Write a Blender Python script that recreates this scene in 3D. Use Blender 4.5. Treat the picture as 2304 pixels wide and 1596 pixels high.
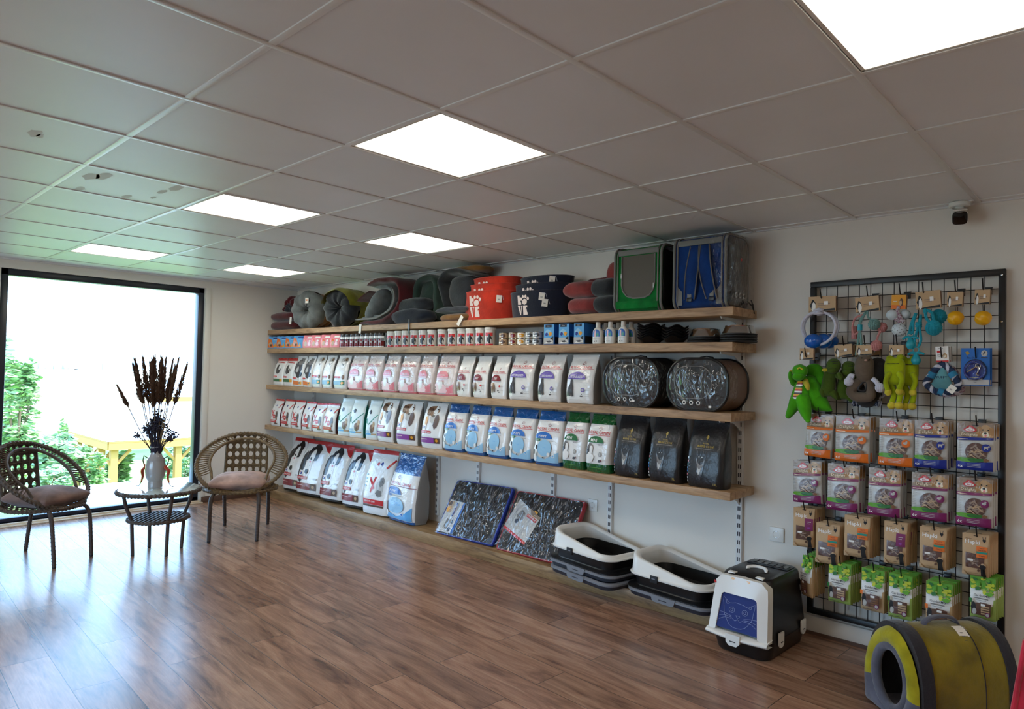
import bpy, bmesh, math, random
from math import pi, sin, cos, radians, sqrt
from mathutils import Vector, Matrix, noise
S = bpy.context.scene
for o in list(bpy.data.objects): bpy.data.objects.remove(o)
COL = S.collection
rnd = random.Random(7)

# ---------------------------------------------------------------- camera
CAM = Vector((7.087, -3.939, 1.414)); FPX = 1531.11
RGT = Vector((.728030, .685181, .022363)); DWN = Vector((-.000628, .033287, -.999446)); FWD = Vector((-.685545, .727612, .024664))
cd = bpy.data.cameras.new('camera'); cam = bpy.data.objects.new('camera', cd); COL.objects.link(cam)
cd.sensor_width = 36; cd.lens = FPX/2304*36; cd.clip_end = 2000; cd.clip_start = .05
mw = Matrix.Identity(4)
for i in range(3):
    mw[i][0], mw[i][1], mw[i][2], mw[i][3] = RGT[i], -DWN[i], -FWD[i], CAM[i]
cam.matrix_world = mw
S.camera = cam
def at(u, v, x=None, y=None, z=None):
    d = RGT*((u-1152)/FPX) + DWN*((v-798)/FPX) + FWD
    i, val = (0, x) if x is not None else (1, y) if y is not None else (2, z)
    return CAM + d*((val-CAM[i])/d[i])

# ---------------------------------------------------------------- exposure, sky, sun
S.view_settings.view_transform = 'Standard'; S.view_settings.look = 'None'
S.view_settings.gamma = 1; S.view_settings.use_curve_mapping = False
S.view_settings.exposure = 0.70
S.cycles.use_denoising = True
S.cycles.max_bounces = 10; S.cycles.diffuse_bounces = 5; S.cycles.glossy_bounces = 4
S.cycles.transmission_bounces = 8; S.cycles.transparent_max_bounces = 12
S.cycles.sample_clamp_indirect = 6
W = bpy.data.worlds.new('sky'); S.world = W; W.use_nodes = True
wn = W.node_tree.nodes; wl = W.node_tree.links; wn.clear()
wo = wn.new('ShaderNodeOutputWorld'); bg = wn.new('ShaderNodeBackground')
tc = wn.new('ShaderNodeTexCoord'); sx = wn.new('ShaderNodeSeparateXYZ'); cr = wn.new('ShaderNodeValToRGB')
wl.new(tc.outputs['Generated'], sx.inputs[0]); wl.new(sx.outputs['Z'], cr.inputs[0]); wl.new(cr.outputs[0], bg.inputs[0]); wl.new(bg.outputs[0], wo.inputs[0])
cr.color_ramp.elements[0].position = 0.0; cr.color_ramp.elements[0].color = (.47, .73, 1, 1)
cr.color_ramp.elements[1].position = .6; cr.color_ramp.elements[1].color = (.26, .55, 1, 1)
bg.inputs[1].default_value = 5.0
sd = bpy.data.lights.new('sun', 'SUN'); sun = bpy.data.objects.new('sun', sd); COL.objects.link(sun)
sd.energy = 5.5; sd.angle = radians(.6); sd.color = (1, .94, .84)
sun.rotation_euler = Vector((-.45, -.50, -.85)).to_track_quat('-Z', 'Y').to_euler()

# ---------------------------------------------------------------- materials
def lin(c): return tuple(((x/255/12.92) if x/255 <= .04045 else ((x/255+.055)/1.055)**2.4) for x in c)
M = {}
def mat(n, rgb, rough=.6, metal=0, spec=.5, bump=None, emit=0, coat=0, sheen=0, trans=0, alpha=1, var=None, ior=1.5):
    m = bpy.data.materials.new(n); m.use_nodes = True; nt = m.node_tree; b = nt.nodes['Principled BSDF']
    c = lin(rgb)+(1,)
    b.inputs['Base Color'].default_value = c; b.inputs['Roughness'].default_value = rough
    b.inputs['Metallic'].default_value = metal; b.inputs['Specular IOR Level'].default_value = spec
    b.inputs['IOR'].default_value = ior
    b.inputs['Coat Weight'].default_value = coat; b.inputs['Coat Roughness'].default_value = .12
    b.inputs['Sheen Weight'].default_value = sheen; b.inputs['Transmission Weight'].default_value = trans
    b.inputs['Alpha'].default_value = alpha
    if emit:
        b.inputs['Emission Color'].default_value = c; b.inputs['Emission Strength'].default_value = emit
    if bump or var:
        t = nt.nodes.new('ShaderNodeTexCoord')
    if bump:
        nz = nt.nodes.new('ShaderNodeTexNoise'); nz.inputs['Scale'].default_value = bump[0]; nz.inputs['Detail'].default_value = 4
        if len(bump) > 3: nz.inputs['Distortion'].default_value = bump[3]
        bp = nt.nodes.new('ShaderNodeBump'); bp.inputs['Strength'].default_value = bump[1]; bp.inputs['Distance'].default_value = bump[2] if len(bump) > 2 else .01
        nt.links.new(t.outputs['Object'], nz.inputs['Vector']); nt.links.new(nz.outputs[0], bp.inputs['Height']); nt.links.new(bp.outputs[0], b.inputs['Normal'])
        if coat: nt.links.new(bp.outputs[0], b.inputs['Coat Normal'])
    if var:
        nz = nt.nodes.new('ShaderNodeTexNoise'); nz.inputs['Scale'].default_value = var[0]; nz.inputs['Detail'].default_value = 5
        mx = nt.nodes.new('ShaderNodeMix'); mx.data_type = 'RGBA'
        mx.inputs[6].default_value = c; mx.inputs[7].default_value = lin(var[1])+(1,)
        rp = nt.nodes.new('ShaderNodeMapRange'); rp.inputs[1].default_value = .35; rp.inputs[2].default_value = .65
        nt.links.new(t.outputs['Object'], nz.inputs['Vector']); nt.links.new(nz.outputs[0], rp.inputs[0]); nt.links.new(rp.outputs[0], mx.inputs[0]); nt.links.new(mx.outputs[2], b.inputs['Base Color'])
    M[n] = m; return m
def N(m): return m.node_tree.nodes, m.node_tree.links, m.node_tree.nodes['Principled BSDF']

# plain packaging inks (glossy film and matt paper)
def inks():
    for n, c in dict(white=(235, 234, 230), silver=(205, 203, 198), palegrey=(185, 184, 180), red=(196, 40, 42), dkred=(128, 24, 34), pink=(226, 130, 140), palepink=(235, 196, 200),
                     purple=(104, 84, 176), violet=(138, 60, 150), plum=(122, 34, 92), blue=(28, 104, 186), dkblue=(22, 46, 140), paleblue=(146, 194, 224), sky=(92, 166, 220), teal=(24, 140, 122), paleteal=(224, 236, 236),
                     green=(14, 104, 52), lime=(154, 178, 88), leaf=(96, 164, 44), leafdk=(40, 110, 48), leafyel=(190, 200, 50), orange=(222, 112, 34), amber=(226, 158, 40), gold=(160, 136, 54), brown=(92, 62, 44), midbrown=(128, 92, 64), tan=(190, 160, 124),
                     kraft=(190, 158, 118), taupe=(146, 124, 104), black=(24, 24, 26), ink=(60, 58, 60), grey=(120, 118, 116), dkgrey=(66, 66, 70), cream=(232, 222, 200), meat=(96, 66, 56), stick=(150, 128, 112), gdog=(184, 148, 102), ear=(166, 122, 72), navy=(22, 28, 52)).items():
        mat('f_'+n, c, rough=.3, coat=.35, bump=(38, .35, .006))      # shiny film
        mat('p_'+n, c, rough=.6)                                     # paper / board
inks()
mat('wrap_pink', (226, 216, 214), rough=.16, coat=1, bump=(26, .7, .012, .6))
mat('wrap_white', (232, 231, 228), rough=.2, coat=.7, bump=(22, .5, .010, .4))
mat('wrap_blue', (26, 92, 160), rough=.14, coat=1, bump=(24, .7, .012, .6))
mat('wrap_green', (12, 92, 46), rough=.14, coat=1, bump=(24, .7, .012, .6))
mat('wrap_black', (27, 28, 31), rough=.38, coat=.15, bump=(14, .5, .015))
mat('wrap_teal', (16, 118, 104), rough=.3, coat=.4, bump=(20, .4, .01))
mat('bag_grey', (132, 130, 128), rough=.4, coat=.3, bump=(20, .4, .01))
mat('bag_maroon', (92, 44, 50), rough=.4, coat=.3, bump=(20, .4, .01))
mat('clear_film', (238, 243, 248), rough=.05, trans=1, ior=1.1, bump=(18, 1, .02, 1.2), alpha=.35)
mat('clear_plastic', (240, 244, 248), rough=.04, trans=1, ior=1.25, alpha=.4)

mat('wall_paint', (228, 222, 212), rough=.75, bump=(180, .05, .002), var=(1.2, (223, 217, 207)))
mat('ceiling_tile', (226, 227, 230), rough=.42, spec=.5, bump=(90, .06, .002), var=(2.0, (221, 222, 224)))
mat('grid_white', (222, 222, 220), rough=.3, spec=.5)
mat('panel_light', (255, 247, 232), emit=5.0)
mat('panel_frame', (225, 222, 214), rough=.4)
mat('window_frame', (20, 26, 40), rough=.35, spec=.5)
mat('skirting_white', (222, 216, 206), rough=.5)
mat('skirting_brown', (88, 62, 48), rough=.5)
mat('sill_stone', (214, 196, 170), rough=.35, bump=(40, .1, .003))
mat('black_metal', (17, 17, 18), rough=.42, spec=.5)
mat('white_metal', (224, 224, 222), rough=.35)
mat('slot_dark', (52, 52, 56), rough=.7)
mat('steel', (190, 188, 184), rough=.16, metal=1)
mat('chrome', (205, 205, 205), rough=.1, metal=1)
mat('zip_silver', (170, 168, 164), rough=.35, metal=.6)
mat('white_plastic', (226, 224, 218), rough=.28)
mat('black_plastic', (15, 15, 17), rough=.34, bump=(150, .06, .001))
mat('rubber_black', (22, 22, 24), rough=.6)
mat('grey_plastic', (120, 122, 128), rough=.4)
mat('charcoal_plastic', (44, 48, 58), rough=.4)
mat('lens_black', (8, 8, 9), rough=.08)
mat('navy_flap', (32, 46, 112), rough=.5, spec=.2)
mat('scratch', (134, 146, 190), rough=.5)
mat('tag_white', (232, 228, 218), rough=.6)
mat('yellow_rubber', (232, 170, 8), rough=.32, bump=(30, .5, .004))
mat('blue_rubber', (10, 92, 186), rough=.12, coat=.6)
mat('aqua_rubber', (18, 150, 168), rough=.35)
mat('pale_rubber', (196, 208, 214), rough=.4)
mat('rope_white', (206, 208, 222), rough=.85, bump=(260, .9, .004)); mat('rope_aqua', (22, 150, 170), rough=.8, bump=(260, .9, .004))
mat('rope_pink', (196, 132, 130), rough=.85, bump=(260, .9, .004)); mat('rope_sage', (110, 150, 146), rough=.85, bump=(260, .9, .004))
mat('rope_navy', (34, 52, 84), rough=.85, bump=(260, .9, .004)); mat('rope_plum', (120, 52, 90), rough=.85, bump=(260, .9, .004), var=(160, (214, 210, 214)))
def fab(n, c, s=1.0, d=None):
    d = d or tuple(int(x*.78) for x in c)
    mat(n, c, rough=.92, spec=.2, sheen=.35*s, bump=(70, .35, .006), var=(9, d))
fab('burgundy', (92, 26, 32)); fab('grey_plush', (116, 122, 122)); fab('charcoal_plush', (46, 51, 56)); fab('navy_plush', (32, 40, 54)); fab('tan_plush', (148, 104, 54)); fab('lime_plush', (150, 146, 16)); fab('forest_plush', (58, 78, 68)); fab('rose_plush', (150, 60, 58)); fab('slate_plush', (70, 74, 82))
fab('red_felt', (208, 54, 32)); fab('navy_felt', (24, 32, 52)); fab('green_nylon', (8, 128, 52), .4); fab('blue_nylon', (16, 58, 122), .4); mat('grey_trim', (118, 117, 114), rough=.7, bump=(200, .4, .002)); mat('mesh_grey', (96, 90, 82), rough=.8, bump=(400, .8, .002))
fab('toy_green', (74, 170, 16), .5); fab('toy_olive', (74, 98, 26), .5); fab('toy_grey', (104, 90, 76), .5); fab('toy_lime', (166, 182, 14), .5); fab('toy_yellow', (214, 196, 60), .5); fab('toy_teal', (104, 164, 172), .5); fab('toy_blue', (56, 136, 176), .5); fab('toy_dark', (52, 50, 50), .5)
fab('house_lime', (140, 124, 12)); fab('house_front', (178, 166, 22)); fab('house_char', (44, 42, 46)); fab('house_grey', (92, 92, 104)); fab('house_red', (206, 44, 66))
fab('cushion_pink', (188, 152, 136), .6); fab('cushion_brown', (128, 100, 90), .6)
mat('rattan', (122, 98, 62), rough=.55, bump=(220, .8, .004), var=(60, (88, 68, 42)))
mat('rattan_dark', (84, 66, 50), rough=.55, bump=(220, .8, .004), var=(60, (58, 45, 36)))
mat('leg_brown', (66, 50, 42), rough=.5, bump=(300, .6, .003))
mat('table_glass', (220, 232, 228), rough=.02, trans=.35, spec=1.0, coat=1)
mat('vase_glaze', (150, 146, 144), rough=.12, coat=.6)
mat('charm_red', (176, 62, 28), rough=.6)
mat('plume', (98, 70, 52), rough=.95); mat('stem', (120, 98, 70), rough=.9); mat('dry_flower', (38, 34, 48), rough=.95)
mat('mat_fabric', (34, 37, 42), rough=.75, bump=(320, 1.0, .003))
mat('mat_blue', (32, 56, 150), rough=.6, bump=(90, .6, .004)); mat('mat_red', (158, 40, 48), rough=.6, bump=(90, .6, .004))
mat('bronze_panel', (112, 84, 66), rough=.4); mat('dark_mesh', (24, 24, 26), rough=.6, bump=(300, .6, .002))
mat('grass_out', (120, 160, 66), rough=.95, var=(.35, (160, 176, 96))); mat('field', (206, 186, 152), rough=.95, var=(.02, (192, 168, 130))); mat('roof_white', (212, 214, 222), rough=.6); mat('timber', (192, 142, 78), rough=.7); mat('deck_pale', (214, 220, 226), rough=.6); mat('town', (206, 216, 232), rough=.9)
mat('leaf_a', (120, 156, 92), rough=.8, var=(2.5, (172, 194, 134))); mat('leaf_b', (150, 180, 136), rough=.8, var=(2.5, (190, 206, 172))); mat('paving', (186, 164, 132), rough=.9, bump=(20, .2, .01)); mat('bark', (110, 90, 70), rough=.9)
mat('slate_stain', (206, 204, 199), rough=.6)

def glass_mat():
    m = mat('window_glass', (255, 255, 255), rough=0); nt = m.node_tree; ns, ls, b = N(m)
    o = ns['Material Output']; tr = ns.new('ShaderNodeBsdfTransparent'); gl = ns.new('ShaderNodeBsdfGlossy'); mx = ns.new('ShaderNodeMixShader'); fr = ns.new('ShaderNodeFresnel')
    gl.inputs['Roughness'].default_value = 0.0; fr.inputs[0].default_value = 1.15
    ls.new(fr.outputs[0], mx.inputs[0]); ls.new(tr.outputs[0], mx.inputs[1]); ls.new(gl.outputs[0], mx.inputs[2]); ls.new(mx.outputs[0], o.inputs[0])
glass_mat()

def film_mat(n, tint, amount, bscale):      # crinkled transparent wrap: see-through with sharp glints
    m = mat(n, tint, rough=.08); ns, ls, b = N(m); o = ns['Material Output']
    tr = ns.new('ShaderNodeBsdfTransparent'); gl = ns.new('ShaderNodeBsdfGlossy'); mx = ns.new('ShaderNodeMixShader'); lw = ns.new('ShaderNodeLayerWeight'); lw.inputs[0].default_value = .35; fr = ns.new('ShaderNodeMapRange'); fr.inputs[3].default_value = amount; fr.inputs[1].default_value = .25; fr.inputs[4].default_value = .34; ls.new(lw.outputs['Facing'], fr.inputs[0])
    gl.inputs['Roughness'].default_value = .03
    t = ns.new('ShaderNodeTexCoord'); nz = ns.new('ShaderNodeTexNoise'); nz.inputs['Scale'].default_value = bscale; nz.inputs['Detail'].default_value = 1.5; nz.inputs['Distortion'].default_value = 2.2; mpg = ns.new('ShaderNodeMapping'); mpg.inputs['Scale'].default_value = (1, 1, .42); mpg.inputs['Rotation'].default_value = (0, .7, 0)
    bp = ns.new('ShaderNodeBump'); bp.inputs['Strength'].default_value = .9; bp.inputs['Distance'].default_value = .06
    ls.new(t.outputs['Object'], mpg.inputs[0]); ls.new(mpg.outputs[0], nz.inputs[0]); ls.new(nz.outputs[0], bp.inputs['Height']); ls.new(bp.outputs[0], gl.inputs['Normal']); ls.new(bp.outputs[0], lw.inputs['Normal'])
    ls.new(fr.outputs[0], mx.inputs[0]); ls.new(tr.outputs[0], mx.inputs[1]); ls.new(gl.outputs[0], mx.inputs[2]); ls.new(mx.outputs[0], o.inputs[0])
film_mat('film', (255, 255, 255), .075, 8); film_mat('film_fine', (255, 255, 255), .04, 14)

def wood(n, dark, mid, light, plank=None, rough=.4, scale=1.0, rot=0):
    m = mat(n, mid, rough=rough); ns, ls, b = N(m)
    t = ns.new('ShaderNodeTexCoord'); mp = ns.new('ShaderNodeMapping'); ls.new(t.outputs['Object'], mp.inputs[0])
    mp.inputs['Rotation'].default_value = (0, 0, rot)
    vec = mp.outputs[0]
    if plank:
        br = ns.new('ShaderNodeTexBrick'); br.offset = .37; br.offset_frequency = 2; br.squash = 1
        br.inputs['Scale'].default_value = 1; br.inputs['Brick Width'].default_value = plank[0]; br.inputs['Row Height'].default_value = plank[1]
        br.inputs['Mortar Size'].default_value = .0016; br.inputs['Mortar Smooth'].default_value = .2; br.inputs['Bias'].default_value = 0
        br.inputs['Color1'].default_value = (0, 0, 0, 1); br.inputs['Color2'].default_value = (1, 1, 1, 1); br.inputs['Mortar'].default_value = (.5, .5, .5, 1)
        ls.new(vec, br.inputs['Vector'])
        sc = ns.new('ShaderNodeVectorMath'); sc.operation = 'SCALE'; sc.inputs[3].default_value = 17.3
        ls.new(br.outputs['Color'], sc.inputs[0])
        ad = ns.new('ShaderNodeVectorMath'); ad.operation = 'ADD'; ls.new(vec, ad.inputs[0]); ls.new(sc.outputs[0], ad.inputs[1]); vec2 = ad.outputs[0]
    else: vec2 = vec
    st = ns.new('ShaderNodeMapping'); st.inputs['Scale'].default_value = (1.3*scale, 9*scale, 9*scale); ls.new(vec2, st.inputs[0])
    nz = ns.new('ShaderNodeTexNoise'); nz.inputs['Scale'].default_value = 1.7; nz.inputs['Detail'].default_value = 8; nz.inputs['Roughness'].default_value = .62; nz.inputs['Distortion'].default_value = .9; ls.new(st.outputs[0], nz.inputs[0])
    r = ns.new('ShaderNodeValToRGB'); e = r.color_ramp.elements
    e[0].position = .30; e[0].color = lin(dark)+(1,); e[1].position = .70; e[1].color = lin(light)+(1,)
    k = e.new(.47); k.color = lin(mid)+(1,)
    ls.new(nz.outputs[0], r.inputs[0]); col = r.outputs[0]
    g = ns.new('ShaderNodeTexNoise'); g.inputs['Scale'].default_value = 3; g.inputs['Detail'].default_value = 6
    s2 = ns.new('ShaderNodeMapping'); s2.inputs['Scale'].default_value = (3*scale, 60*scale, 60*scale); ls.new(vec2, s2.inputs[0]); ls.new(s2.outputs[0], g.inputs[0])
    mr = ns.new('ShaderNodeMapRange'); mr.inputs[1].default_value = .3; mr.inputs[2].default_value = .7; mr.inputs[3].default_value = .82; mr.inputs[4].default_value = 1.1; ls.new(g.outputs[0], mr.inputs[0])
    mu = ns.new('ShaderNodeMix'); mu.data_type = 'RGBA'; mu.blend_type = 'MULTIPLY'; mu.inputs[0].default_value = 1; ls.new(col, mu.inputs[6]); ls.new(mr.outputs[0], mu.inputs[7]); col = mu.outputs[2]
    if plank:
        # per-plank tone and dark joints
        wv = ns.new('ShaderNodeMapRange'); wv.inputs[3].default_value = .80; wv.inputs[4].default_value = 1.16; ls.new(br.outputs['Color'], wv.inputs[0])
        m2 = ns.new('ShaderNodeMix'); m2.data_type = 'RGBA'; m2.blend_type = 'MULTIPLY'; m2.inputs[0].default_value = 1; ls.new(col, m2.inputs[6]); ls.new(wv.outputs[0], m2.inputs[7])
        m3 = ns.new('ShaderNodeMix'); m3.data_type = 'RGBA'; ls.new(br.outputs['Fac'], m3.inputs[0]); ls.new(m2.outputs[2], m3.inputs[6]); m3.inputs[7].default_value = lin([x*.5 for x in dark])+(1,); col = m3.outputs[2]
        bp = ns.new('ShaderNodeBump'); bp.inputs['Strength'].default_value = .35; bp.inputs['Distance'].default_value = -.002; ls.new(br.outputs['Fac'], bp.inputs['Height'])
        b2 = ns.new('ShaderNodeBump'); b2.inputs['Strength'].default_value = .03; b2.inputs['Distance'].default_value = .002; ls.new(g.outputs[0], b2.inputs['Height']); ls.new(bp.outputs[0], b2.inputs['Normal']); ls.new(b2.outputs[0], b.inputs['Normal'])
    ls.new(col, b.inputs['Base Color'])
wood('floor_wood', (92, 62, 48), (146, 108, 86), (178, 138, 112), plank=(1.28, .193), rough=.25, rot=radians(2.5))
M['floor_wood'].node_tree.nodes['Principled BSDF'].inputs['Specular IOR Level'].default_value = .6
wood('oak', (132, 98, 64), (172, 136, 98), (196, 162, 122), rough=.5, scale=1.6)
wood('oak_plinth', (104, 76, 48), (144, 112, 74), (172, 140, 98), rough=.42, scale=1.4)
# ---------------------------------------------------------------- mesh helpers
def rz(a): return Matrix.Rotation(a, 4, 'Z')
class MB:
    def __init__(s): s.v = []; s.f = []; s.m = []; s.mats = []
    def mi(s, n):
        if n not in s.mats: s.mats.append(n)
        return s.mats.index(n)
    def add(s, vs, fs, mt, xf=None):
        o = len(s.v); k = s.mi(mt)
        for p in vs:
            p = Vector(p); s.v.append(xf @ p if xf else p)
        for q in fs: s.f.append([o+i for i in q]); s.m.append(k)
        return s
    def box(s, c, d, mt, xf=None, bev=0):
        x, y, z = [q/2 for q in d]
        if bev:
            b = min(bev, x*.98, y*.98, z*.98); bm = bmesh.new(); bmesh.ops.create_cube(bm, size=1)
            for w in bm.verts: w.co = Vector((w.co.x*d[0]+c[0], w.co.y*d[1]+c[1], w.co.z*d[2]+c[2]))
            bmesh.ops.bevel(bm, geom=bm.edges[:], offset=b, segments=2, affect='EDGES', profile=.5)
            bm.verts.index_update(); s.add([w.co.copy() for w in bm.verts], [[w.index for w in f.verts] for f in bm.faces], mt, xf); bm.free(); return s
        vs = [(c[0]+i*x, c[1]+j*y, c[2]+k*z) for i in (-1, 1) for j in (-1, 1) for k in (-1, 1)]
        return s.add(vs, [(0, 1, 3, 2), (4, 6, 7, 5), (0, 4, 5, 1), (2, 3, 7, 6), (0, 2, 6, 4), (1, 5, 7, 3)], mt, xf)
    def grid(s, fn, nu, nv, mt, cu=False, cv=False, xf=None):
        # fn(i/nu, j/nv) -> point
        U = nu if cu else nu+1; V = nv if cv else nv+1
        vs = [fn(i/nu, j/nv) for i in range(U) for j in range(V)]
        fs = [(i*V+j, ((i+1) % U)*V+j, ((i+1) % U)*V+(j+1) % V, i*V+(j+1) % V) for i in range(nu) for j in range(nv)]
        return s.add(vs, fs, mt, xf)
    def tube(s, pts, r, mt, n=8, closed=False, xf=None, caps=True, flat=1.0):
        pts = [Vector(p) for p in pts]; L = len(pts); rr = r if isinstance(r, (list, tuple)) else [r]*L
        vs = []; up = None
        for i, p in enumerate(pts):
            a = pts[(i-1) % L] if (closed or i > 0) else p; b = pts[(i+1) % L] if (closed or i < L-1) else p
            t = (b-a).normalized() if (b-a).length > 1e-9 else Vector((0, 0, 1))
            if up is None:
                up = Vector((0, 0, 1)) if abs(t.z) < .9 else Vector((1, 0, 0))
            up = (up-t*up.dot(t)); up = up.normalized() if up.length > 1e-6 else t.orthogonal().normalized()
            sd = t.cross(up)
            for k in range(n):
                q = 2*pi*k/n; vs.append(p+(sd*cos(q)+up*sin(q)*flat)*rr[i])
        fs = []
        for i in range(L if closed else L-1):
            j = (i+1) % L
            for k in range(n): fs.append((i*n+k, i*n+(k+1) % n, j*n+(k+1) % n, j*n+k))
        if caps and not closed: fs += [list(range(n))[::-1], [(L-1)*n+k for k in range(n)]]
        return s.add(vs, fs, mt, xf)
    def rod(s, a, b, r, mt, n=8, xf=None): return s.tube([a, b], r, mt, n, xf=xf)
    def lathe(s, prof, mt, n=24, c=(0, 0, 0), xf=None, a0=0, a1=2*pi, sxy=(1, 1)):
        full = abs(a1-a0-2*pi) < 1e-6
        return s.grid(lambda u, v: (c[0]+sxy[0]*prof_at(prof, v)[0]*cos(a0+(a1-a0)*u), c[1]+sxy[1]*prof_at(prof, v)[0]*sin(a0+(a1-a0)*u), c[2]+prof_at(prof, v)[1]), n, len(prof)-1, mt, cu=full, xf=xf)
    def ell(s, c, r, mt, n=16, m=10, p=2.0, wr=0, ws=12, seed=0, xf=None):
        e = 2/p
        def pw(q): return math.copysign(abs(q)**e, q)
        def fn(u, v):
            a = 2*pi*u; b = -pi/2+pi*v
            q = Vector((pw(cos(b))*pw(cos(a)), pw(cos(b))*pw(sin(a)), pw(sin(b))))
            k = 1+(wr*noise.noise(q*ws*.12+Vector((seed*7.1, seed*3.3, 0))) if wr else 0)
            return (c[0]+q.x*r[0]*k, c[1]+q.y*r[1]*k, c[2]+q.z*r[2]*k)
        return s.grid(fn, n, m, mt, cu=True, xf=xf)
    def prism(s, poly, y0, y1, mt, xf=None):      # poly in x,z, extruded along y
        n = len(poly); vs = [(x, y0, z) for x, z in poly]+[(x, y1, z) for x, z in poly]
        return s.add(vs, [list(range(n)), [n+i for i in range(n)][::-1]]+[(i, n+i, n+(i+1) % n, (i+1) % n) for i in range(n)], mt, xf)
    def build(s, name, parent=None, loc=None, rot=None, smooth=True, ang=38, doubles=True):
        me = bpy.data.meshes.new(name); me.from_pydata([tuple(p) for p in s.v], [], s.f); 
        for n in s.mats: me.materials.append(M[n])
        me.polygons.foreach_set('material_index', s.m)
        if doubles or smooth:
            bm = bmesh.new(); bm.from_mesh(me)
            if doubles: bmesh.ops.remove_doubles(bm, verts=bm.verts, dist=1e-5)
            bmesh.ops.recalc_face_normals(bm, faces=bm.faces); bm.to_mesh(me); bm.free()
        if smooth:
            me.polygons.foreach_set('use_smooth', [True]*len(me.polygons)); me.set_sharp_from_angle(angle=radians(ang))
        me.update()
        o = bpy.data.objects.new(name, me); COL.objects.link(o)
        if parent: o.parent = parent
        if loc: o.location = loc
        if rot is not None: o.rotation_euler = rot if not isinstance(rot, (int, float)) else (0, 0, rot)
        return o
def prof_at(p, v):
    i = min(int(round(v*(len(p)-1))), len(p)-1); return p[i]
def interp(tab, t):
    for (a, x), (b, y) in zip(tab, tab[1:]):
        if t <= b: return x+(y-x)*((t-a)/(b-a) if b > a else 0)
    return tab[-1][1]
def tag(o, label, cat, group=None):
    o['label'] = label; o['category'] = cat
    if group: o['group'] = group
    return o
def thing(name, label, cat, loc=(0, 0, 0), rot=0, group=None):
    o = bpy.data.objects.new(name, None); COL.objects.link(o); o.location = loc; o.empty_display_size = .05
    o.rotation_euler = rot if not isinstance(rot, (int, float)) else (0, 0, rot)
    return tag(o, label, cat, group)
def struct(name, mb, **k):
    o = mb.build(name, **k); o['kind'] = 'structure'; return o
def dup(root, loc, rot=0, label=None, group=None):
    def cp(o, par):
        c = o.copy(); COL.objects.link(c); c.parent = par
        for ch in KIDS(o): cp(ch, c)
        return c
    r = cp(root, None); r.location = loc
    r.rotation_euler = rot if not isinstance(rot, (int, float)) else (0, 0, rot)
    if label: r['label'] = label
    if group: r['group'] = group
    return r
def KIDS(o): return [c for c in bpy.data.objects if c.parent is o]

# ---------------------------------------------------------------- printed decoration (flat shapes draped on a surface)
TXT = {}
def text2d(s):
    if s not in TXT:
        cu = bpy.data.curves.new('t', 'FONT'); cu.body = s; cu.size = 1; cu.offset = .014; cu.resolution_u = 1; cu.align_x = 'CENTER'
        ob = bpy.data.objects.new('t', cu); COL.objects.link(ob); dg = bpy.context.evaluated_depsgraph_get(); dg.update()
        me = bpy.data.meshes.new_from_object(ob.evaluated_get(dg))
        vs = [(v.co.x, v.co.y) for v in me.vertices]; fs = [list(p.vertices) for p in me.polygons]
        bpy.data.objects.remove(ob); bpy.data.curves.remove(cu); bpy.data.meshes.remove(me)
        xs = [v[0] for v in vs]; cx = (min(xs)+max(xs))/2; w = max(xs)-min(xs)
        TXT[s] = ([(x-cx, y) for x, y in vs], fs, w)
    return TXT[s]
def fine(poly, L):
    bm = bmesh.new(); f = bm.faces.new([bm.verts.new((x, 0, z)) for x, z in poly]); bmesh.ops.triangulate(bm, faces=[f])
    for _ in range(5):
        es = [e for e in bm.edges if e.calc_length() > L]
        if not es: break
        bmesh.ops.subdivide_edges(bm, edges=es, cuts=1); bmesh.ops.triangulate(bm, faces=bm.faces[:])
    bm.verts.index_update(); vs = [(v.co.x, v.co.z) for v in bm.verts]; fs = [[v.index for v in q.verts] for q in bm.faces]; bm.free()
    return vs, fs
def arc(cx, cz, rx, rz_, a0=0, a1=360, n=20): return [(cx+rx*cos(radians(a0+(a1-a0)*i/n)), cz+rz_*sin(radians(a0+(a1-a0)*i/n))) for i in range(n+(0 if abs(a1-a0) >= 360 else 1))]
def blob(cx, cz, rx, rz_, seed=0, n=14, am=.22):
    r = random.Random(seed); return [(cx+rx*k*cos(a), cz+rz_*k*sin(a)) for a, k in ((2*pi*i/n, 1+r.uniform(-am, am)) for i in range(n))]
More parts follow.
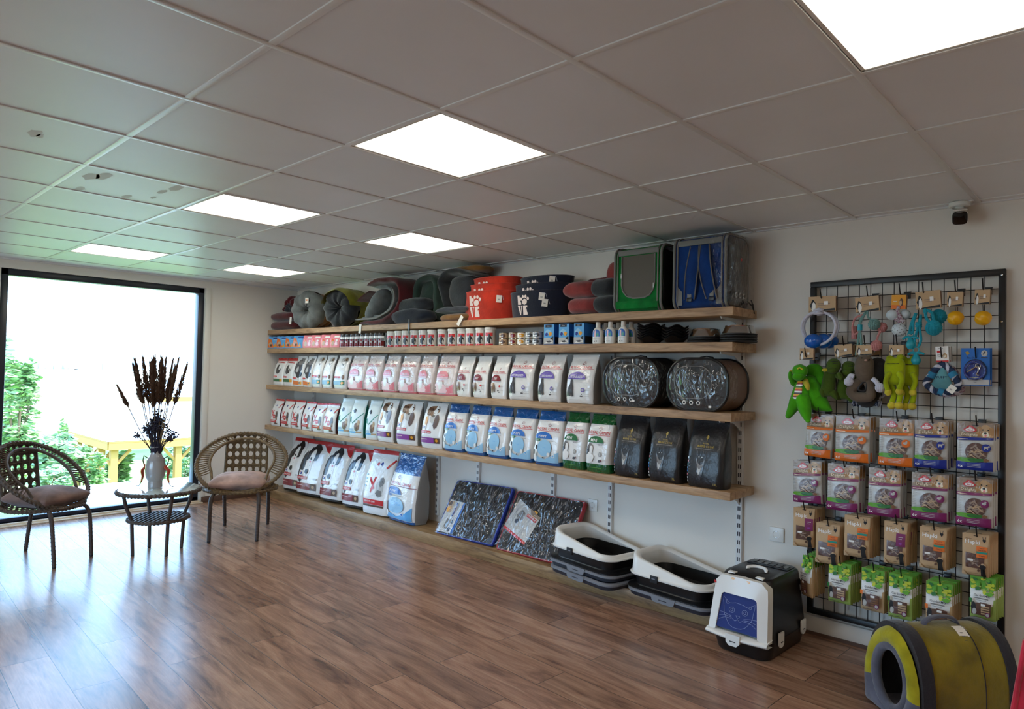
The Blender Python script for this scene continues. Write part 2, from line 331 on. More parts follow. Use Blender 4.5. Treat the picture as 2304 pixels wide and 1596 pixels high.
def decorate(mb, specs, mapf, w, h, L=.03, pre='f_', step=.00035, xlim=.97):
    # specs use x in -1..1 (half width) and z in 0..1 (height)
    lay = 0
    def put(poly, mt):
        nonlocal lay
        lay += 1; off = .0006+step*lay
        P = [(max(-xlim, min(xlim, x))*w/2, z*h) for x, z in poly]
        vs, fs = fine(P, L); mb.add([mapf(x, z, off) for x, z in vs], fs, mt)
    for d in specs:
        k = d[0]; mt = d[-1] if d[-1] in M else pre+d[-1]
        if k == 'r': x0, z0, x1, z1 = d[1:5]; put([(x0, z0), (x1, z0), (x1, z1), (x0, z1)], mt)
        elif k == 'e': put(arc(*d[1:-1]), mt)
        elif k == 'b': put(blob(*d[1:-1]), mt)
        elif k == 'p': put(d[1], mt)
        elif k == 'dome': cx, z, rx, rz_ = d[1:5]; put(arc(cx, z, rx, rz_, 0, 180, 16), mt)
        elif k == 'line': x0, z0, x1, z1, t = d[1:6]; nx, nz = -(z1-z0)*h, (x1-x0)*w/2; q = sqrt(nx*nx+nz*nz) or 1; a, b = nx/q*t/w*2, nz/q*t/h; put([(x0-a, z0-b), (x1-a, z1-b), (x1+a, z1+b), (x0+a, z0+b)], mt)
        elif k == 'crown':
            cx, cz, r = d[1:4]
            for i in range(5):
                a = radians(150-30*i)
                for q in (.62, .82, 1.0): put(arc(cx+r*q*cos(a), cz+r*q*sin(a)*w/2/h*1.15, r*.095, r*.095*w/2/h, n=6), mt)
            put([(cx-r*.5, cz), (cx+r*.5, cz), (cx+r*.42, cz+r*.22*w/2/h), (cx-r*.42, cz+r*.22*w/2/h)], mt)
        elif k == 't':
            s_, cx, cz, hh, mw_ = d[1:6]; vs, fs, tw = text2d(s_); sc = hh*h/.72; sxx = min(sc, mw_*w/tw)
            lay += 1; off = .0008+step*lay
            mb.add([mapf(cx*w/2+x*sxx, cz*h+y*sc, off) for x, y in vs], fs, mt)

# ---------------------------------------------------------------- bags and pouches
def bag_mesh(w, h, d, body, specs, seed=0, prof=None, wid=None, lean=0., p=4.5, wr=.006, bands=(), back=None, n=32, m=26, pre='f_', L=.03):
    prof = prof or [(0, .80), (.06, .98), (.25, 1.06), (.55, .92), (.78, .62), (.93, .14), (1, .04)]
    wid = wid or [(0, .97), (.12, 1.0), (.5, 1.0), (.85, .97), (1, .96)]
    mb = MB()
    def wrk(x, z): return wr*(noise.noise(Vector((x*9+seed*5.3, z*8, seed*1.7)))+.6*noise.noise(Vector((x*22, z*16+seed*3, 4.2))))
    def ab(t): return w/2*interp(wid, t), d/2*interp(prof, t), lean*max(0, t-.3)**1.5
    def pe(t): return p-(p-2.6)*max(0, (t-.6)/.4)
    def front(x, z, off):
        t = min(1, max(0, z/h)); a, b, c = ab(t); q = min(.995, abs(x/a)); e = pe(t)
        y = c-b*(1-q**e)**(1/e)
        return Vector((x, y-off+wrk(x, z)*min(1, b/.02+.3), z))
    def ring(u, v):
        ang = 2*pi*u; a, b, c = ab(v); e = pe(v)
        x = a*math.copysign(abs(cos(ang))**(2/e), cos(ang)); y = c+b*math.copysign(abs(sin(ang))**(2/e), sin(ang))
        k = min(1, b/.02+.3)
        return Vector((x, y+wrk(x, v*h)*k*(1 if y < c else -.6), v*h))
    V = m+1
    o = len(mb.v)
    mb.v += [ring(i/n, j/m) for i in range(n) for j in range(V)]
    for i in range(n):
        for j in range(m):
            z = (j+.5)/m; bm_ = body
            for z0, z1, mt in bands:
                if z0 <= z <= z1: bm_ = mt
            ang = 2*pi*(i+.5)/n
            if back and (sin(ang) > -.30 or abs(cos(ang)) > .93): bm_ = back
            mb.f.append([o+i*V+j, o+((i+1) % n)*V+j, o+((i+1) % n)*V+j+1, o+i*V+j+1]); mb.m.append(mb.mi(bm_))
    mb.f.append([o+i*V for i in range(n)]); mb.m.append(mb.mi(bands[0][2] if bands and bands[0][0] == 0 else body))
    mb.f.append([o+i*V+m for i in range(n)][::-1]); mb.m.append(mb.mi(bands[-1][2] if bands else body))
    decorate(mb, specs, front, w, h, pre=pre, L=L)
    return mb, front, lean*(.7**1.5)
def seal_strip(w, h, c, mt, hh=.03):
    mb = MB()
    def fn(u, v): return (-w/2*.955+w*.955*u, c+.003*sin(u*17)+v*.006-(.003), h-.004+hh*v)
    mb.grid(fn, 14, 3, mt); mb.grid(lambda u, v: Vector(fn(u, v))+Vector((0, .004, 0)), 14, 3, mt)
    mb.grid(lambda u, v: Vector(fn(u, 1))+Vector((0, .004*v, 0)), 14, 1, mt); return mb
# ---------------------------------------------------------------- room shell
XE, YE, H = 9.6, -6.3, 2.28
b = MB(); b.box((XE/2-.05, YE/2, -.05), (XE+.5, -YE+.5, .1), 'floor_wood'); struct('floor', b, smooth=False)
b = MB(); b.box((XE/2, .06, H/2), (XE+.24, .12, H+.4), 'wall_paint'); struct('wall_right', b, smooth=False)
WY0, WY1, WZ0, WZ1 = -2.735, -1.028, .028, 2.198          # window opening
b = MB(); t = .24
for y0, y1, z0, z1 in ((YE-.12, WY0, 0, H+.2), (WY1, 0, 0, H+.2), (WY0, WY1, WZ1, H+.2), (WY0, WY1, -.1, WZ0-.0)):
    b.box((-t/2, (y0+y1)/2, (z0+z1)/2), (t, y1-y0, z1-z0), 'wall_paint')
struct('wall_left', b, smooth=False)
# opposite wall behind the viewer's left shoulder: a wide window onto a paved forecourt, both unseen and added for daylight
b = MB(); OX = ((1.5, 4.9),)
for x0, x1, z0, z1 in ((-.12, 1.5, -.2, H+.2), (4.9, XE+.12, -.2, H+.2), (1.5, 4.9, -.2, .04), (1.5, 4.9, 2.21, H+.2)): b.box(((x0+x1)/2, YE-.06, (z0+z1)/2), (x1-x0, .12, z1-z0), 'wall_paint')
struct('wall_front', b, smooth=False)
for k, (x0, x1) in enumerate(OX):
    b = MB()
    for c, d in ((((x0+x1)/2, YE-.06, 2.185), (x1-x0, .07, .05)), (((x0+x1)/2, YE-.06, .065), (x1-x0, .07, .05)), ((x0+.025, YE-.06, 1.125), (.05, .07, 2.07)), ((x1-.025, YE-.06, 1.125), (.05, .07, 2.07))): b.box(c, d, 'window_frame', bev=.005)
    w_ = struct('window_%d' % (k+2), b)  # window out of view, added for its blue sky light
    b = MB(); b.box(((x0+x1)/2, YE-.06, 1.125), (x1-x0-.08, .008, 2.08), 'window_glass'); b.build('window_pane', w_, smooth=False)
b = MB(); b.box((4.5, YE-20.2, -.10), (60, 40, .06), 'paving'); o = b.build('forecourt', smooth=False); o['kind'] = 'structure'
b = MB(); b.box((XE+.06, YE/2, H/2), (.12, -YE, H+.4), 'wall_paint'); struct('wall_back', b, smooth=False)
# skirting
b = MB(); b.box((.008, (WY1+.02-.345)/2, .03), (.016, -.345-WY1-.02, .06), 'skirting_brown', bev=.003); struct('baseboard_left', b)
b = MB(); b.box(((5.40+XE)/2, -.009, .058), (XE-5.40, .018, .085), 'skirting_white', bev=.004); b.box(((5.40+XE)/2, -.012, .008), (XE-5.40, .024, .016), 'skirting_brown'); struct('baseboard_right', b)
# corner bead and reveal beside the window
b = MB(); b.box((.004, WY1+.03, 1.1), (.008, .055, 2.2), 'skirting_white', bev=.003); struct('trim_1', b)

# window: dark frame, pane, pale threshold
wf = MB(); fw = .058; xf_ = -.07
for c, d in (((xf_, (WY0+WY1)/2, WZ1-fw/2), (.09, WY1-WY0, fw)), ((xf_, (WY0+WY1)/2, WZ0+.018), (.09, WY1-WY0, .036)), ((xf_, WY0+fw/2, (WZ0+WZ1)/2), (.09, fw, WZ1-WZ0)), ((xf_, WY1-fw/2, (WZ0+WZ1)/2), (.09, fw, WZ1-WZ0))):
    wf.box(c, d, 'window_frame', bev=.006)
win = struct('window_1', wf)
b = MB(); b.box((xf_, (WY0+WY1)/2, (WZ0+WZ1)/2), (.008, WY1-WY0-.09, WZ1-WZ0-.07), 'window_glass'); b.build('window_pane', win, smooth=False)
b = MB(); b.box((-.02, (WY0+WY1)/2, .014), (.09, WY1-WY0, .028), 'sill_stone', bev=.004); b.box((.035, (WY0+WY1)/2, .006), (.03, WY1-WY0+.05, .012), 'sill_stone', bev=.003); b.build('window_sill', win)

# suspended ceiling: tiles drop just above a white T-bar grid; light panels fill some cells
DX, DY = .561, .6
gx = lambda n: 5.355-DX*n
gy = lambda l: DY*l-3.678
LIT = {(2, -3), (2, 0), (2, 3), (2, 7), (4, 3), (4, 7), (-2, -3), (-2, 0), (-2, 3), (-2, 7), (2, -6), (4, -6)}
b = MB(); g = MB(); g2 = MB()
for l in range(-5, 7):
    for n in range(-8, 10):
        x0, x1 = max(.002, gx(n+1)), min(XE, gx(n)); y0, y1 = max(YE, gy(l)), min(0, gy(l+1))
        if x1-x0 < .01 or y1-y0 < .01 or (l, n) in LIT: continue
        e = .0075
        b.box(((x0+x1)/2, (y0+y1)/2, H+.008), (x1-x0-2*e, y1-y0-2*e, .012), 'ceiling_tile', bev=.0015)
b.box((XE/2, YE/2, H+.12), (XE+.3, -YE+.3, .06), 'rubber_black')
ceil = struct('ceiling', b, smooth=False)
for l in range(-5, 7):
    if YE < gy(l) < 0: g.box((XE/2, gy(l), H+.001), (XE, .022, .006), 'grid_white', bev=.0015)
for n in range(-8, 10):
    if 0 < gx(n) < XE: g.box((gx(n), YE/2, H+.0005), (.022, -YE, .006), 'grid_white', bev=.0015)
g.box((XE/2, -.008, H), (XE, .02, .008), 'grid_white'); g.box((.008, YE/2, H-.004), (.02, -YE, .014), 'grid_white')
g.build('ceiling_grid', ceil)['label'] = 'white T-bar grid of the ceiling'
# faint scuffs on two tiles
b = MB()
for u, v, r, s_ in ((78, 300, .035, 1), (90, 306, .02, 2), (205, 398, .05, 3), (235, 396, .05, 4), (285, 442, .03, 5), (365, 432, .03, 6), (395, 424, .045, 7), (345, 445, .02, 8), (180, 425, .035, 9)):
    p = at(u, v, z=H+.0015); b.add([(p.x+x, p.y+y, H+.0016) for x, y in blob(0, 0, r*1.6, r*.6, s_)], [list(range(14))], 'slate_stain')
b.build('tile_stain', ceil, smooth=False)
names = {(2, -3): 'large square ceiling light panel cut by the top right corner of the photo', (2, 0): 'square ceiling light panel nearest the middle of the ceiling', (2, 3): 'ceiling light panel third from the front, left of the one above the shelves',
         (2, 7): 'small looking ceiling light panel right above the big window', (4, 3): 'ceiling light panel above the middle of the shelf wall, in the row next to it', (4, 7): 'far ceiling light panel near the corner above the burgundy bed'}
ext = {(-2, -3): 'ceiling light panel over the unseen front left of the shop', (-2, 0): 'ceiling light panel over the unseen middle left of the shop', (-2, 3): 'ceiling light panel over the unseen left side by the chairs', (-2, 7): 'ceiling light panel left of the window outside the photo', (2, -6): 'ceiling light panel behind the viewer, away from the shelves', (4, -6): 'ceiling light panel behind the viewer, next to the shelf wall'}
for (l, n) in sorted(LIT):
    x, y = (gx(n)+gx(n+1))/2, (gy(l)+gy(l+1))/2
    t_ = thing('ceiling_light_panel', names.get((l, n)) or ext[(l, n)], 'ceiling light', (x, y, H), 0, 'square light panels in the ceiling')
    m_ = MB(); w_, d_ = DX-.026, DY-.026
    for c, d in (((0, d_/2-.006, .006), (w_, .012, .012)), ((0, -d_/2+.006, .006), (w_, .012, .012)), ((w_/2-.006, 0, .006), (.012, d_, .012)), ((-w_/2+.006, 0, .006), (.012, d_, .012))): m_.box(c, d, 'panel_frame', bev=.002)
    m_.build('frame', t_)
    m_ = MB(); m_.box((0, 0, .010), (w_-.02, d_-.02, .006), 'panel_light'); m_.build('diffuser', t_, smooth=False)

# ---------------------------------------------------------------- outside the window
b = MB()
def terr(x, y):
    d = -x
    z = -.14-d*.02 if d < 3 else -.2-(d-3)*.185 if d < 26 else -4.45+(d-26)*.018 if d < 120 else -2.76+(d-120)*.022
    z += .25*noise.noise(Vector((x*.05, y*.05, 1)))*(1 if d > 6 else 0)*min(1, d/20)
    if d > 60: z += .02*(y+5)*-.5*min(1, (d-60)/100)
    return z
xs = [-.24, -.8, -1.6, -3, -5, -8, -12, -17, -22, -26, -32, -40, -52]
b.grid(lambda u, v: (xs[int(round(u*(len(xs)-1)))], -60+120*v, terr(xs[int(round(u*(len(xs)-1)))], -60+120*v)), len(xs)-1, 60, 'grass_out')
o = b.build('lawn', doubles=False); o['kind'] = 'structure'
xs2 = [-52, -70, -90, -120, -150, -190, -240]
b = MB(); b.grid(lambda u, v: (xs2[int(round(u*6))], -160+320*v, terr(xs2[int(round(u*6))], -160+320*v)), 6, 60, 'field'); o = b.build('hillside', doubles=False); o['kind'] = 'structure'
b = MB(); b.box((-1.3, -1.45, -.10), (1.9, .95, .06), 'deck_pale', bev=.01); tag(b.build('garden_slab'), 'pale concrete slab on the grass just outside the window', 'slab')
# distant town blocks along the skyline
r = random.Random(3)
for i, (u, w_, h_) in enumerate(((78, 4, 2.5), (118, 4.5, 2), (160, 4, 3), (225, 3.5, 4), (285, 4, 3))):
    p = at(u, 846, x=-230); bb = MB(); z0 = terr(-230, p.y)
    for k in range(4): bb.box((r.uniform(-3, 3), w_*(k-1.5)/4.6, h_*r.uniform(.6, 1)/2), (4, w_/4.2, h_*r.uniform(.7, 1.2)), 'town')
    tag(bb.build('distant_building', loc=(-230, p.y, z0)), ['hazy blue block on the skyline, leftmost of the row', 'long low hazy roof line left of the blue towers', 'hazy pale blue tower left of the plumes', 'hazy blue tower just left of the plumes', 'low hazy blue block behind the plumes'][i], 'building', 'hazy town on the horizon')
# timber pavilion with white roof
def pav():
    D = -20.0
    c = at(257, 992, x=D); l = at(172, 962, x=D-4.5); ez = c.z
    t_ = thing('garden_pavilion', 'timber garden pavilion with a white roof and carved brackets, seen through the window', 'pavilion', (c.x, c.y, ez))
    wdt, dep = 8.0, 4.4
    m_ = MB(); cx, cy = -dep/2, wdt/2
    # local: corner at origin, front runs +y, depth runs -x
    e = [(0.3, -.3, 0), (.3, wdt+.3, 0), (-dep-.3, wdt+.3, 0), (-dep-.3, -.3, 0)]; r0, r1 = (cx, 2.1, 1.25), (cx, wdt-2.1, 1.25)
    m_.add(e+[r0, r1], [(0, 1, 5, 4), (1, 2, 5), (2, 3, 4, 5), (3, 0, 4)], 'roof_white'); m_.add([(x, y, z-.06) for x, y, z in e], [(0, 1, 2, 3)], 'timber'); m_.build('roof', t_, smooth=False)
    m_ = MB()
    for cc, d in (((.25, cy, -.16), (.08, wdt+.5, .30)), ((cx, -.25, -.16), (dep+.5, .08, .30)), ((-dep-.25, cy, -.16), (.08, wdt+.5, .30)), ((cx, wdt+.25, -.16), (dep+.5, .08, .30))): m_.box(cc, d, 'timber')
    m_.build('fascia', t_, smooth=False)
    for x, y in ((0, 0), (0, 2.2), (0, 4.4), (0, wdt), (-dep*.33, 0), (-dep*.66, 0), (-dep, 0), (-dep, wdt)):
        m_ = MB(); m_.box((x, y, -1.5), (.24, .24, 2.6), 'timber', bev=.01)
        for sgn in (-1, 1):
            m_.rod((x, y, -.95), (x, y+sgn*.55, -.35), .06, 'timber', 6)
        m_.build('post', t_, smooth=False)
    m_ = MB(); 
    for y in (1.3, 3.9, 6.6): m_.box((0, y, -1.9), (.08, 2.3, .08), 'timber')
    m_.build('railing', t_, smooth=False)
pav()
def pav2():
    p = at(418, 893, x=-34); t_ = thing('far_pavilion', 'second timber pavilion with a scalloped white roof behind the first', 'pavilion', p)
    m_ = MB(); m_.add([(0, -1.5, 0), (0, 5, 0), (-4, 5, 0), (-4, -1.5, 0), (-2, 0, 1.1), (-2, 3.5, 1.1)], [(0, 1, 5, 4), (1, 2, 5), (2, 3, 4, 5), (3, 0, 4), (0, 3, 2, 1)], 'roof_white'); m_.build('roof', t_, smooth=False)
    m_ = MB(); m_.box((.02, 1.7, -.25), (.1, 6.3, .5), 'timber'); m_.build('fascia', t_, smooth=False)
    for y in (-1.2, 1.7, 4.6): m_ = MB(); m_.box((-.2, y, -1.6), (.2, .2, 2.6), 'timber'); m_.build('post', t_, smooth=False)
pav2()
def bush(name, label, cat, c, rx, ry, rz_, n, leaf, mt, seed, trunk=None):
    r = random.Random(seed); t_ = thing(name, label, cat, (c[0], c[1], c[2]))
    m_ = MB(); cl = [(r.gauss(0, .42), r.gauss(0, .42), r.uniform(-.55, .8), r.uniform(.28, .5)) for _ in range(14)]
    for i in range(n):
        k = cl[r.randrange(14)]; q = Vector((r.gauss(0, 1), r.gauss(0, 1), r.gauss(0, 1))).normalized()*k[3]*r.uniform(.6, 1)
        p = Vector(((k[0]+q.x)*rx, (k[1]+q.y)*ry, (k[2]+q.z)*rz_+rz_))
        a = Matrix.Rotation(r.uniform(0, 6.3), 3, 'Z') @ Matrix.Rotation(r.uniform(-1.2, 1.2), 3, 'X'); s_ = leaf*r.uniform(.6, 1.3)
        m_.add([p+a @ Vector(w)*s_ for w in ((-1, 0, 0), (-.3, .5, .1), (1, 0, 0), (-.3, -.5, .1))], [(0, 1, 2, 3)], mt)
    m_.build('foliage', t_, smooth=False, doubles=False)
    m_ = MB()
    for i in range(5): m_.tube([(0, 0, -.4), (rx*.2*cos(i*1.3), ry*.2*sin(i*1.3), rz_*.6), (rx*.5*cos(i*1.3), ry*.5*sin(i*1.3), rz_*1.3)], [.07*rz_*.5, .05*rz_*.5, .02], 'bark', 6)
    m_.build('branches', t_)
def gb(u, vtop, vbot, x, wpx, *a):
    p = at(u, vbot, x=x); q = at(u, vtop, x=x); w_ = (at(u+wpx/2, vbot, x=x)-at(u-wpx/2, vbot, x=x)).length/2
    return (x, p.y, min(p.z, terr(x, p.y)+.3)), w_, (q.z-min(p.z, terr(x, p.y)+.3))/2
for i, (u, vt, vb, x, wp, nm, lb, mt, nn, lf) in enumerate((
        (38, 825, 990, -7.5, 95, 'young_tree', 'loose green tree close to the left edge of the window', 'leaf_a', 1500, .085),
        (12, 770, 830, -14, 26, 'cypress_tree', 'small green tree tip high at the left edge of the window', 'leaf_b', 300, .14),
        (104, 985, 1090, -11, 120, 'pale_shrub', 'broad pale green shrub behind the left rattan chair', 'leaf_b', 1700, .11),
        (145, 935, 965, -30, 34, 'round_bush', 'small round yellow green bush on the slope above the shrubs', 'leaf_a', 300, .2),
        (185, 1010, 1110, -13, 90, 'garden_bush', 'green bush left of the pavilion posts', 'leaf_a', 1100, .10),
        (262, 1015, 1110, -24.5, 70, 'inner_bush', 'green bush seen between the pavilion posts', 'leaf_a', 900, .16),
        (410, 1000, 1100, -27, 110, 'back_bush', 'green bush behind the pavilion near the right window frame', 'leaf_b', 900, .18),
        (115, 1060, 1100, -6.5, 110, 'low_hedge', 'low grey green hedge seen under the left chair arm', 'leaf_b', 700, .06))):
    c, w_, hh = gb(u, vt, vb, x, wp); bush(nm, lb, 'tree' if 'tree' in nm else 'bush', c, w_, w_, hh, nn, lf, mt, 20+i)
# ---------------------------------------------------------------- shelves on slotted uprights
SX, SY = 5.385, -.343                                   # right end and front edge of the shelf boards
SZ = {1: (1.804, 1.755), 2: (1.605, 1.553), 3: (1.207, 1.159), 4: (.768, .722)}
PZ = .085
UPX = [.45, 1.05, 1.75, 2.533, 3.041, 3.842, 4.356, 5.289]
for k, lab in ((1, 'topmost oak wall shelf board, carrying beds, baskets and pet carriers'), (2, 'second oak shelf board from the top, carrying jars, cans and bowls'), (3, 'third oak shelf board from the top, carrying white and pink food bags'), (4, 'lowest oak wall shelf board, carrying blue, green and black bags')):
    z1, z0 = SZ[k]; b = MB(); b.box((SX/2, (SY-.0278)/2, (z0+z1)/2), (SX-.004, -SY-.0278, z1-z0), 'oak', bev=.0025)
    s_ = tag(b.build('shelf_board'), lab, 'shelf', 'oak shelf boards')
    if k < 5:
        b = MB(); x = UPX[-1]
        b.add([(x+dx, y, z) for dx in (-.003, .003) for y, z in ((-.028, z0), (-.30, z0), (-.29, z0-.012), (-.12, z0-.022), (-.06, z0-.05), (-.028, z0-.075))], [(0, 1, 2, 3, 4, 5), (11, 10, 9, 8, 7, 6)]+[(i, 6+i, 6+(i+1) % 6, (i+1) % 6) for i in range(6)], 'white_metal')
        b.build('shelf_bracket', s_, smooth=False)
b = MB(); b.box((5.33/2, (SY+.0)/2, PZ/2), (5.33-.004, -SY-.002, PZ), 'oak_plinth', bev=.003)
tag(b.build('shelf_plinth'), 'low oak plinth running along the foot of the shelf wall', 'plinth')
upl = ['slotted white shelf upright hidden behind the dog food bags by the corner', 'slotted white shelf upright behind the second big dog food bag', 'slotted white shelf upright behind the tall white food bag', 'slotted white shelf upright right beside the big blue bag', 'slotted white shelf upright above the mat with blue edges', 'slotted white shelf upright between the red edged mat and the socket', 'slotted white shelf upright right of the socket under the shelves', 'rightmost slotted white shelf upright at the free shelf ends']
def slotted():
    m = mat('slotted_metal', (224, 224, 222), rough=.35); ns, ls, b = N(m)
    t = ns.new('ShaderNodeTexCoord'); sp = ns.new('ShaderNodeSeparateXYZ'); ls.new(t.outputs['Object'], sp.inputs[0])
    def mth(op, a, c):
        q = ns.new('ShaderNodeMath'); q.operation = op
        if isinstance(a, (int, float)): q.inputs[0].default_value = a
        else: ls.new(a, q.inputs[0])
        if c is not None:
            if isinstance(c, (int, float)): q.inputs[1].default_value = c
            else: ls.new(c, q.inputs[1])
        return q.outputs[0]
    fz = mth('FRACT', mth('DIVIDE', sp.outputs['Z'], .05), None); az = mth('LESS_THAN', mth('ABSOLUTE', mth('SUBTRACT', fz, .5), None), .25)
    ax = mth('LESS_THAN', mth('ABSOLUTE', mth('SUBTRACT', mth('ABSOLUTE', sp.outputs['X'], None), .0055), None), .0035)
    ay = mth('LESS_THAN', sp.outputs['Y'], -.0255)
    f = mth('MULTIPLY', mth('MULTIPLY', az, ax), ay)
    mx = ns.new('ShaderNodeMix'); mx.data_type = 'RGBA'; mx.inputs[6].default_value = lin((224, 224, 222))+(1,); mx.inputs[7].default_value = lin((52, 52, 58))+(1,)
    ls.new(f, mx.inputs[0]); ls.new(mx.outputs[2], b.inputs['Base Color'])
slotted()
for x, lab in zip(UPX, upl):
    t_ = thing('shelf_upright', lab, 'shelf upright', (x, 0, 0), 0, 'slotted uprights of the shelf wall')
    b = MB(); z0, z1 = PZ+.06, 1.80
    b.box((0, -.0145, (z0+z1)/2), (.034, .025, z1-z0), 'slotted_metal', bev=.002); b.build('rail', t_)
    b = MB(); b.box((0, -.015, z1-.002), (.030, .02, .004), 'white_plastic', bev=.001); b.build('end_cap', t_)

# wall sockets
for (u, v), lab in (((1334, 1137), 'white wall socket under the shelves, next to the red edged mat'), ((1748, 1203), 'white wall socket on the bare wall between the shelves and the wire grid')):
    p = at(u, v, y=-.006); t_ = thing('wall_socket', lab, 'socket', (p.x, 0, p.z))
    b = MB(); b.box((0, -.006, 0), (.082, .012, .082), 'white_plastic', bev=.004); b.build('plate', t_)
    b = MB(); b.lathe([(.0, -.004), (.019, -.004), (.0195, 0), (.021, .0015), (.021, -.003)], 'white_plastic', 24, xf=Matrix.Translation((0, -.012, 0)) @ Matrix.Rotation(pi/2, 4, 'X'))
    for dx in (-.0095, .0095): b.lathe([(0, .0005), (.0025, .0005)], 'black_plastic', 10, xf=Matrix.Translation((dx, -.0085, 0)) @ Matrix.Rotation(pi/2, 4, 'X'))
    for dz in (-.018, .018): b.box((0, -.0135, dz), (.006, .003, .004), 'steel')
    b.build('socket_face', t_)

# security camera at the top of the wall
def seccam():
    p = at(2170, 468, z=H-.003); p.y = -.08
    t_ = thing('security_camera', 'small white bullet security camera with a black face, on the ceiling edge', 'security camera', (p.x, p.y, H))
    b = MB(); b.lathe([(0, -.001), (.042, -.001), (.045, -.008), (.045, -.018), (.040, -.022), (0, -.022)], 'white_plastic', 28); b.build('mount', t_)
    b = MB(); b.ell((0, 0, -.034), (.022, .022, .022), 'white_plastic'); b.tube([(0, 0, -.02), (0, .004, -.05)], .014, 'white_plastic', 12); b.build('joint', t_)
    d = Vector((.20, -.95, -.30)).normalized(); q = d.to_track_quat('-Y', 'Z').to_matrix().to_4x4(); xf = Matrix.Translation((0, 0, -.068)) @ q
    b = MB()
    def body(u, v):
        a = 2*pi*u; e = 2/4.0; r = .034; y = .075-.15*v; k = 1 if 0 < v < 1 else .9
        return (r*k*math.copysign(abs(cos(a))**e, cos(a)), y, r*k*math.copysign(abs(sin(a))**e, sin(a)))
    b.grid(body, 28, 8, 'white_plastic', cu=True, xf=xf); b.box((0, .075, 0), (.045, .004, .045), 'white_plastic', xf=xf); b.box((0, -.03, .037), (.06, .11, .006), 'white_plastic', xf=xf, bev=.003); b.build('housing', t_)
    b = MB()
    def face(u, v):
        a = 2*pi*u; e = 2/4.0; r = .031*v
        return (r*math.copysign(abs(cos(a))**e, cos(a)), -.076-.004*(1-v*v), r*math.copysign(abs(sin(a))**e, sin(a)))
    b.grid(face, 28, 5, 'lens_black', cu=True, xf=xf); b.build('lens', t_)
seccam()

# ---------------------------------------------------------------- wire grid display panel
GX0, GX1, GZ0, GZ1, GY = 5.696, 6.586, .123, 1.948, -.035
t_ = thing('wire_grid_panel', 'black framed wire grid panel on the wall, hung with toys and treat packets', 'display panel', ((GX0+GX1)/2, GY, GZ0))
cx = (GX0+GX1)/2
for nm, c, d in (('frame_bar', (0, 0, .015), (GX1-GX0, .03, .03)), ('frame_bar', (0, 0, GZ1-GZ0-.015), (GX1-GX0, .03, .03)), ('frame_bar', (GX0-cx+.014, 0, (GZ1-GZ0)/2), (.028, .03, GZ1-GZ0-.06)), ('frame_bar', (GX1-cx-.014, 0, (GZ1-GZ0)/2), (.028, .03, GZ1-GZ0-.06))):
    b = MB(); b.box(c, d, 'black_metal', bev=.003); b.build(nm, t_)
b = MB(); nV, nH = 15, 28
for i in range(1, nV): x = GX0+.028+(GX1-GX0-.056)*i/nV-cx; b.rod((x, .002, .02), (x, .002, GZ1-GZ0-.02), .0021, 'black_metal', 6)
HZ = [.03+(GZ1-GZ0-.06)*j/nH for j in range(1, nH)]
for z in HZ: b.rod((GX0-cx+.02, -.002, z), (GX1-cx-.02, -.002, z), .0021, 'black_metal', 6)
b.build('wire_mesh', t_)
for x, z in ((GX1-.014, GZ1-.03), (GX1-.014, GZ1-.25), (GX0+.014, GZ0+.2), (GX0+.014, GZ1-.3)):
    b = MB(); b.lathe([(0, .002), (.004, .0015), (.005, 0)], 'steel', 10, xf=Matrix.Translation((x-cx, -.0152, z-GZ0)) @ Matrix.Rotation(pi/2, 4, 'X')); b.build('screw', t_)
def hook(x, z, length, label, group='black prong hooks on the wire grid', rise=.035):
    # z: height of the prong; back plate clips over a grid wire, the prong runs out towards the room and turns up
    k = min(HZ, key=lambda q: abs(q+GZ0-z-.0)); zz = k+GZ0
    t_ = thing('display_hook', label, 'hook', (x, GY, zz), 0, group)
    b = MB(); b.box((0, -.007, -.010), (.032, .006, .034), 'black_metal', bev=.002); b.box((0, 0, .008), (.032, .016, .005), 'black_metal'); b.build('clip', t_)
    b = MB(); L = length; b.tube([(0, -.01, -.012), (0, -L*.5, -.014), (0, -L+.012, -.016), (0, -L+.002, -.010), (0, -L-.008, rise*.4), (0, -L-.016, rise)], .0030, 'black_metal', 8); b.build('prong', t_)
    return zz-.014
# ---------------------------------------------------------------- food bags
RC = 'ROYAL CANIN'
def dogface(cx, cz, s, dark='black'):      # black and white dog: body, chest, head, ears, blaze
    return [('b', cx-.25*s, cz-.16*s, .34*s, .16*s, 5, 'f_'+dark), ('b', cx-.05*s, cz-.12*s, .22*s, .17*s, 8, 'f_white'), ('b', cx+.12*s, cz+.12*s, .34*s, .13*s, 3, 'f_'+dark), ('b', cx-.10*s, cz+.10*s, .10*s, .10*s, 11, 'f_'+dark),
            ('e', cx+.10*s, cz+.07*s, .13*s, .10*s, 'f_white'), ('e', cx+.04*s, cz+.02*s, .10*s, .05*s, 'f_white'), ('e', cx+.05*s, cz+.03*s, .045*s, .022*s, 'f_black'), ('e', cx+.04*s, cz-.02*s, .05*s, .014*s, 'f_pink')]
def logo(cx, cz, s): return [('r', cx-.15*s, cz-.055*s, cx+.15*s, cz+.055*s, 'f_white'), ('p', [(cx-.08*s, cz-.03*s), (cx+.09*s, cz-.03*s), (cx+.09*s, cz+.035*s), (cx-.02*s, cz+.01*s)], 'f_dkblue'), ('p', [(cx-.08*s, cz+.0*s), (cx-.02*s, cz+.015*s), (cx-.03*s, cz+.04*s), (cx-.08*s, cz+.04*s)], 'f_red')]
def rchead(zc, zt, hh=.042): return [('crown', .12, zc, .17, 'dkred'), ('t', RC, .0, zt, hh*1.15, .92, 'red'), ('r', -.9, zt-.022, .9, zt-.014, 'red')]
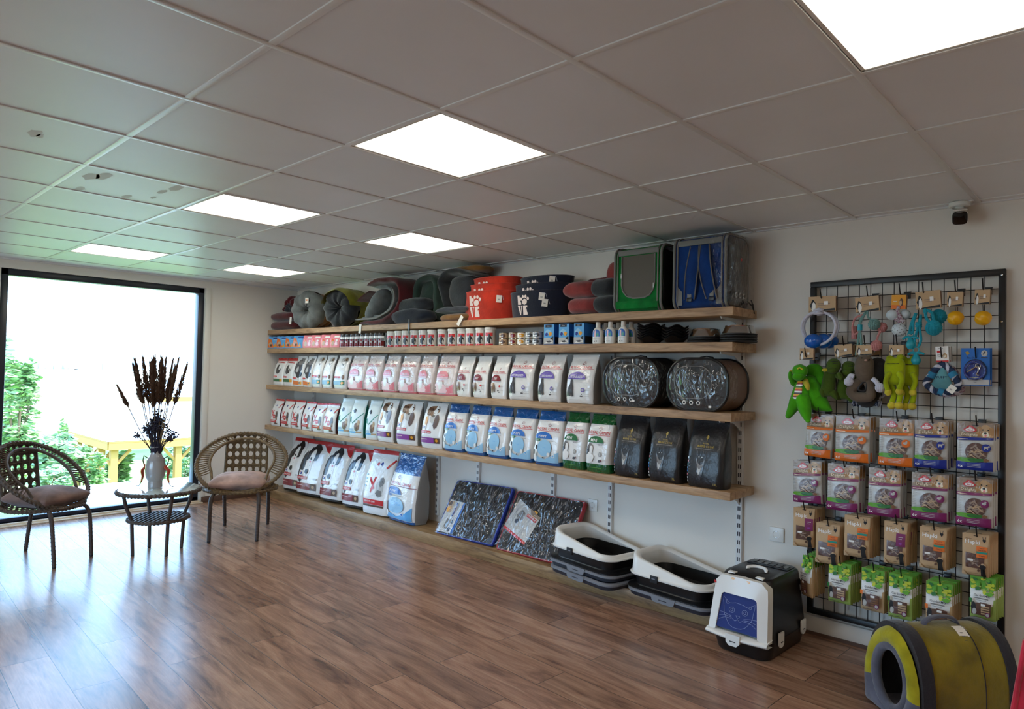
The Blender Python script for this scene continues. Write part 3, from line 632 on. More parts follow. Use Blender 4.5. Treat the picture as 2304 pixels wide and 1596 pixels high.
def rule(x0, x1, zs, mt='palegrey', t=.004): return [('r', x0, z-t, x1, z+t, mt) for z in zs]
KIND = dict(
 catgreen=dict(w=.150, h=.27, d=.09, body='wrap_white', bands=((.93, 1, 'f_red'),), specs=[('b', .05, .60, .45, .17, 2, 'black'), ('b', .30, .66, .22, .10, 9, 'white'), ('b', -.15, .52, .18, .09, 4, 'dkgrey'), ('e', .35, .62, .07, .025, 'black'), ('r', -.80, .295, -.0, .355, 'red'), ('t', 'ADULT', -.4, .31, .025, .36, 'white'), ('r', -.80, .14, .55, .245, 'green'), ('r', .55, .14, .90, .245, 'amber'), ('p', [(-.7, .9), (.8, .86), (.8, .835), (-.7, .87)], 'red')]),
 catdark=dict(w=.150, h=.325, d=.10, body='wrap_white', specs=[('b', .15, .62, .72, .30, 4, 'dkgrey'), ('b', .3, .83, .55, .13, 7, 'grey'), ('b', -.05, .55, .28, .12, 3, 'palegrey'), ('b', .35, .40, .5, .12, 8, 'black'), ('e', .3, .86, .07, .02, 'black'), ('e', -.05, .87, .07, .02, 'black'), ('r', -.82, .25, -.05, .30, 'red'), ('p', [(-.85, .07), (.45, .05), (.45, .17), (-.85, .2)], 'orange'), ('p', [(.45, .05), (.9, .07), (.9, .17), (.45, .17)], 'amber'), ('b', .62, .12, .14, .03, 5, 'brown')]),
 catblue=dict(w=.145, h=.325, d=.11, body='wrap_white', back='bag_grey', specs=[('b', .25, .87, .52, .12, 4, 'palegrey'), ('b', .4, .90, .25, .06, 7, 'midbrown'), ('e', .05, .87, .07, .018, 'black'), ('e', .45, .86, .07, .018, 'black'), ('b', .2, .74, .34, .10, 6, 'white'), ('p', [(-.1, .78), (.25, .70), (.55, .80), (.25, .76)], 'grey'), ('r', -.85, .33, .15, .385, 'red'), ('t', 'ADULT', -.35, .342, .026, .42, 'white'), ('b', .55, .36, .20, .07, 4, 'midbrown'), ('r', -.85, .12, .20, .25, 'paleblue'), ('r', .20, .12, .80, .25, 'teal'), ('b', .5, .18, .2, .04, 5, 'amber')]+rule(-.8, .1, (.29, .31))),
 pinkbag=dict(w=.185, h=.325, d=.10, body='wrap_pink', bands=((0, .03, 'f_pink'),), specs=rchead(.82, .735)+[('dome', -.15, .475, .58, .155, 'pink'), ('t', 'KITTEN', -.15, .50, .034, .36, 'white'), ('r', -.72, .43, .42, .468, 'palepink'), ('p', [(-.9, .06), (.9, .06), (.9, .25), (.35, .22), (-.25, .33), (-.9, .28)], 'palepink'), ('b', -.3, .28, .28, .12, 3, 'white'), ('e', .45, .17, .12, .04, 'pink'), ('p', [(.3, .05), (.93, .05), (.93, .3), (.6, .22)], 'pink')]+rule(-.7, .1, (.39, .36), 'pink', .003)+[('e', -.78, .2, .05, .014, 'dkgrey'), ('e', -.80, .14, .05, .014, 'dkgrey')]),
 fit=dict(w=.165, h=.32, d=.10, body='wrap_white', back='bag_grey', specs=rchead(.70, .625, .036)+[('dome', -.2, .42, .58, .155, 'dkred'), ('t', 'FIT', -.25, .445, .06, .36, 'white'), ('p', [(-.78, .36), (-.35, .37), (-.22, .26), (-.26, .16), (-.34, .16), (-.38, .24), (-.52, .22), (-.54, .13), (-.62, .13), (-.66, .25)], 'midbrown'), ('b', -.6, .34, .16, .05, 2, 'tan'), ('p', [(.2, .30), (.35, .33), (.5, .30), (.35, .27)], 'red'), ('b', .2, .19, .10, .012, 2, 'dkgrey'), ('b', .32, .155, .07, .012, 3, 'dkgrey')]+rule(-.1, .5, (.385,), 'palegrey')+rule(.5, .8, (.31, .29, .2), 'palegrey', .003)),
 ster=dict(w=.235, h=.33, d=.13, body='wrap_white', back='bag_grey', specs=rchead(.815, .735, .05)+[('dome', -.12, .51, .64, .155, 'purple'), ('t', 'STERILISED', -.14, .535, .05, .56, 'white'), ('t', 'ADULT', -.12, .615, .018, .2, 'palegrey'), ('p', [(-.50, .50), (-.36, .50), (-.36, .43), (-.30, .36), (-.32, .24), (-.26, .15), (-.34, .14), (-.40, .22), (-.46, .15), (-.66, .16), (-.78, .13), (-.76, .18), (-.64, .22), (-.66, .32), (-.52, .41)], 'dkgrey'), ('p', [(-.5, .5), (-.46, .53), (-.42, .5)], 'dkgrey'), ('e', .42, .29, .12, .044, 'purple'), ('e', .42, .29, .07, .022, 'palegrey'), ('b', .34, .16, .10, .014, 2, 'dkgrey'), ('e', .38, .20, .03, .01, 'dkgrey')]+rule(-.2, .35, (.48, .455), 'palegrey', .003)+rule(.55, .85, (.30, .28, .2, .16), 'palegrey', .003)+rule(-.5, .6, (.085,), 'palegrey', .003)),
 redbag=dict(w=.150, h=.27, d=.10, body='wrap_white', back='bag_maroon', bands=((.965, 1, 'f_red'),), specs=[('b', .0, .79, .12, .035, 3, 'dkblue'), ('line', -.62, .60, -.18, .36, .006, 'red'), ('line', -.20, .60, -.50, .34, .005, 'red'), ('e', .02, .36, .26, .085, 'red'), ('r', -.16, .36, .2, .375, 'white'), ('b', .52, .40, .22, .16, 4, 'dkgrey'), ('b', .45, .50, .16, .06, 5, 'brown'), ('b', .55, .30, .16, .08, 7, 'midbrown'), ('r', -.80, .13, .55, .235, 'red'), ('r', -.75, .185, .3, .20, 'white'), ('b', .45, .10, .28, .035, 2, 'brown'), ('line', .55, .70, .92, .86, .004, 'red'), ('r', -.75, .53, -.66, .56, 'dkblue')]),
 tealbag=dict(w=.150, h=.345, d=.11, body='f_paleteal', back='wrap_teal', specs=[('b', -.35, .72, .22, .055, 3, 'ink'), ('r', -.92, .40, -.60, .56, 'teal'), ('line', -.5, .38, .85, .66, .0035, 'teal'), ('b', .25, .30, .36, .13, 4, 'midbrown'), ('b', .40, .40, .18, .07, 5, 'tan'), ('b', .10, .24, .2, .06, 8, 'brown'), ('e', .45, .42, .03, .01, 'black'), ('r', -.92, .125, .1, .165, 'sky'), ('r', .1, .125, .85, .165, 'tan'), ('r', -.92, .0, .92, .06, 'white')]+rule(-.8, -.2, (.23, .21, .19), 'sky', .0035)),
 purplebag=dict(w=.195, h=.36, d=.13, body='wrap_white', back='bag_grey', specs=[('b', -.05, .85, .55, .13, 4, 'midbrown'), ('b', -.42, .84, .22, .10, 6, 'brown'), ('b', .12, .83, .20, .12, 3, 'white'), ('b', .1, .66, .30, .10, 8, 'palegrey'), ('e', .02, .73, .12, .028, 'black'), ('e', -.2, .88, .06, .018, 'black'), ('e', .25, .88, .06, .018, 'black'), ('b', .38, .60, .22, .15, 5, 'brown'), ('b', -.5, .62, .12, .12, 9, 'amber')]+logo(-.62, .47, 1.0)+[('r', -.86, .335, .06, .40, 'red'), ('t', 'SCIENCE PLAN', -.4, .352, .03, .40, 'white'), ('r', -.92, .125, .40, .25, 'violet'), ('r', .40, .125, .86, .25, 'brown'), ('e', .63, .19, .10, .035, 'amber'), ('r', -.8, .20, -.2, .215, 'palepink')]+rule(-.8, .0, (.30, .28), 'palegrey', .003)),
 bluebag=dict(w=.215, h=.365, d=.13, body='wrap_white', bands=((0, .06, 'wrap_blue'), (.84, 1, 'wrap_blue')), specs=rchead(.735, .665, .045)+[('dome', -.22, .505, .66, .125, 'blue'), ('t', 'PUPPY', -.28, .525, .046, .36, 'white'), ('r', -.86, .455, -.42, .5, 'green'), ('t', 'MINI', -.64, .467, .02, .16, 'white'), ('r', -.42, .46, .55, .475, 'palegrey'), ('e', -.05, .33, .52, .16, 'paleblue'), ('t', '2-12', -.05, .33, .026, .3, 'sky'), ('p', [(-.94, .06), (.94, .06), (.94, .27), (.55, .20), (.0, .115), (-.94, .19)], 'paleblue'), ('b', -.70, .30, .18, .09, 3, 'white'), ('b', -.62, .34, .08, .05, 4, 'black'), ('b', -.80, .25, .07, .05, 6, 'black'), ('b', -.72, .14, .12, .08, 8, 'white'), ('e', .28, .21, .12, .04, 'white'), ('e', .62, .19, .10, .034, 'white'), ('e', .62, .19, .06, .02, 'sky'), ('e', -.1, .145, .06, .014, 'dkgrey')]),
 greenbag=dict(w=.225, h=.375, d=.13, body='wrap_white', bands=((0, .135, 'wrap_green'), (.84, 1, 'wrap_green')), specs=rchead(.745, .675, .05)+[('dome', -.10, .525, .64, .115, 'green'), ('t', 'MINI', -.26, .54, .056, .40, 'white'), ('t', 'ADULT', .32, .485, .026, .32, 'dkgrey'), ('r', .0, .50, .6, .505, 'palegrey'), ('b', -.55, .44, .22, .07, 3, 'grey'), ('b', -.42, .40, .12, .08, 6, 'white'), ('b', -.66, .36, .12, .07, 8, 'dkgrey'), ('b', -.45, .26, .26, .09, 2, 'white'), ('e', .36, .33, .10, .04, 'grey'), ('e', .36, .33, .075, .03, 'palegrey'), ('b', .36, .21, .13, .022, 5, 'dkgrey'), ('b', .5, .225, .04, .018, 4, 'dkred')]+rule(.55, .85, (.36, .34, .32, .25, .23), 'palegrey', .003)+rule(-.4, .5, (.09,), 'leaf', .003)),
 blackbag=dict(w=.29, h=.385, d=.15, body='wrap_black', specs=[('b', .05, .785, .075, .030, 3, 'gold'), ('p', [(.03, .715), (.05, .715), (.065, .78), (.015, .78)], 'gold'), ('t', 'ROYAL', .02, .675, .026, .24, 'gold'), ('t', 'MAINE COON', .02, .625, .036, .50, 'gold'), ('line', -.45, .605, .5, .60, .0015, 'grey'), ('p', [(-.42, .48), (-.38, .36), (-.25, .16), (-.12, .12), (-.02, .2), (.06, .36), (.1, .48), (-.02, .38), (-.16, .36), (-.3, .39)], 'ink'), ('p', [(-.40, .46), (-.36, .38), (-.24, .30), (-.2, .2), (-.14, .22), (-.06, .31), (.04, .38), (.08, .46), (-.04, .37), (-.16, .345), (-.28, .38)], 'grey'), ('p', [(-.3, .32), (-.22, .2), (-.14, .22), (-.06, .32), (-.16, .28)], 'palegrey'), ('e', -.24, .475, .03, .006, 'white'), ('e', -.08, .475, .03, .006, 'white'), ('p', [(-.36, .53), (-.32, .58), (-.28, .53)], 'ink'), ('p', [(-.06, .53), (-.01, .58), (.02, .53)], 'ink')]+[('e', -.83, .45-.052*i, .028, .018, c) for i, c in enumerate(('paleteal', 'pink', 'teal', 'sky', 'blue', 'pink', 'white', 'white'))]+[('t', '10L', .66, .06, .040, .22, 'gold')]),
 dogbag=dict(w=.30, h=.58, d=.19, body='wrap_white', bands=((0, .035, 'f_black'), (.945, 1, 'f_red')), specs=dogface(-.2, .65, 1.25)+[('b', -.62, .60, .20, .20, 13, 'black'), ('p', [(.3, .97), (.95, .97), (.95, .80), (.75, .84)], 'red')]+logo(-.60, .40, .9)+[('r', -.88, .285, -.10, .345, 'red'), ('t', 'SCIENCE PLAN', -.49, .30, .028, .34, 'white'), ('r', -.92, .10, .20, .22, 'dkred'), ('r', .20, .10, .62, .22, 'brown'), ('e', .41, .16, .10, .03, 'tan'), ('r', -.8, .17, -.3, .18, 'palepink'), ('r', .35, .30, .6, .33, 'palegrey'), ('b', -.2, .44, .12, .05, 4, 'black')]),
 slashbag=dict(w=.31, h=.60, d=.17, body='wrap_white', bands=((.965, 1, 'f_red'),), specs=[('b', .1, .80, .10, .035, 3, 'dkblue'), ('b', -.15, .80, .08, .03, 6, 'red'), ('line', -.45, .58, -.10, .40, .011, 'red'), ('line', -.05, .60, -.32, .34, .009, 'red'), ('b', .35, .42, .26, .15, 4, 'palegrey'), ('b', .42, .52, .18, .07, 5, 'grey'), ('b', .30, .34, .24, .06, 7, 'grey'), ('e', .48, .53, .03, .01, 'black'), ('r', -.80, .155, .70, .235, 'red'), ('t', 'WEIGHT CARE', -.3, .19, .024, .40, 'white'), ('r', -.80, .12, .70, .15, 'brown'), ('line', .55, .74, .95, .88, .01, 'red')]+[('e', -.72, .62-.06*i, .06, .016, 'paleblue') for i in range(4)]),
 bigblue=dict(w=.385, h=.62, d=.21, body='wrap_white', back='bag_grey', bands=((0, .05, 'wrap_blue'), (.74, 1, 'wrap_blue')), specs=[('crown', -.25, .655, .15, 'dkred'), ('t', RC, .0, .56, .046, .80, 'red'), ('r', -.9, .535, .95, .545, 'dkred'), ('dome', -.42, .42, .56, .105, 'blue'), ('t', 'PUPPY', -.5, .44, .040, .36, 'white'), ('r', -.92, .38, -.55, .412, 'blue'), ('t', 'MINI', -.73, .387, .018, .14, 'white'), ('r', -.55, .385, .2, .40, 'palegrey'), ('e', -.2, .25, .62, .12, 'paleblue'), ('p', [(-.94, .05), (.9, .05), (.9, .26), (.5, .15), (-.1, .085), (-.94, .14)], 'sky'), ('b', -.80, .2, .12, .11, 4, 'brown'), ('b', -.78, .12, .1, .05, 6, 'white'), ('e', .3, .13, .1, .026, 'white'), ('e', .3, .13, .06, .016, 'blue')]+rule(-.5, .2, (.30, .28, .26), 'sky', .003)),
)
BAGW = {}
def make_bag(kind, label, cat, group):
    k = KIND[kind]
    mb, fr, c = bag_mesh(k['w'], k['h'], k['d'], k['body'], k['specs'], seed=len(BAGW)+1, bands=k.get('bands', ()), back=k.get('back'), lean=k.get('lean', .035), wr=.0045 if k['w'] < .28 else .006)
    o = tag(mb.build('food_bag', doubles=False, ang=60), label, cat, group)
    top = k.get('bands')[-1][2] if k.get('bands') and k['bands'][-1][1] == 1 else k['body']
    seal_strip(k['w'], k['h'], k.get('lean', .035)*.7**1.5, top, .012 if k['w'] < .28 else .02).build('top_seal', o, ang=60)
    BAGW[kind] = o; return o
ORD = ['first', 'second', 'third', 'fourth', 'fifth', 'sixth', 'seventh', 'eighth', 'ninth', 'tenth', 'eleventh', 'twelfth']
def bags(kind, z, spans, hmax, labs, group, yf=SY+.008, tilt=0, rots=None, back=0):
    k = KIND[kind]
    for i, sp in enumerate(spans):
        uL, uR, vb, vt = sp
        a = at(uL, vb, y=yf); c = at(uR, vb, y=yf); w = c.x-a.x
        hgt = min(hmax, at((uL+uR)/2, vt, y=yf+.05).z-z) if vt else hmax
        rt = (rots[i] if rots else rnd.uniform(-.05, .05))
        loc = Vector(((a.x+c.x)/2, yf+k['d']*.53, z+.001+k['d']*.5*math.sin(tilt)))
        if kind in BAGW: o = dup(BAGW[kind], loc, rt, labs[i], group)
        else:
            o = make_bag(kind, labs[i], 'food bag', group); o.location = loc
        o.rotation_euler = (-tilt, 0, rt)
        o.scale = (w/k['w']*.965, 1, (hgt-.015)/k['h'])
Z3, Z4 = SZ[3][0], SZ[4][0]
bags('catgreen', Z3, [(611, 634, 868, 801), (632, 657, 869, 798)], .30, ['small white cat food bag with green strip, leftmost on its shelf by the corner', 'small white cat food bag with green strip, second from the corner end of its shelf'], 'white cat food bags with green strip')
bags('catdark', Z3, [(655, 677, 870, 0), (677, 698, 872, 0)], .325, ['white bag printed with a dark cat and orange strip, beside the green striped bags', 'white bag printed with a dark cat and orange strip, beside the pale blue striped bags'], 'dark cat food bags with orange strip')
bags('catblue', Z3, [(699, 719, 875, 0), (722, 742, 876, 0), (748, 774, 877, 0)], .33, ['white cat food bag with pale blue strip, leftmost of its three', 'white cat food bag with pale blue strip, middle of its three', 'white cat food bag with pale blue strip, next to the pink bags'], 'white cat food bags with pale blue strip', rots=[.1, .1, .12])
pk = ['pink and white glossy food bag, %s' % s for s in ('leftmost of the six', 'second of the six from the left', 'third of the six from the left', 'fourth of the six from the left', 'fifth of the six from the left', 'rightmost of the six')]
bags('pinkbag', Z3, [(779, 815, 879, 0), (816, 851, 881, 0), (855, 888, 883, 0), (892, 931, 885, 0), (934, 970, 888, 0), (975, 1020, 890, 0)], .33, pk, 'pink and white food bags')
bags('fit', Z3, [(1023, 1056, 891, 0), (1059, 1094, 894, 0), (1100, 1136, 897, 0)], .325, ['white food bag with dark red dome, left of three beside the pink bags', 'white food bag with dark red dome, middle one of three', 'white food bag with dark red dome, right of three beside purple dome bags'], 'white food bags with dark red dome')
bags('ster', Z3, [(1138, 1194, 900, 0), (1203, 1258, 904, 0), (1266, 1333, 908, 0)], .335, ['large white cat food bag with purple dome, left one of three', 'large white cat food bag with purple dome, middle one of three', 'large white cat food bag with purple dome, right one of three'], 'white cat food bags with purple dome', rots=[.03, .0, -.04])
rl = ['small white bag with red slashes, %s' % s for s in ('first from the corner', 'second from the corner', 'third from the corner', 'fourth from the corner', 'fifth from the corner', 'sixth from the corner')]
bags('redbag', Z4, [(605, 626, 962, 896), (628, 650, 966, 897), (651, 673, 970, 899), (675, 697, 974, 902), (699, 722, 978, 905), (724, 748, 982, 906)], .30, rl, 'white bags with red slashes', rots=[.0, .05, .05, .05, .1, .16])
bags('tealbag', Z4, [(757, 781, 985, 894), (783, 809, 990, 897), (819, 842, 996, 899)], .36, ['pale teal cat food bag, left one of three beside the red slash bags', 'pale teal cat food bag, middle one of three', 'pale teal cat food bag, right one, partly behind the purple striped dog bag'], 'pale teal cat food bags', rots=[.22, .22, .22])
bags('purplebag', Z4, [(843, 880, 1002, 0), (887, 932, 1008, 0), (942, 989, 1016, 0)], .375, ['white dog food bag with purple strip, left of three beside teal bags', 'white dog food bag with purple strip, middle one of three', 'white dog food bag with purple strip, right of three'], 'white dog food bags with purple strip', rots=[.02, .1, .06])
bl = ['blue topped puppy food bag on the lowest wall shelf, %s from the left' % s for s in ORD[:5]]
bags('bluebag', Z4, [(993, 1037, 1020, 0), (1042, 1087, 1026, 0), (1090, 1137, 1033, 0), (1141, 1193, 1041, 0), (1196, 1255, 1050, 0)], .378, bl, 'blue topped puppy food bags')
bags('greenbag', Z4, [(1259, 1309, 1057, 0), (1312, 1369, 1067, 0)], .382, ['white food bag with green top and green dome, beside the blue topped bags', 'white food bag with green top and green dome, beside the black bags'], 'green topped food bags')
bags('blackbag', Z4, [(1374, 1444, 1077, 0), (1451, 1528, 1089, 0), (1537, 1626, 1103, 0)], .384, ['black litter bag with gold lettering, left one of three beside the green topped bags', 'black litter bag with gold lettering, middle one of three', 'black litter bag with gold lettering, rightmost at the shelf end'], 'black bags with gold lettering', rots=[.02, 0, -.02])
# big bags on the plinth
dl = ['big bag with a black and white dog, %s' % s for s in ('leftmost, by the rattan chair', 'second from the corner', 'third from the corner', 'fourth from the corner')]
bags('dogbag', PZ, [(631, 668, 1112, 987), (661, 711, 1130, 994), (713, 757, 1144, 1002), (762, 806, 1158, 1013)], .62, dl, 'big dog food bags on the plinth', yf=-.30, tilt=.12, rots=[.16, .16, .16, .14])
bags('slashbag', PZ, [(809, 862, 1171, 1014)], .625, ['tall white food bag with red slashes, next to the big blue bag'], 'tall white food bag', yf=-.305, tilt=.08, rots=[.14])
bags('bigblue', PZ, [(861, 928, 1187, 1024)], .625, ['biggest blue topped puppy food bag, standing on the plinth'], 'big blue bag', yf=-.31, tilt=.04, rots=[-.04])
for o in [o for o in bpy.data.objects if o.get('group') in ('tall white food bag', 'big blue bag')]: del o['group']
# ---------------------------------------------------------------- second shelf: pouches, jars, tubs, cans, boxes, bottles, bowls
Z2 = SZ[2][0]+.001; Y2 = SY+.008
def boxmap(y): return lambda x, z, off: Vector((x, y-off, z))
def cylmap(r, cx=0, cy=0): return lambda x, z, off: Vector((cx+(r+off)*sin(x/r), cy-(r+off)*cos(x/r), z))
def span(uL, uR, v, y): a, c = at(uL, v, y=y), at(uR, v, y=y); return (a.x+c.x)/2, c.x-a.x
POS = ['first', 'second', 'third', 'fourth', 'fifth', 'sixth', 'seventh', 'eighth', 'ninth', 'tenth', 'eleventh', 'last']
def pouch(kind):
    blue = kind == 'blue'
    sp = ([('p', [(-.9, .05), (.25, .05), (-.35, .75), (-.9, .85)], 'orange'), ('b', -.45, .35, .3, .18, 3, 'tan'), ('b', -.3, .25, .2, .12, 4, 'brown'), ('r', -.1, .8, .8, .9, 'dkblue'), ('r', .0, .68, .7, .76, 'paleblue'), ('p', [(.1, .1), (.6, .1), (.4, .45)], 'amber')] if blue else
          [('b', -.4, .4, .4, .26, 3, 'orange'), ('b', -.3, .3, .25, .18, 5, 'tan'), ('r', -.1, .76, .85, .88, 'white'), ('b', .4, .3, .3, .18, 7, 'palepink'), ('e', .45, .55, .2, .08, 'white')])
    mb, _, _ = bag_mesh(.092, .13, .022, 'f_sky' if blue else 'f_pink', sp, seed=3, wr=.0015, n=20, m=12, L=.02, lean=.015); return mb
protos = {}
def put(key, mk, name, loc, rot, label, cat, group, sc=None):
    if key not in protos:
        o = mk(); protos[key] = o; tag(o, label, cat, group); o.location = loc; o.rotation_euler = (0, 0, rot)
    else: o = dup(protos[key], loc, rot, label, group)
    if sc: o.scale = sc
    return o
def mk_pouch(kind):
    def f():
        o = pouch(kind).build('treat_pouch', doubles=False); seal_strip(.092, .13, .015*.7**1.5, 'f_dkblue' if kind == 'blue' else 'f_pink', .006).build('top_seal', o); return o
    return f
for i, u in enumerate((613, 632, 651.5, 669)):
    x, w = span(u-9, u+9, 782, Y2); put('pb', mk_pouch('blue'), '', (x, Y2+.014, Z2), .3, 'small blue treat pouch with an orange corner, %s from the corner' % POS[i], 'treat pouch', 'small blue treat pouches', (w/.092*.93, 1, .98))
for i, u in enumerate((690, 708, 730, 751)):
    x, w = span(u-9, u+9, 780, Y2); put('pp', mk_pouch('pink'), '', (x, Y2+.014, Z2), .22, 'small pink treat pouch, %s of the four beside the blue ones' % POS[i], 'treat pouch', 'small pink treat pouches', (w/.092*.93, 1, .98))
def mk_jar():
    o = thing('spice_jar', '', 'jar')
    b = MB(); b.lathe([(0, 0), (.0215, 0), (.023, .004), (.023, .092), (.020, .100), (.019, .108)], 'clear_plastic', 20); b.build('jar_glass', o)
    b = MB(); b.lathe([(0, .003), (.0205, .004), (.0205, .055), (0, .057)], 'red_dust', 18); b.build('jar_filling', o)
    b = MB(); b.lathe([(0, .130), (.021, .130), (.0225, .127), (.0225, .106), (.019, .104)], 'f_black', 20); b.build('jar_lid', o)
    b = MB(); decorate(b, [('r', -1, .62, 1, .78, 'f_white'), ('r', -1, .10, .2, .56, 'f_dkred'), ('r', -.7, .30, .0, .44, 'f_palegrey'), ('r', -1, .0, 1, .06, 'f_white')], cylmap(.0232), .046, .13, L=.008, xlim=1); b.build('jar_label', o); return o
mat('red_dust', (120, 30, 32), rough=.9, bump=(300, .5, .002))
for i, u in enumerate((768, 778.5, 789.5, 800, 811.5, 822.5, 833, 843, 853)):
    x, w = span(u-5, u+5, 779, Y2); put('jar', mk_jar, '', (x, Y2+.026, Z2), .5, 'slim jar with black lid and red label, %s of nine from the left' % POS[i], 'jar', 'slim jars with black lids', (w/.046*.94, 1, .97))
def mk_tub():
    o = thing('snack_tub', '', 'tub')
    b = MB(); b.lathe([(0, 0), (.038, 0), (.0395, .004), (.042, .128), (.0425, .13)], 'tub_clear', 28); b.build('tub_wall', o)
    b = MB(); b.lathe([(0, .148), (.040, .148), (.0445, .145), (.0452, .132), (.0435, .128)], 'white_plastic', 28); b.build('tub_lid', o)
    b = MB(); decorate(b, [('r', -1, .0, 1, .09, 'f_red'), ('r', -.72, .52, .9, .70, 'f_red'), ('b', .35, .32, .5, .22, 4, 'f_black'), ('b', .2, .5, .2, .10, 5, 'f_black'), ('b', .55, .25, .16, .12, 7, 'f_palegrey'), ('r', -.75, .12, -.5, .5, 'f_white')], cylmap(.0405), .08, .148, L=.012, xlim=1); b.build('tub_label', o); return o
mat('tub_clear', (222, 220, 216), rough=.12, coat=.5)
for i, u in enumerate((871.5, 888.5, 905, 924, 943, 963, 986, 1009, 1030.5, 1050, 1072, 1093)):
    x, w = span(u-9, u+9, 778, Y2); put('tub', mk_tub, '', (x, Y2+.046, Z2), .35, 'clear snack tub with white lid and black dog label, %s of twelve from the left' % POS[i], 'tub', 'snack tubs with white lids', (1, 1, .93))
def mk_can(c1, c2):
    def f():
        o = thing('food_can', '', 'can')
        b = MB(); b.lathe([(0, .001), (.036, .001), (.038, 0), (.0385, .002), (.037, .005), (.037, .041), (.0385, .044), (.038, .046), (.036, .0445), (0, .043)], 'steel', 28); b.build('can_body', o)
        b = MB(); decorate(b, [('r', -1, .10, 1, .90, c1), ('e', .1, .5, .42, .3, c2), ('r', -.7, .36, .1, .5, 'f_white')], cylmap(.0373), .095, .046, L=.01, xlim=1); b.build('can_label', o); return o
    return f
for i, (u, c1, c2) in enumerate(((1125, 'f_tan', 'f_brown'), (1147, 'f_tan', 'f_dkred'), (1166.5, 'f_cream', 'f_amber'), (1185, 'f_palegrey', 'f_ink'), (1201, 'f_palegrey', 'f_dkgrey'))):
    x, w = span(u-9, u+9, 776, Y2)
    for j in range(2): put('can'+c1+c2, mk_can(c1, c2), '', (x, Y2+.042, Z2+.0465*j), .3+.1*j, '%s food can, %s of the %s two-can stack from the left' % ({'f_tan': 'tan labelled', 'f_cream': 'cream labelled', 'f_palegrey': 'grey labelled'}[c1], ('bottom', 'top')[j], POS[i]), 'can', 'food cans stacked in pairs')
x, w = span(1206, 1222, 770, Y2)
for j in range(3): put('canf_palegreyf_dkgrey', None, '', (x-.02, Y2+.15, Z2+.0465*j), .1, 'grey labelled food can in the back stack by the blue boxes, %s of three' % ('bottom', 'middle', 'top')[j], 'can', 'food cans stacked behind')
def mk_bluebox():
    b = MB(); w, d, h = .092, .20, .140; b.box((0, d/2, h/2), (w, d, h), 'p_blue', bev=.0015)
    decorate(b, [('r', -.96, .02, .96, .985, 'p_sky'), ('r', -.7, .84, .55, .975, 'p_navy'), ('t', 'Clean', -.1, .885, .05, .4, 'p_palegrey'), ('b', -.2, .62, .6, .12, 3, 'p_paleblue'), ('b', .3, .52, .3, .10, 6, 'p_amber'), ('b', -.4, .5, .25, .08, 5, 'p_dkblue'), ('r', -.96, .02, .96, .33, 'p_palegrey'), ('p', [(-.7, .04), (.8, .1), (.6, .2), (-.5, .12)], 'p_white'), ('p', [(.3, .3), (.9, .18), (.9, .40)], 'p_black'), ('b', .1, .14, .5, .05, 8, 'p_dkgrey')], boxmap(0), w, h, pre='p_')
    b.add([(w/2+.0006, .01, .005), (w/2+.0006, d-.01, .005), (w/2+.0006, d-.01, h*.38), (w/2+.0006, .01, h*.38)], [(0, 1, 2, 3)], 'p_black')
    return b.build('litter_tray_liner_box', doubles=False)
for i, (uL, uR) in enumerate(((1222.5, 1246), (1256, 1280), (1290, 1313.7))):
    x, w = span(uL, uR, 774, Y2); put('bb', mk_bluebox, '', (x, Y2+.002, Z2), 0, 'tall blue carton with a pale picture front, %s of three beside the cans' % ('left', 'middle', 'right')[i], 'box', 'tall blue cartons', (w/.092*.97, 1, 1))
def mk_bottle():
    o = thing('shampoo_bottle', '', 'bottle'); w, d = .043, .026
    def fn(u, v):
        a = 2*pi*u; z = .118*v; k = interp([(0, .93), (.04, 1), (.62, 1), (.78, .93), (.9, .72), (1, .36)], v); e = .8
        return (w*k*math.copysign(abs(cos(a))**e, cos(a)), d*(k*.9+.1)*math.copysign(abs(sin(a))**e, sin(a)), z)
    b = MB(); b.grid(fn, 28, 18, 'white_plastic', cu=True); b.lathe([(0, .0), (.03, .0)], 'white_plastic', 20); b.build('bottle_body', o)
    b = MB(); b.lathe([(.0165, .116), (.0172, .119), (.0172, .150), (.0155, .153), (0, .1535)], 'white_plastic', 24); b.build('cap', o)
    def mp(x, z, off):
        k = interp([(0, .93), (.04, 1), (.62, 1), (.78, .93), (.9, .72), (1, .36)], z/.118); a = w*k; q = min(.99, abs(x/a)); return Vector((x, -(d*(k*.9+.1))*(1-q**2.5)**(.4)-off, z))
    b = MB(); decorate(b, [('p', [(-.75, .42), (.78, .42)]+arc(.02, .62, .76, .24, 0, 180, 12), 'f_blue'), ('p', [(-.3, .42), (.1, .42), (.0, .8), (-.25, .8)], 'f_palepink'), ('b', .35, .55, .3, .1, 3, 'f_teal'), ('r', -.7, .32, .7, .35, 'f_palegrey'), ('b', -.2, .15, .12, .04, 4, 'f_dkgrey'), ('b', .25, .15, .12, .04, 5, 'f_grey')], mp, w*2, .118, L=.012); b.build('bottle_label', o); return o
for i, u in enumerate((1339.5, 1367.5, 1396.5)):
    x, w = span(u-10, u+10, 773, Y2); put('bot', mk_bottle, '', (x, Y2+.028, Z2), 0, 'white bottle with a blue arched label, front row, %s of three' % ('left', 'middle', 'right')[i], 'bottle', 'white bottles, front row', (w/.086*1.04, 1, .93))
    put('bot', None, '', (x+.008, Y2+.105, Z2), 0, 'white bottle behind the %s front bottle' % ('left', 'middle', 'right')[i], 'bottle', 'white bottles, back row', (w/.086*1.04, 1, .93))
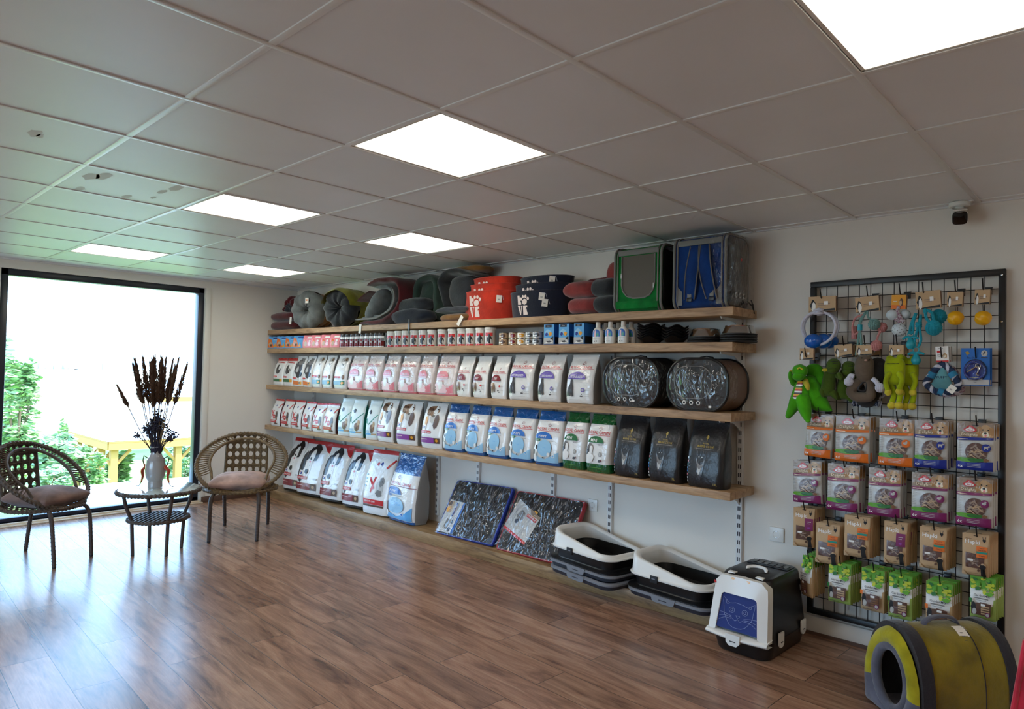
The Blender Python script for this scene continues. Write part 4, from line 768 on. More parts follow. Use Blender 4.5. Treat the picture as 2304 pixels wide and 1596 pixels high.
def mk_bowl():
    b = MB(); 
    def fn(u, v):      # wavy rim plastic bowl, square-ish
        a = 2*pi*u; r, z = prof_at([(.0, .004), (.052, .004), (.082, .034), (.098, .040), (.104, .034), (.090, .026), (.060, 0), (0, 0)], v)
        k = 1+.05*cos(4*a)*(r/.1)
        return (r*k*cos(a), r*k*.92*sin(a), z+.010*cos(4*a)*(r/.1)**3)
    b.grid(fn, 40, 7, 'black_plastic', cu=True); return b.build('pet_bowl')
for s_, (u, n, nm) in enumerate(((1443, 6, 'taller stack beside the bottles'), (1497, 5, 'lower stack beside the steel bowl'))):
    x, w = span(u-30, u+30, 772, Y2)
    for j in range(n): put('bowl', mk_bowl, '', (x, Y2+.115, Z2+.001+.0165*j), .35+.08*j, 'black plastic pet bowl, %s from the bottom of the %s' % (POS[j], nm), 'pet bowl', 'stacked black plastic bowls', (w/.20*.84, .82, .95))
def mk_steel():
    o = thing('steel_bowl', '', 'pet bowl')
    b = MB(); b.lathe([(.108, 0), (.110, .003), (.088, .048), (.090, .052), (.086, .053), (.078, .046), (.066, .012), (0, .010)], 'steel', 40); b.build('bowl', o)
    b = MB(); b.lathe([(.106, .0), (.113, .0), (.1135, .006), (.108, .007)], 'rubber_black', 40); b.build('rubber_ring', o); return o
def mk_mat():
    b = MB(); b.lathe([(0, 0), (.110, 0), (.116, .002), (.118, .009), (.114, .0135), (0, .0135)], 'rubber_black', 40); return b.build('bowl_base')
for s_, (u, hw, nb) in enumerate(((1566, 38, 2), (1641, 40, 3))):
    x, w = span(u-hw, u+hw, 772, Y2); sc = (w/.236*.97, .95, 1)
    for j in range(nb): put('bbase', mk_mat, '', (x, Y2+.118, Z2+.0145*j), 0, 'flat black rubber bowl stand, %s from the bottom under the %s steel bowl' % (POS[j], ('left', 'right')[s_]), 'bowl stand', 'black stands under the steel bowls', sc)
    put('steel', mk_steel, '', (x+.004, Y2+.118, Z2+.0145*nb+.001), 0, ('left steel pet bowl turned upside down look, on two black stands', 'right steel pet bowl near the shelf end, on three black stands')[s_].replace(' turned upside down look,', ''), 'pet bowl', 'steel pet bowls', sc)
# ---------------------------------------------------------------- top shelf: pet beds, felt baskets, carriers
Z1 = SZ[1][0]+.001
def soft(fn, mb, nu, nv, mt, cu=False, cv=False, wr=.006, sc=11, seed=0, xf=None):
    def g(u, v):
        p = Vector(fn(u, v)); q = p*sc+Vector((seed*3.1, seed*1.7, seed)); return p+Vector((noise.noise(q), noise.noise(q+Vector((9, 0, 0))), noise.noise(q+Vector((0, 9, 0)))))*wr
    mb.grid(g, nu, nv, mt, cu=cu, cv=cv, xf=xf)
def pillow(mb, c, d, mt, seed=0, wr=.008, p=3.2, xf=None):
    e = 2/p; hx, hy, hz = d[0]/2, d[1]/2, d[2]/2
    def pw(q, e_): return math.copysign(abs(q)**e_, q)
    soft(lambda u, v: (c[0]+hx*pw(cos(pi*(v-.5)), .55)*pw(cos(2*pi*u), e), c[1]+hy*pw(cos(pi*(v-.5)), .55)*pw(sin(2*pi*u), e), c[2]+hz*pw(sin(pi*(v-.5)), .9)), mb, 36, 16, mt, cu=True, wr=wr, seed=seed, xf=xf)
def sheet(mb, path, y0, y1, th, mt, seed=0, wr=.008, ny=14):
    # padded sheet: path in x-z, width along y, rounded edges
    P = [Vector((x, 0, z)) for x, z in path]
    L = [0]
    for a, b in zip(P, P[1:]): L.append(L[-1]+(b-a).length)
    def cen(s):
        s *= L[-1]
        for i in range(len(P)-1):
            if s <= L[i+1]+1e-9: k = (s-L[i])/(L[i+1]-L[i]); return P[i].lerp(P[i+1], k), (P[i+1]-P[i]).normalized()
        return P[-1], (P[-1]-P[-2]).normalized()
    def smooth(s): 
        a = Vector((0, 0, 0)); t = Vector((0, 0, 0))
        for k in (-.06, -.03, 0, .03, .06): c_, t_ = cen(min(1, max(0, s+k))); a += c_; t += t_
        return a/5, t.normalized()
    def fn(u, v):
        a = 2*pi*u; c_, t_ = smooth(v); n_ = Vector((-t_.z, 0, t_.x)); k = min(1, 6*min(v, 1-v))**.5 if 0 < v < 1 else .02
        yy = math.copysign(abs(cos(a))**.35, cos(a)); zz = math.copysign(abs(sin(a))**.8, sin(a))
        return c_+n_*(th/2*zz*k)+Vector((0, (y0+y1)/2+(y1-y0)/2*yy*(.9+.1*k), 0))
    soft(fn, mb, 28, 44, mt, cu=True, wr=wr, seed=seed)
def ringbed(mb, R, r, dep, mt, seed=0, a0=0, a1=2*pi, squash=1.0, twist=0):
    # fat soft ring facing -y
    full = abs(a1-a0-2*pi) < 1e-6
    def fn(u, v):
        a = a0+(a1-a0)*u; b = 2*pi*v; k = 1+.10*sin(9*a+twist*b)+.05*sin(17*a+3*b)
        rr = R+r*cos(b)*k; return (rr*cos(a), dep*sin(b)*k, rr*sin(a)*squash)
    soft(fn, mb, 56, 18, mt, cu=full, cv=True, wr=.006, sc=16, seed=seed)
def px(u, v, y): return at(u, v, y=y)
def tagcard(parent, c, w, h, rot=(0, 0, 0), marks=True, cord=None):
    b = MB(); xf = Matrix.Translation(c) @ Matrix.Rotation(rot[2], 4, 'Z') @ Matrix.Rotation(rot[0], 4, 'X') @ Matrix.Rotation(rot[1], 4, 'Y')
    b.box((0, 0, 0), (w, .0012, h), 'tag_white', xf=xf)
    if marks:
        for i in range(4): b.box((-.18*w+.1*w*i, -.0012, -.08*h), (.05*w, .0004, .16*h), 'f_ink', xf=xf)
    b.build('price_tag', parent, smooth=False)
    if cord: b = MB(); b.tube(cord, .0012, 'rope_white', 5); b.build('tag_cord', parent)

# burgundy bed by the corner: two stacked cushions, hooded arch behind
x, w = span(605, 664, 735, Y2+.03)
t_ = thing('pet_bed', 'burgundy hooded pet bed on stacked cushions, at the corner end of the top shelf', 'pet bed', (x, -.20, Z1))
b = MB(); pillow(b, (0, 0, .052), (w*1.02, .26, .105), 'burgundy', 1); b.build('base_cushion', t_, ang=80)
b = MB(); pillow(b, (0, -.01, .148), (w*1.0, .26, .095), 'burgundy', 2); b.build('upper_cushion', t_, ang=80)
b = MB(); ringbed(b, .095, .042, .08, 'burgundy', 3, radians(8), radians(178), 1.25); b.build('hood', t_, (.015, .03, .205), ang=80)
b = MB(); ringbed(b, .052, .024, .068, 'slate_plush', 4, radians(0), radians(180), 1.3); b.build('hood_lining', t_, (.015, .015, .205), ang=80)
tagcard(t_, (w*.42, -.135, .09), .03, .075, (0, .1, .2), False)
# rolled grey bed with tan back
def rolled(u, v0, v1, wpx, label, front, back, seed):
    x, w = span(u-wpx/2, u+wpx/2, (v0+v1)/2, Y2+.05); zt = px(u, v0, Y2+.05).z; R = (zt-Z1)/2
    t_ = thing('pet_bed', label, 'pet bed', (x, -.19, Z1+R), .35)
    b = MB(); ringbed(b, R*.56, R*.44, .085, front, seed, twist=2); b.build('rolled_rim', t_, (0, -.07, 0), ang=80)
    b = MB(); soft(lambda u_, v_: (R*.97*cos(2*pi*u_)*(1-.12*v_), -.02+.14*v_, R*.97*sin(2*pi*u_)*(1-.12*v_)+.01), b, 40, 8, back, cu=True, wr=.012, seed=seed); pillow(b, (0, .10, .0), (R*1.7, .08, R*1.7), back, seed); b.build('outer_cover', t_, ang=80)
    b = MB(); pillow(b, (0, -.01, 0), (R*1.2, .10, R*1.2), front, seed+2); b.build('lining', t_, ang=80)
    return t_, R
t1, R1 = rolled(688, 655, 737, 78, 'rolled grey plush pet bed with a tan back and a small white tag', 'grey_plush', 'tan_plush', 11)
tagcard(t1, (.05, -.165, R1*.45), .042, .055, (0, .0, 0), False)
b = MB(); b.box((.05, -.167, R1*.47), (.018, .001, .014), 'f_orange'); b.build('tag_emblem', t1, smooth=False)
t2, R2 = rolled(762, 650, 734, 96, 'rolled dark grey pet bed with a lime green top cover', 'charcoal_plush', 'lime_plush', 15)
b = MB(); soft(lambda u_, v_: ((R2+.014)*cos(radians(6+160*u_))*(.86+.14*min(1, v_*5)), -.185+.32*v_, (R2+.014)*sin(radians(6+160*u_))*(.80+.20*min(1, v_*5))), b, 24, 12, 'lime_plush', wr=.008, seed=4); soft(lambda u_, v_: ((R2*.9)*cos(radians(12+150*u_)), -.10+.22*v_, (R2*.9)*sin(radians(12+150*u_))), b, 24, 8, 'lime_plush', wr=.004, seed=4); b.build('top_cover', t2, ang=80)
# tall burgundy and grey folded bed
x0 = px(797, 728, Y2+.02).x; x1 = px(905, 728, Y2+.02).x; zt = px(850, 614, Y2+.05).z-Z1; W_ = x1-x0
t_ = thing('pet_bed', 'tall folded pet bed, burgundy outside and grey plush inside, touching the ceiling', 'pet bed', ((x0+x1)/2, -.19, Z1))
zt = min(zt, .435)
b = MB(); sheet(b, [(-W_*.45, .03), (W_*.1, .03), (W_*.38, .12), (W_*.46, .26), (W_*.40, zt-.05), (W_*.1, zt-.025), (-W_*.2, zt-.03), (-W_*.30, zt-.08)], -.13, .15, .05, 'burgundy', 21); b.build('outer_shell', t_, ang=80)
b = MB(); sheet(b, [(-W_*.40, .075), (W_*.05, .075), (W_*.26, .15), (W_*.30, .27), (W_*.18, zt-.09), (-W_*.15, zt-.09)], -.12, .14, .04, 'grey_plush', 22); b.build('plush_lining', t_, ang=80)
b = MB(); pillow(b, (0, 0, 0), (.36, .25, .12), 'grey_plush', 23); o = b.build('fold_cushion', t_, (-W_*.08, -.045, .185), (0, radians(-48), 0), ang=80)
b = MB(); sheet(b, [(-W_*.24, zt-.11), (-W_*.45, zt-.17), (-W_*.52, zt-.20)], -.10, .05, .014, 'burgundy', 24, .002); b.build('flap', t_, ang=80)
b = MB(); sheet(b, [(-W_*.47, .058), (0, .058), (W_*.31, .13), (W_*.38, .25), (W_*.30, .34)], -.148, -.132, .018, 'grey_trim', 24, .002); b.build('piping', t_, ang=80)
tagcard(t_, (-W_*.30, -.158, -.03), .038, .085, (0, .12, 0), False)
# navy crumpled cushion bed
x, w = span(870, 950, 720, Y2+.02)
t_ = thing('pet_bed', 'low crumpled navy cushion bed in front of the dark green folded bed', 'pet bed', (x+.02, -.228, Z1))
b = MB(); pillow(b, (0, 0, .065), (w, .22, .13), 'navy_plush', 31, .014); b.build('base_cushion', t_, ang=80)
b = MB(); pillow(b, (.0, .02, .165), (w*.85, .20, .13), 'charcoal_plush', 32, .016); b.build('upper_cushion', t_, ang=80)
b = MB(); b.box((.10, -.1235, -.03), (.016, .0035, .12), 'f_black', bev=.001); b.build('hanging_strap', t_)
# dark green folded bed standing behind
x, w = span(918, 972, 680, Y2+.12)
t_ = thing('pet_bed', 'dark green padded bed folded upright behind the navy cushion', 'pet bed', (x+.02, -.105, Z1))
b = MB(); sheet(b, [(-w*.42, .02), (-w*.48, .2), (-w*.40, .36), (-.0, .42), (w*.40, .38), (w*.46, .2), (w*.40, .02)], -.085, .075, .06, 'forest_plush', 35, .012); b.build('padded_wall', t_, ang=80)
b = MB(); pillow(b, (0, .01, .2), (w*.8, .13, .39), 'forest_plush', 36, .014); b.build('inner_cushion', t_, ang=80)
# charcoal and tan folded bed
x0 = px(965, 718, Y2+.01).x; x1 = px(1048, 718, Y2+.01).x; W_ = x1-x0
t_ = thing('pet_bed', 'big charcoal folded pet bed with tan base and tan top, left of the red baskets', 'pet bed', ((x0+x1)/2+.035, -.185, Z1))
b = MB(); pillow(b, (.01, 0, .035), (W_*.92, .27, .07), 'tan_plush', 41, .010); b.build('base_cushion', t_, ang=80)
b = MB(); sheet(b, [(-W_*.46, .085), (-W_*.1, .10), (W_*.44, .095)], -.14, .14, .045, 'slate_plush', 42, .006); b.build('rim_fold', t_, ang=80)
b = MB(); sheet(b, [(-W_*.20, .11), (-W_*.26, .24), (-W_*.40, .33), (-W_*.22, .405), (W_*.2, .40), (W_*.5, .36)], -.135, .13, .05, 'charcoal_plush', 43, .008); b.build('folded_wall', t_, ang=80)
b = MB(); pillow(b, (W_*.12, -.005, .24), (W_*.66, .24, .27), 'charcoal_plush', 44, .010); b.build('inner_cushion', t_, ang=80)
b = MB(); pillow(b, (W_*.18, .03, .425), (W_*.86, .20, .06), 'tan_plush', 45, .008); b.build('top_cushion', t_, ang=80)
tagcard(t_, (W_*.36, -.176, -.005), .035, .085, (-.1, .55, 0), False)
# nested felt baskets with LOVE and a paw
SER = dict(L=[(0, 0), (.6, 0), (.6, .24), (.52, .24), (.50, .09), (.26, .09), (.26, .92), (.36, .92), (.36, 1), (.0, 1), (.0, .92), (.10, .92), (.10, .08), (0, .08)],
           V=[(-.04, 1), (.34, 1), (.34, .92), (.25, .92), (.40, .28), (.54, .92), (.44, .92), (.44, 1), (.74, 1), (.74, .92), (.66, .92), (.43, 0), (.31, 0), (.06, .92), (-.04, .92)],
           E=[(0, 0), (.62, 0), (.62, .26), (.54, .26), (.50, .09), (.26, .09), (.26, .48), (.40, .48), (.42, .38), (.48, .38), (.48, .66), (.42, .66), (.40, .57), (.26, .57), (.26, .91), (.48, .91), (.52, .76), (.60, .76), (.60, 1), (0, 1), (0, .92), (.10, .92), (.10, .08), (0, .08)])
def basket(R, Rb, h, mt, label, cat_group, loc, tags=(), full=True):
    sy = .56
    t_ = thing('felt_basket', label, 'pet basket', loc, 0, cat_group)
    b = MB(); b.lathe([(0, .004), (Rb, 0), (Rb+.003, .004), (R, h-.006), (R+.001, h), (R-.007, h), (R-.008, h-.006), (Rb-.006, .010), (0, .010)], mt, 56, sxy=(1, sy)); b.build('basket_wall', t_)
    b = MB(); b.tube([((R-.003)*cos(2*pi*i/56), (R-.003)*sy*sin(2*pi*i/56), h) for i in range(56)], .0055, mt, 6, closed=True); b.build('rim_seam', t_)
    def mp(x, z, off):
        k = Rb+(R-Rb)*z/h; a = -pi/2+x/ R; return Vector(((k+.003+off)*cos(a), (k+.003+off)*sy*sin(a), z))
    b = MB(); s_ = h*.36; ox = -R*.40
    def st(poly, x0, z0, sx, sz): 
        vs, fs = fine([(x0+q[0]*sx, z0+q[1]*sz) for q in poly], .03); b.add([mp(a, c, .0008) for a, c in vs], fs, 'felt_print')
    st(SER['L'], ox, h*.50, s_*1.0, s_); st(SER['V'], ox, h*.10, s_*1.1, s_); st(SER['E'], ox+s_*.90, h*.10, s_*1.1, s_)
    pc = ox+s_*1.15; st(blob(0, 0, 1, 1, 3, 16, .08), pc, h*.60, s_*.40, s_*.30)
    for dx, dz in ((-.40, .32), (-.15, .55), (.15, .55), (.40, .32)): st(arc(0, 0, 1, 1, n=10), pc+dx*1.3*s_, h*.60+dz*s_, s_*.17, s_*.18)
    b.build('printed_motto', t_, smooth=False)
    for i, (x, z, r) in enumerate(tags):
        p = mp(x*R, z*h, .012); a = -pi/2+x
        tagcard(t_, p, .042, .055, (0, r, x), True, [mp(x*R, z*h+.025, .010), mp(x*R+.03, z*h+.02, .02), mp(x*R+.045, z*h-.01, .006)])
    return t_
mat('felt_print', (222, 206, 200), rough=.8)
for col, mt, uL, uR, uM, uT, tg in (('red', 'red_felt', 1032, 1144, 1047, 1057, [(), (), ((.75, .7, .06),)]), ('navy', 'navy_felt', 1136.7, 1262, 1145, 1155, [((.62, .82, .1),), (), ((.48, .76, .1), (.58, .52, .1))])):
    yb = Y2+.008; a, c = px(uL, 690, yb+.06), px(uR, 690, yb+.06); R = (c.x-a.x)/2*1.0; h = px(uL+20, 659, yb+.03).z-Z1; ht = px((uL+uR)/2, 640, yb+.1).z-Z1-h
    cx = (a.x+c.x)/2; yc = yb+R*.56+.004
    basket(R, R*.90, h, mt, 'large %s felt basket printed LOVE, bottom of its nested three' % col, 'nested %s felt baskets' % col, (cx, yc, Z1), tg[2])
    basket(R*.93, R*.83, h, mt, 'middle %s felt basket, showing only its upper band' % col, 'nested %s felt baskets' % col, (cx+.02, yc+.01, Z1+.055), tg[1])
    basket(R*.86, R*.76, h, mt, 'smallest %s felt basket, topmost of the nested three' % col, 'nested %s felt baskets' % col, (cx+.04, yc+.02, Z1+.108), tg[0])
# rose and charcoal double roll bed
x0 = px(1262, 710, Y2+.02).x; x1 = px(1383, 700, Y2+.02).x; W_ = x1-x0
t_ = thing('pet_bed', 'rose red and charcoal padded bed in two stacked rolls, beside the green carrier', 'pet bed', ((x0+x1)/2, -.19, Z1))
for i, (zc, off, nm) in enumerate(((.062, .02, 'lower_roll'), (.175, -.02, 'upper_roll'))):
    b = MB(); pillow(b, (-W_*.16+off, -.01, zc), (W_*.70, .26, .115), 'rose_plush', 51+i, .006); b.build(nm, t_, ang=80)
    b = MB(); pillow(b, (W_*.26+off*.5, -.005, zc+.002), (W_*.48, .27, .125), 'charcoal_plush', 55+i, .006); b.build(nm+'_end', t_, ang=80)
b = MB(); pillow(b, (-W_*.05, .09, .235), (W_*.62, .10, .07), 'burgundy', 57, .008); b.build('back_rim', t_, ang=80)
b = MB(); pillow(b, (W_*.36, .03, .27), (W_*.34, .20, .17), 'rose_plush', 58, .008); b.build('side_bolster', t_, ang=80)
b = MB(); b.tube([(-W_*.3, -.135, .004), (-W_*.1, -.142, .003), (W_*.1, -.140, .004), (W_*.16, -.15, -.012), (W_*.2, -.14, .004)], .003, 'rubber_black', 6); b.build('drawstring', t_)

# fabric pet carriers
def rrect(w, h, r, n=8):
    P = []
    for cx_, cz_, a0 in ((w/2-r, h/2-r, 0), (-w/2+r, h/2-r, 90), (-w/2+r, -h/2+r, 180), (w/2-r, -h/2+r, 270)):
        P += [(cx_+r*cos(radians(a0+90*i/n)), cz_+r*sin(radians(a0+90*i/n))) for i in range(n+1)]
    return P
def rbox(mb, w, d, h, r, mt, n=8, sides=True):   # box with corners rounded as seen from the side (x = depth axis)
    P = rrect(d, h, r, n); L = len(P)
    vs = [(sx_*w/2, y, z+h/2) for sx_ in (-1, 1) for y, z in P]
    mb.add(vs, [list(range(L)), list(range(L, 2*L))[::-1]]+[(i, (i+1) % L, L+(i+1) % L, L+i) for i in range(L)], mt)
def carrier(name, label, uL, uR, vT, d, cloth, blue):
    yb = Y2+.004; a, c = px(uL, 640, yb), px(uR, 640, yb); w = c.x-a.x; h = min(px(uL+10, vT, yb+.04).z-Z1, .455)
    t_ = thing(name, label, 'pet carrier', ((a.x+c.x)/2, yb+d/2, Z1))
    b = MB(); rbox(b, w-.01, d, h, .055, cloth); b.build('body', t_, ang=30)
    for s_ in (-1, 1):   # curved end panels: piping ring and dark clear panel
        b = MB(); P = rrect(d+.006, h+.004, .06, 10); b.tube([(s_*(w/2-.004), y, z+h/2) for y, z in P], .0085, 'grey_trim', 8, closed=True); b.tube([(s_*(w/2-.026), y*1.012, z*1.012+h/2) for y, z in P], .005, 'grey_trim', 6, closed=True); b.build('piping', t_)
        b = MB(); P = rrect(d-.02, h-.02, .05, 10); L = len(P); b.add([(s_*(w/2+.001), y, z+h/2) for y, z in P]+[(s_*(w/2+.012), y*.86, z*.86+h/2) for y, z in P], [list(range(L, 2*L)) if s_ > 0 else list(range(L, 2*L))[::-1]]+[(i, (i+1) % L, L+(i+1) % L, L+i) for i in range(L)], 'dark_window'); b.build('end_window', t_, ang=30)
    yf_ = -d/2-.002
    b = MB(); b.box((0, yf_, h-.035), (w-.05, .006, .034), 'grey_trim', bev=.002); b.build('top_band', t_)
    if not blue:
        P = [(-.10, h*.80), (.105, h*.80), (.105, h*.36)]+[(.045+.06*cos(a_), h*.33+.05*sin(a_)) for a_ in [radians(-10*i) for i in range(10)]]+[(-.04-.06*cos(a_), h*.33-.05*sin(a_)) for a_ in [radians(90-10*i) for i in range(10)]]
        P = [(-.115, h*.86), (.125, h*.86), (.125, h*.42), (.115, h*.32), (.09, h*.24), (.05, h*.205), (-.03, h*.205), (-.075, h*.24), (-.105, h*.32), (-.115, h*.42)]
        b = MB(); b.add([(x, yf_-.001, z) for x, z in P], [list(range(len(P)))], 'mesh_grey'); b.build('mesh_window', t_, smooth=False)
        b = MB(); b.tube([(x, yf_-.003, z) for x, z in P[1:]+P[:1]], .005, 'grey_trim', 6); b.build('zip_edge', t_)
        for x, z in ((-.115, h*.56), (.120, h*.38)): b = MB(); b.box((x, yf_-.009, z), (.007, .004, .03), 'zip_silver', bev=.001); b.build('zip_puller', t_)
        b = MB(); soft(lambda u, v: (-(w-.04)/2+(w-.04)*u, yf_-.004-.008*sin(pi*v), .018+.05*v), b, 24, 4, cloth, wr=.006, sc=26, seed=2); b.build('front_pocket', t_, ang=60)
    else:
        for xt, xb in ((-.02, -.055), (.035, .085)):
            b = MB(); L = 16
            def ctr(v): return Vector((xt+(xb-xt)*v**1.4, yf_-.010-.018*sin(pi*v), h*.86-(h*.74)*v))
            b.grid(lambda u, v: ctr(v)+Vector(((u-.5)*(.062+.012*sin(pi*v)), -.006*sin(pi*u), 0)), 6, L, cloth); b.build('shoulder_strap', t_, ang=60)
            for s_ in (-1, 1): b = MB(); b.tube([ctr(v/16)+Vector((s_*(.032+.006*sin(pi*v/16)), -.001, 0)) for v in range(17)], .0065, 'grey_trim', 6, flat=.5); b.build('strap_edge', t_)
            e = ctr(1); b = MB(); b.box((e.x+.004, e.y-.008, e.z+.03), (.026, .006, .036), 'grey_trim', bev=.002); b.box((e.x+.004, e.y-.010, e.z-.002), (.034, .008, .022), 'black_plastic', bev=.003); b.build('buckle', t_)
        for s_ in (-1, 1): b = MB(); b.add([(s_*(w/2-.028), yf_-.002, .02), (s_*(w/2-.06), yf_-.002, .02), (s_*(w/2-.058), yf_-.002, .10), (s_*(w/2-.030), yf_-.002, .13)], [(0, 1, 2, 3)], 'grey_trim'); b.build('corner_patch', t_, smooth=False)
    b = MB(); b.tube([(-.08, 0, h-.002), (-.07, 0, h+.012), (0, 0, h+.016), (.07, 0, h+.012), (.08, 0, h-.002)], .008, cloth, 8, flat=.6); b.build('carry_handle', t_)
    return t_, w, h
mat('dark_window', (26, 26, 28), rough=.08, coat=.6)
tg, wg, hg = carrier('pet_carrier', 'green fabric pet carrier with a grey mesh front window on the top shelf', 1383, 1489, 563, .28, 'green_nylon', False)
tb, wb, hb = carrier('pet_carrier_backpack', 'blue pet carrier backpack with grey edged straps on the top shelf end', 1516, 1634, 541, .28, 'blue_nylon', True)
# clear wrap bagging over the outer end of the blue backpack, with round vents
b = MB(); P = rrect(.30, hb-.0, .06, 8); L = len(P)
vs = []
for k, (dx, s_) in enumerate(((-.10, 1.03), (.0, 1.035), (.035, 1.0), (.05, .8))):
    vs += [(wb/2+dx, y*s_+.006*noise.noise(Vector((y*30, z*30, dx*20))), z*s_*.985+hb/2+.002+.006*noise.noise(Vector((z*25, y*25, k)))) for y, z in P]
fs = [(k*L+i, k*L+(i+1) % L, (k+1)*L+(i+1) % L, (k+1)*L+i) for k in range(3) for i in range(L)]+[[3*L+i for i in range(L)]]
b.add(vs, fs, 'film_fine'); b.build('clear_wrap', tb, ang=60)
for y in (-.05, .0, .05):
    b = MB(); b.lathe([(.010, 0), (.017, .003), (.010, .006)], 'chrome', 18, xf=Matrix.Translation((wb/2+.016, y, .075)) @ Matrix.Rotation(pi/2, 4, 'Y')); b.build('vent_eyelet', tb)
b = MB(); b.tube([(wb/2+.02, .09, .05), (wb/2+.045, .11, .02), (wb/2+.05, .12, -.02), (wb/2+.04, .125, .03), (wb/2+.03, .12, .06)], .004, 'rubber_black', 6); b.build('cord', tb)
b = MB(); b.lathe([(0, .002), (.010, .0015), (.011, 0)], 'f_red', 14, xf=Matrix.Translation((wb/2+.0135, .02, hb*.68)) @ Matrix.Rotation(pi/2, 4, 'Y')); b.build('round_sticker', tb)

# ---------------------------------------------------------------- wrapped oval carriers on the third shelf
def oval_carrier(label, uL, uR, vT, vB, d, side, seed):
    yb = Y2+.0; a, c = px(uL, 860, yb), px(uR, 860, yb); w = c.x-a.x; h = min(px((uL+uR)/2, vT, yb+.03).z-Z3, .325)
    t_ = thing('wrapped_pet_carrier', label, 'pet carrier', ((a.x+c.x)/2, yb+d/2+.004, Z3), .0)
    P = rrect(w, h, h*.42, 12); L = len(P)
    b = MB(); vs = [(x, y, z+h/2) for y in (-d/2+.012, d/2) for x, z in P]; b.add(vs, [(i, (i+1) % L, L+(i+1) % L, L+i) for i in range(L)]+[list(range(L, 2*L))], side); b.build('shell', t_, ang=30)
    for y in (-d/2+.014, d/2): b = MB(); b.tube([(x, y, z+h/2) for x, z in P], .009, 'black_plastic', 8, closed=True); b.build('rim', t_)
    b = MB(); b.add([(x*.97, -d/2+.012, z*.97+h/2) for x, z in P], [list(range(L))], 'dark_mesh'); b.build('front_panel', t_, smooth=False)
    def dome(s0):
        def f(u, v):
            i = u*L; j = int(i) % L; x, z = P[j]; k = 1-v
            return (x*k*.965, -d/2+.008-.030*(1-(1-v)**3)-.004*noise.noise(Vector((x*40*k+s0, z*40*k, seed))), z*k*.965+h/2)
        return f
    b = MB(); b.grid(dome(0), L, 8, 'film', cu=True); b.build('clear_front', t_, ang=60)
    b = MB(); b.tube([(x*.62-.02, -d/2-.004, z*.62+h/2+.015) for x, z in P], .003, 'grey_trim', 6, closed=True); b.build('inner_rim', t_)
    b = MB(); r = random.Random(seed)
    for x in (-.045, .0, .045):
        b = MB(); b.lathe([(.0075, 0), (.0125, .003), (.0075, .005)], 'white_plastic', 18, xf=Matrix.Translation((x-.02+.01*seed*.1, -d/2-.018, .048)) @ Matrix.Rotation(pi/2, 4, 'X')); b.lathe([(0, .001), (.0078, .001)], 'rubber_black', 14, xf=Matrix.Translation((x-.02+.01*seed*.1, -d/2-.0185, .048)) @ Matrix.Rotation(pi/2, 4, 'X')); b.build('vent_eyelet', t_)
    b = MB(); b.box((.045 if seed == 1 else .10, -d/2-.0225, .042 if seed == 1 else .03), (.017, .001, .012), 'tag_white'); b.build('price_sticker', t_, smooth=False)
    b = MB(); b.tube([(-.05, -.01, h-.004), (-.04, -.01, h+.012), (0, -.01, h+.018), (.04, -.01, h+.012), (.05, -.01, h-.004)], .006, 'rubber_black', 8, flat=.6); b.build('carry_handle', t_)
    for i in range(2):
        b = MB(); b.lathe([(0, .002), (.006, .001), (.007, 0)], 'chrome', 12, xf=Matrix.Translation((w/2-.018-.012*i, -.02+.05*i, h*.80-.08*i*0)) @ Matrix.Rotation(pi/2.6, 4, 'Y')); b.build('snap_button', t_)
    # thin wrapped film bag over the whole front
    b = MB(); b.grid(lambda u, v: (lambda p, k: (p[0]*k, -d/2-.006+(d*.5)*v+.004*noise.noise(Vector((p[0]*30, p[1]*30, v*7+seed))), p[1]*k+h/2+.001))(P[int(u*L) % L], 1.022+.012*noise.noise(Vector((u*40, v*5, seed)))), L, 6, 'film_fine', cu=True); b.build('film_wrap', t_, ang=60)
    return t_
oval_carrier('oval pet carrier in crinkled clear film, left one, black sided', 1356, 1479, 806, 916, .27, 'dark_mesh', 1)
oval_carrier('oval pet carrier in crinkled clear film, right one, bronze sided', 1500, 1635, 808, 922, .27, 'bronze_panel', 2)
# ---------------------------------------------------------------- treat packets on the wire grid
def dogphoto(cx, cz, s): return [('b', cx, cz, .42*s, .13*s, 3, 'f_gdog'), ('b', cx-.32*s, cz-.02*s, .16*s, .10*s, 5, 'f_ear'), ('b', cx+.32*s, cz-.02*s, .16*s, .11*s, 6, 'f_ear'), ('b', cx, cz-.07*s, .2*s, .06*s, 7, 'f_cream'), ('e', cx-.13*s, cz+.025*s, .05*s, .014*s, 'f_black'), ('e', cx+.15*s, cz+.025*s, .05*s, .014*s, 'f_black'), ('e', cx+.0*s, cz-.045*s, .08*s, .022*s, 'f_black'), ('e', cx+.02*s, cz-.095*s, .06*s, .02*s, 'f_pink')]
def sticks(cx, cz, rx, rz_, n, seed, c='f_stick', t=.0035):
    r = random.Random(seed); out = []
    for i in range(n):
        a = r.uniform(0, 6.28); q = sqrt(r.random())*.78; x, z = cx+rx*q*cos(a), cz+rz_*q*sin(a); l = r.uniform(.10, .22); th = r.uniform(-.9, .9)
        out.append(('line', x-l*cos(th), z-l*.35*sin(th), x+l*cos(th), z+l*.35*sin(th), t, c))
    return out
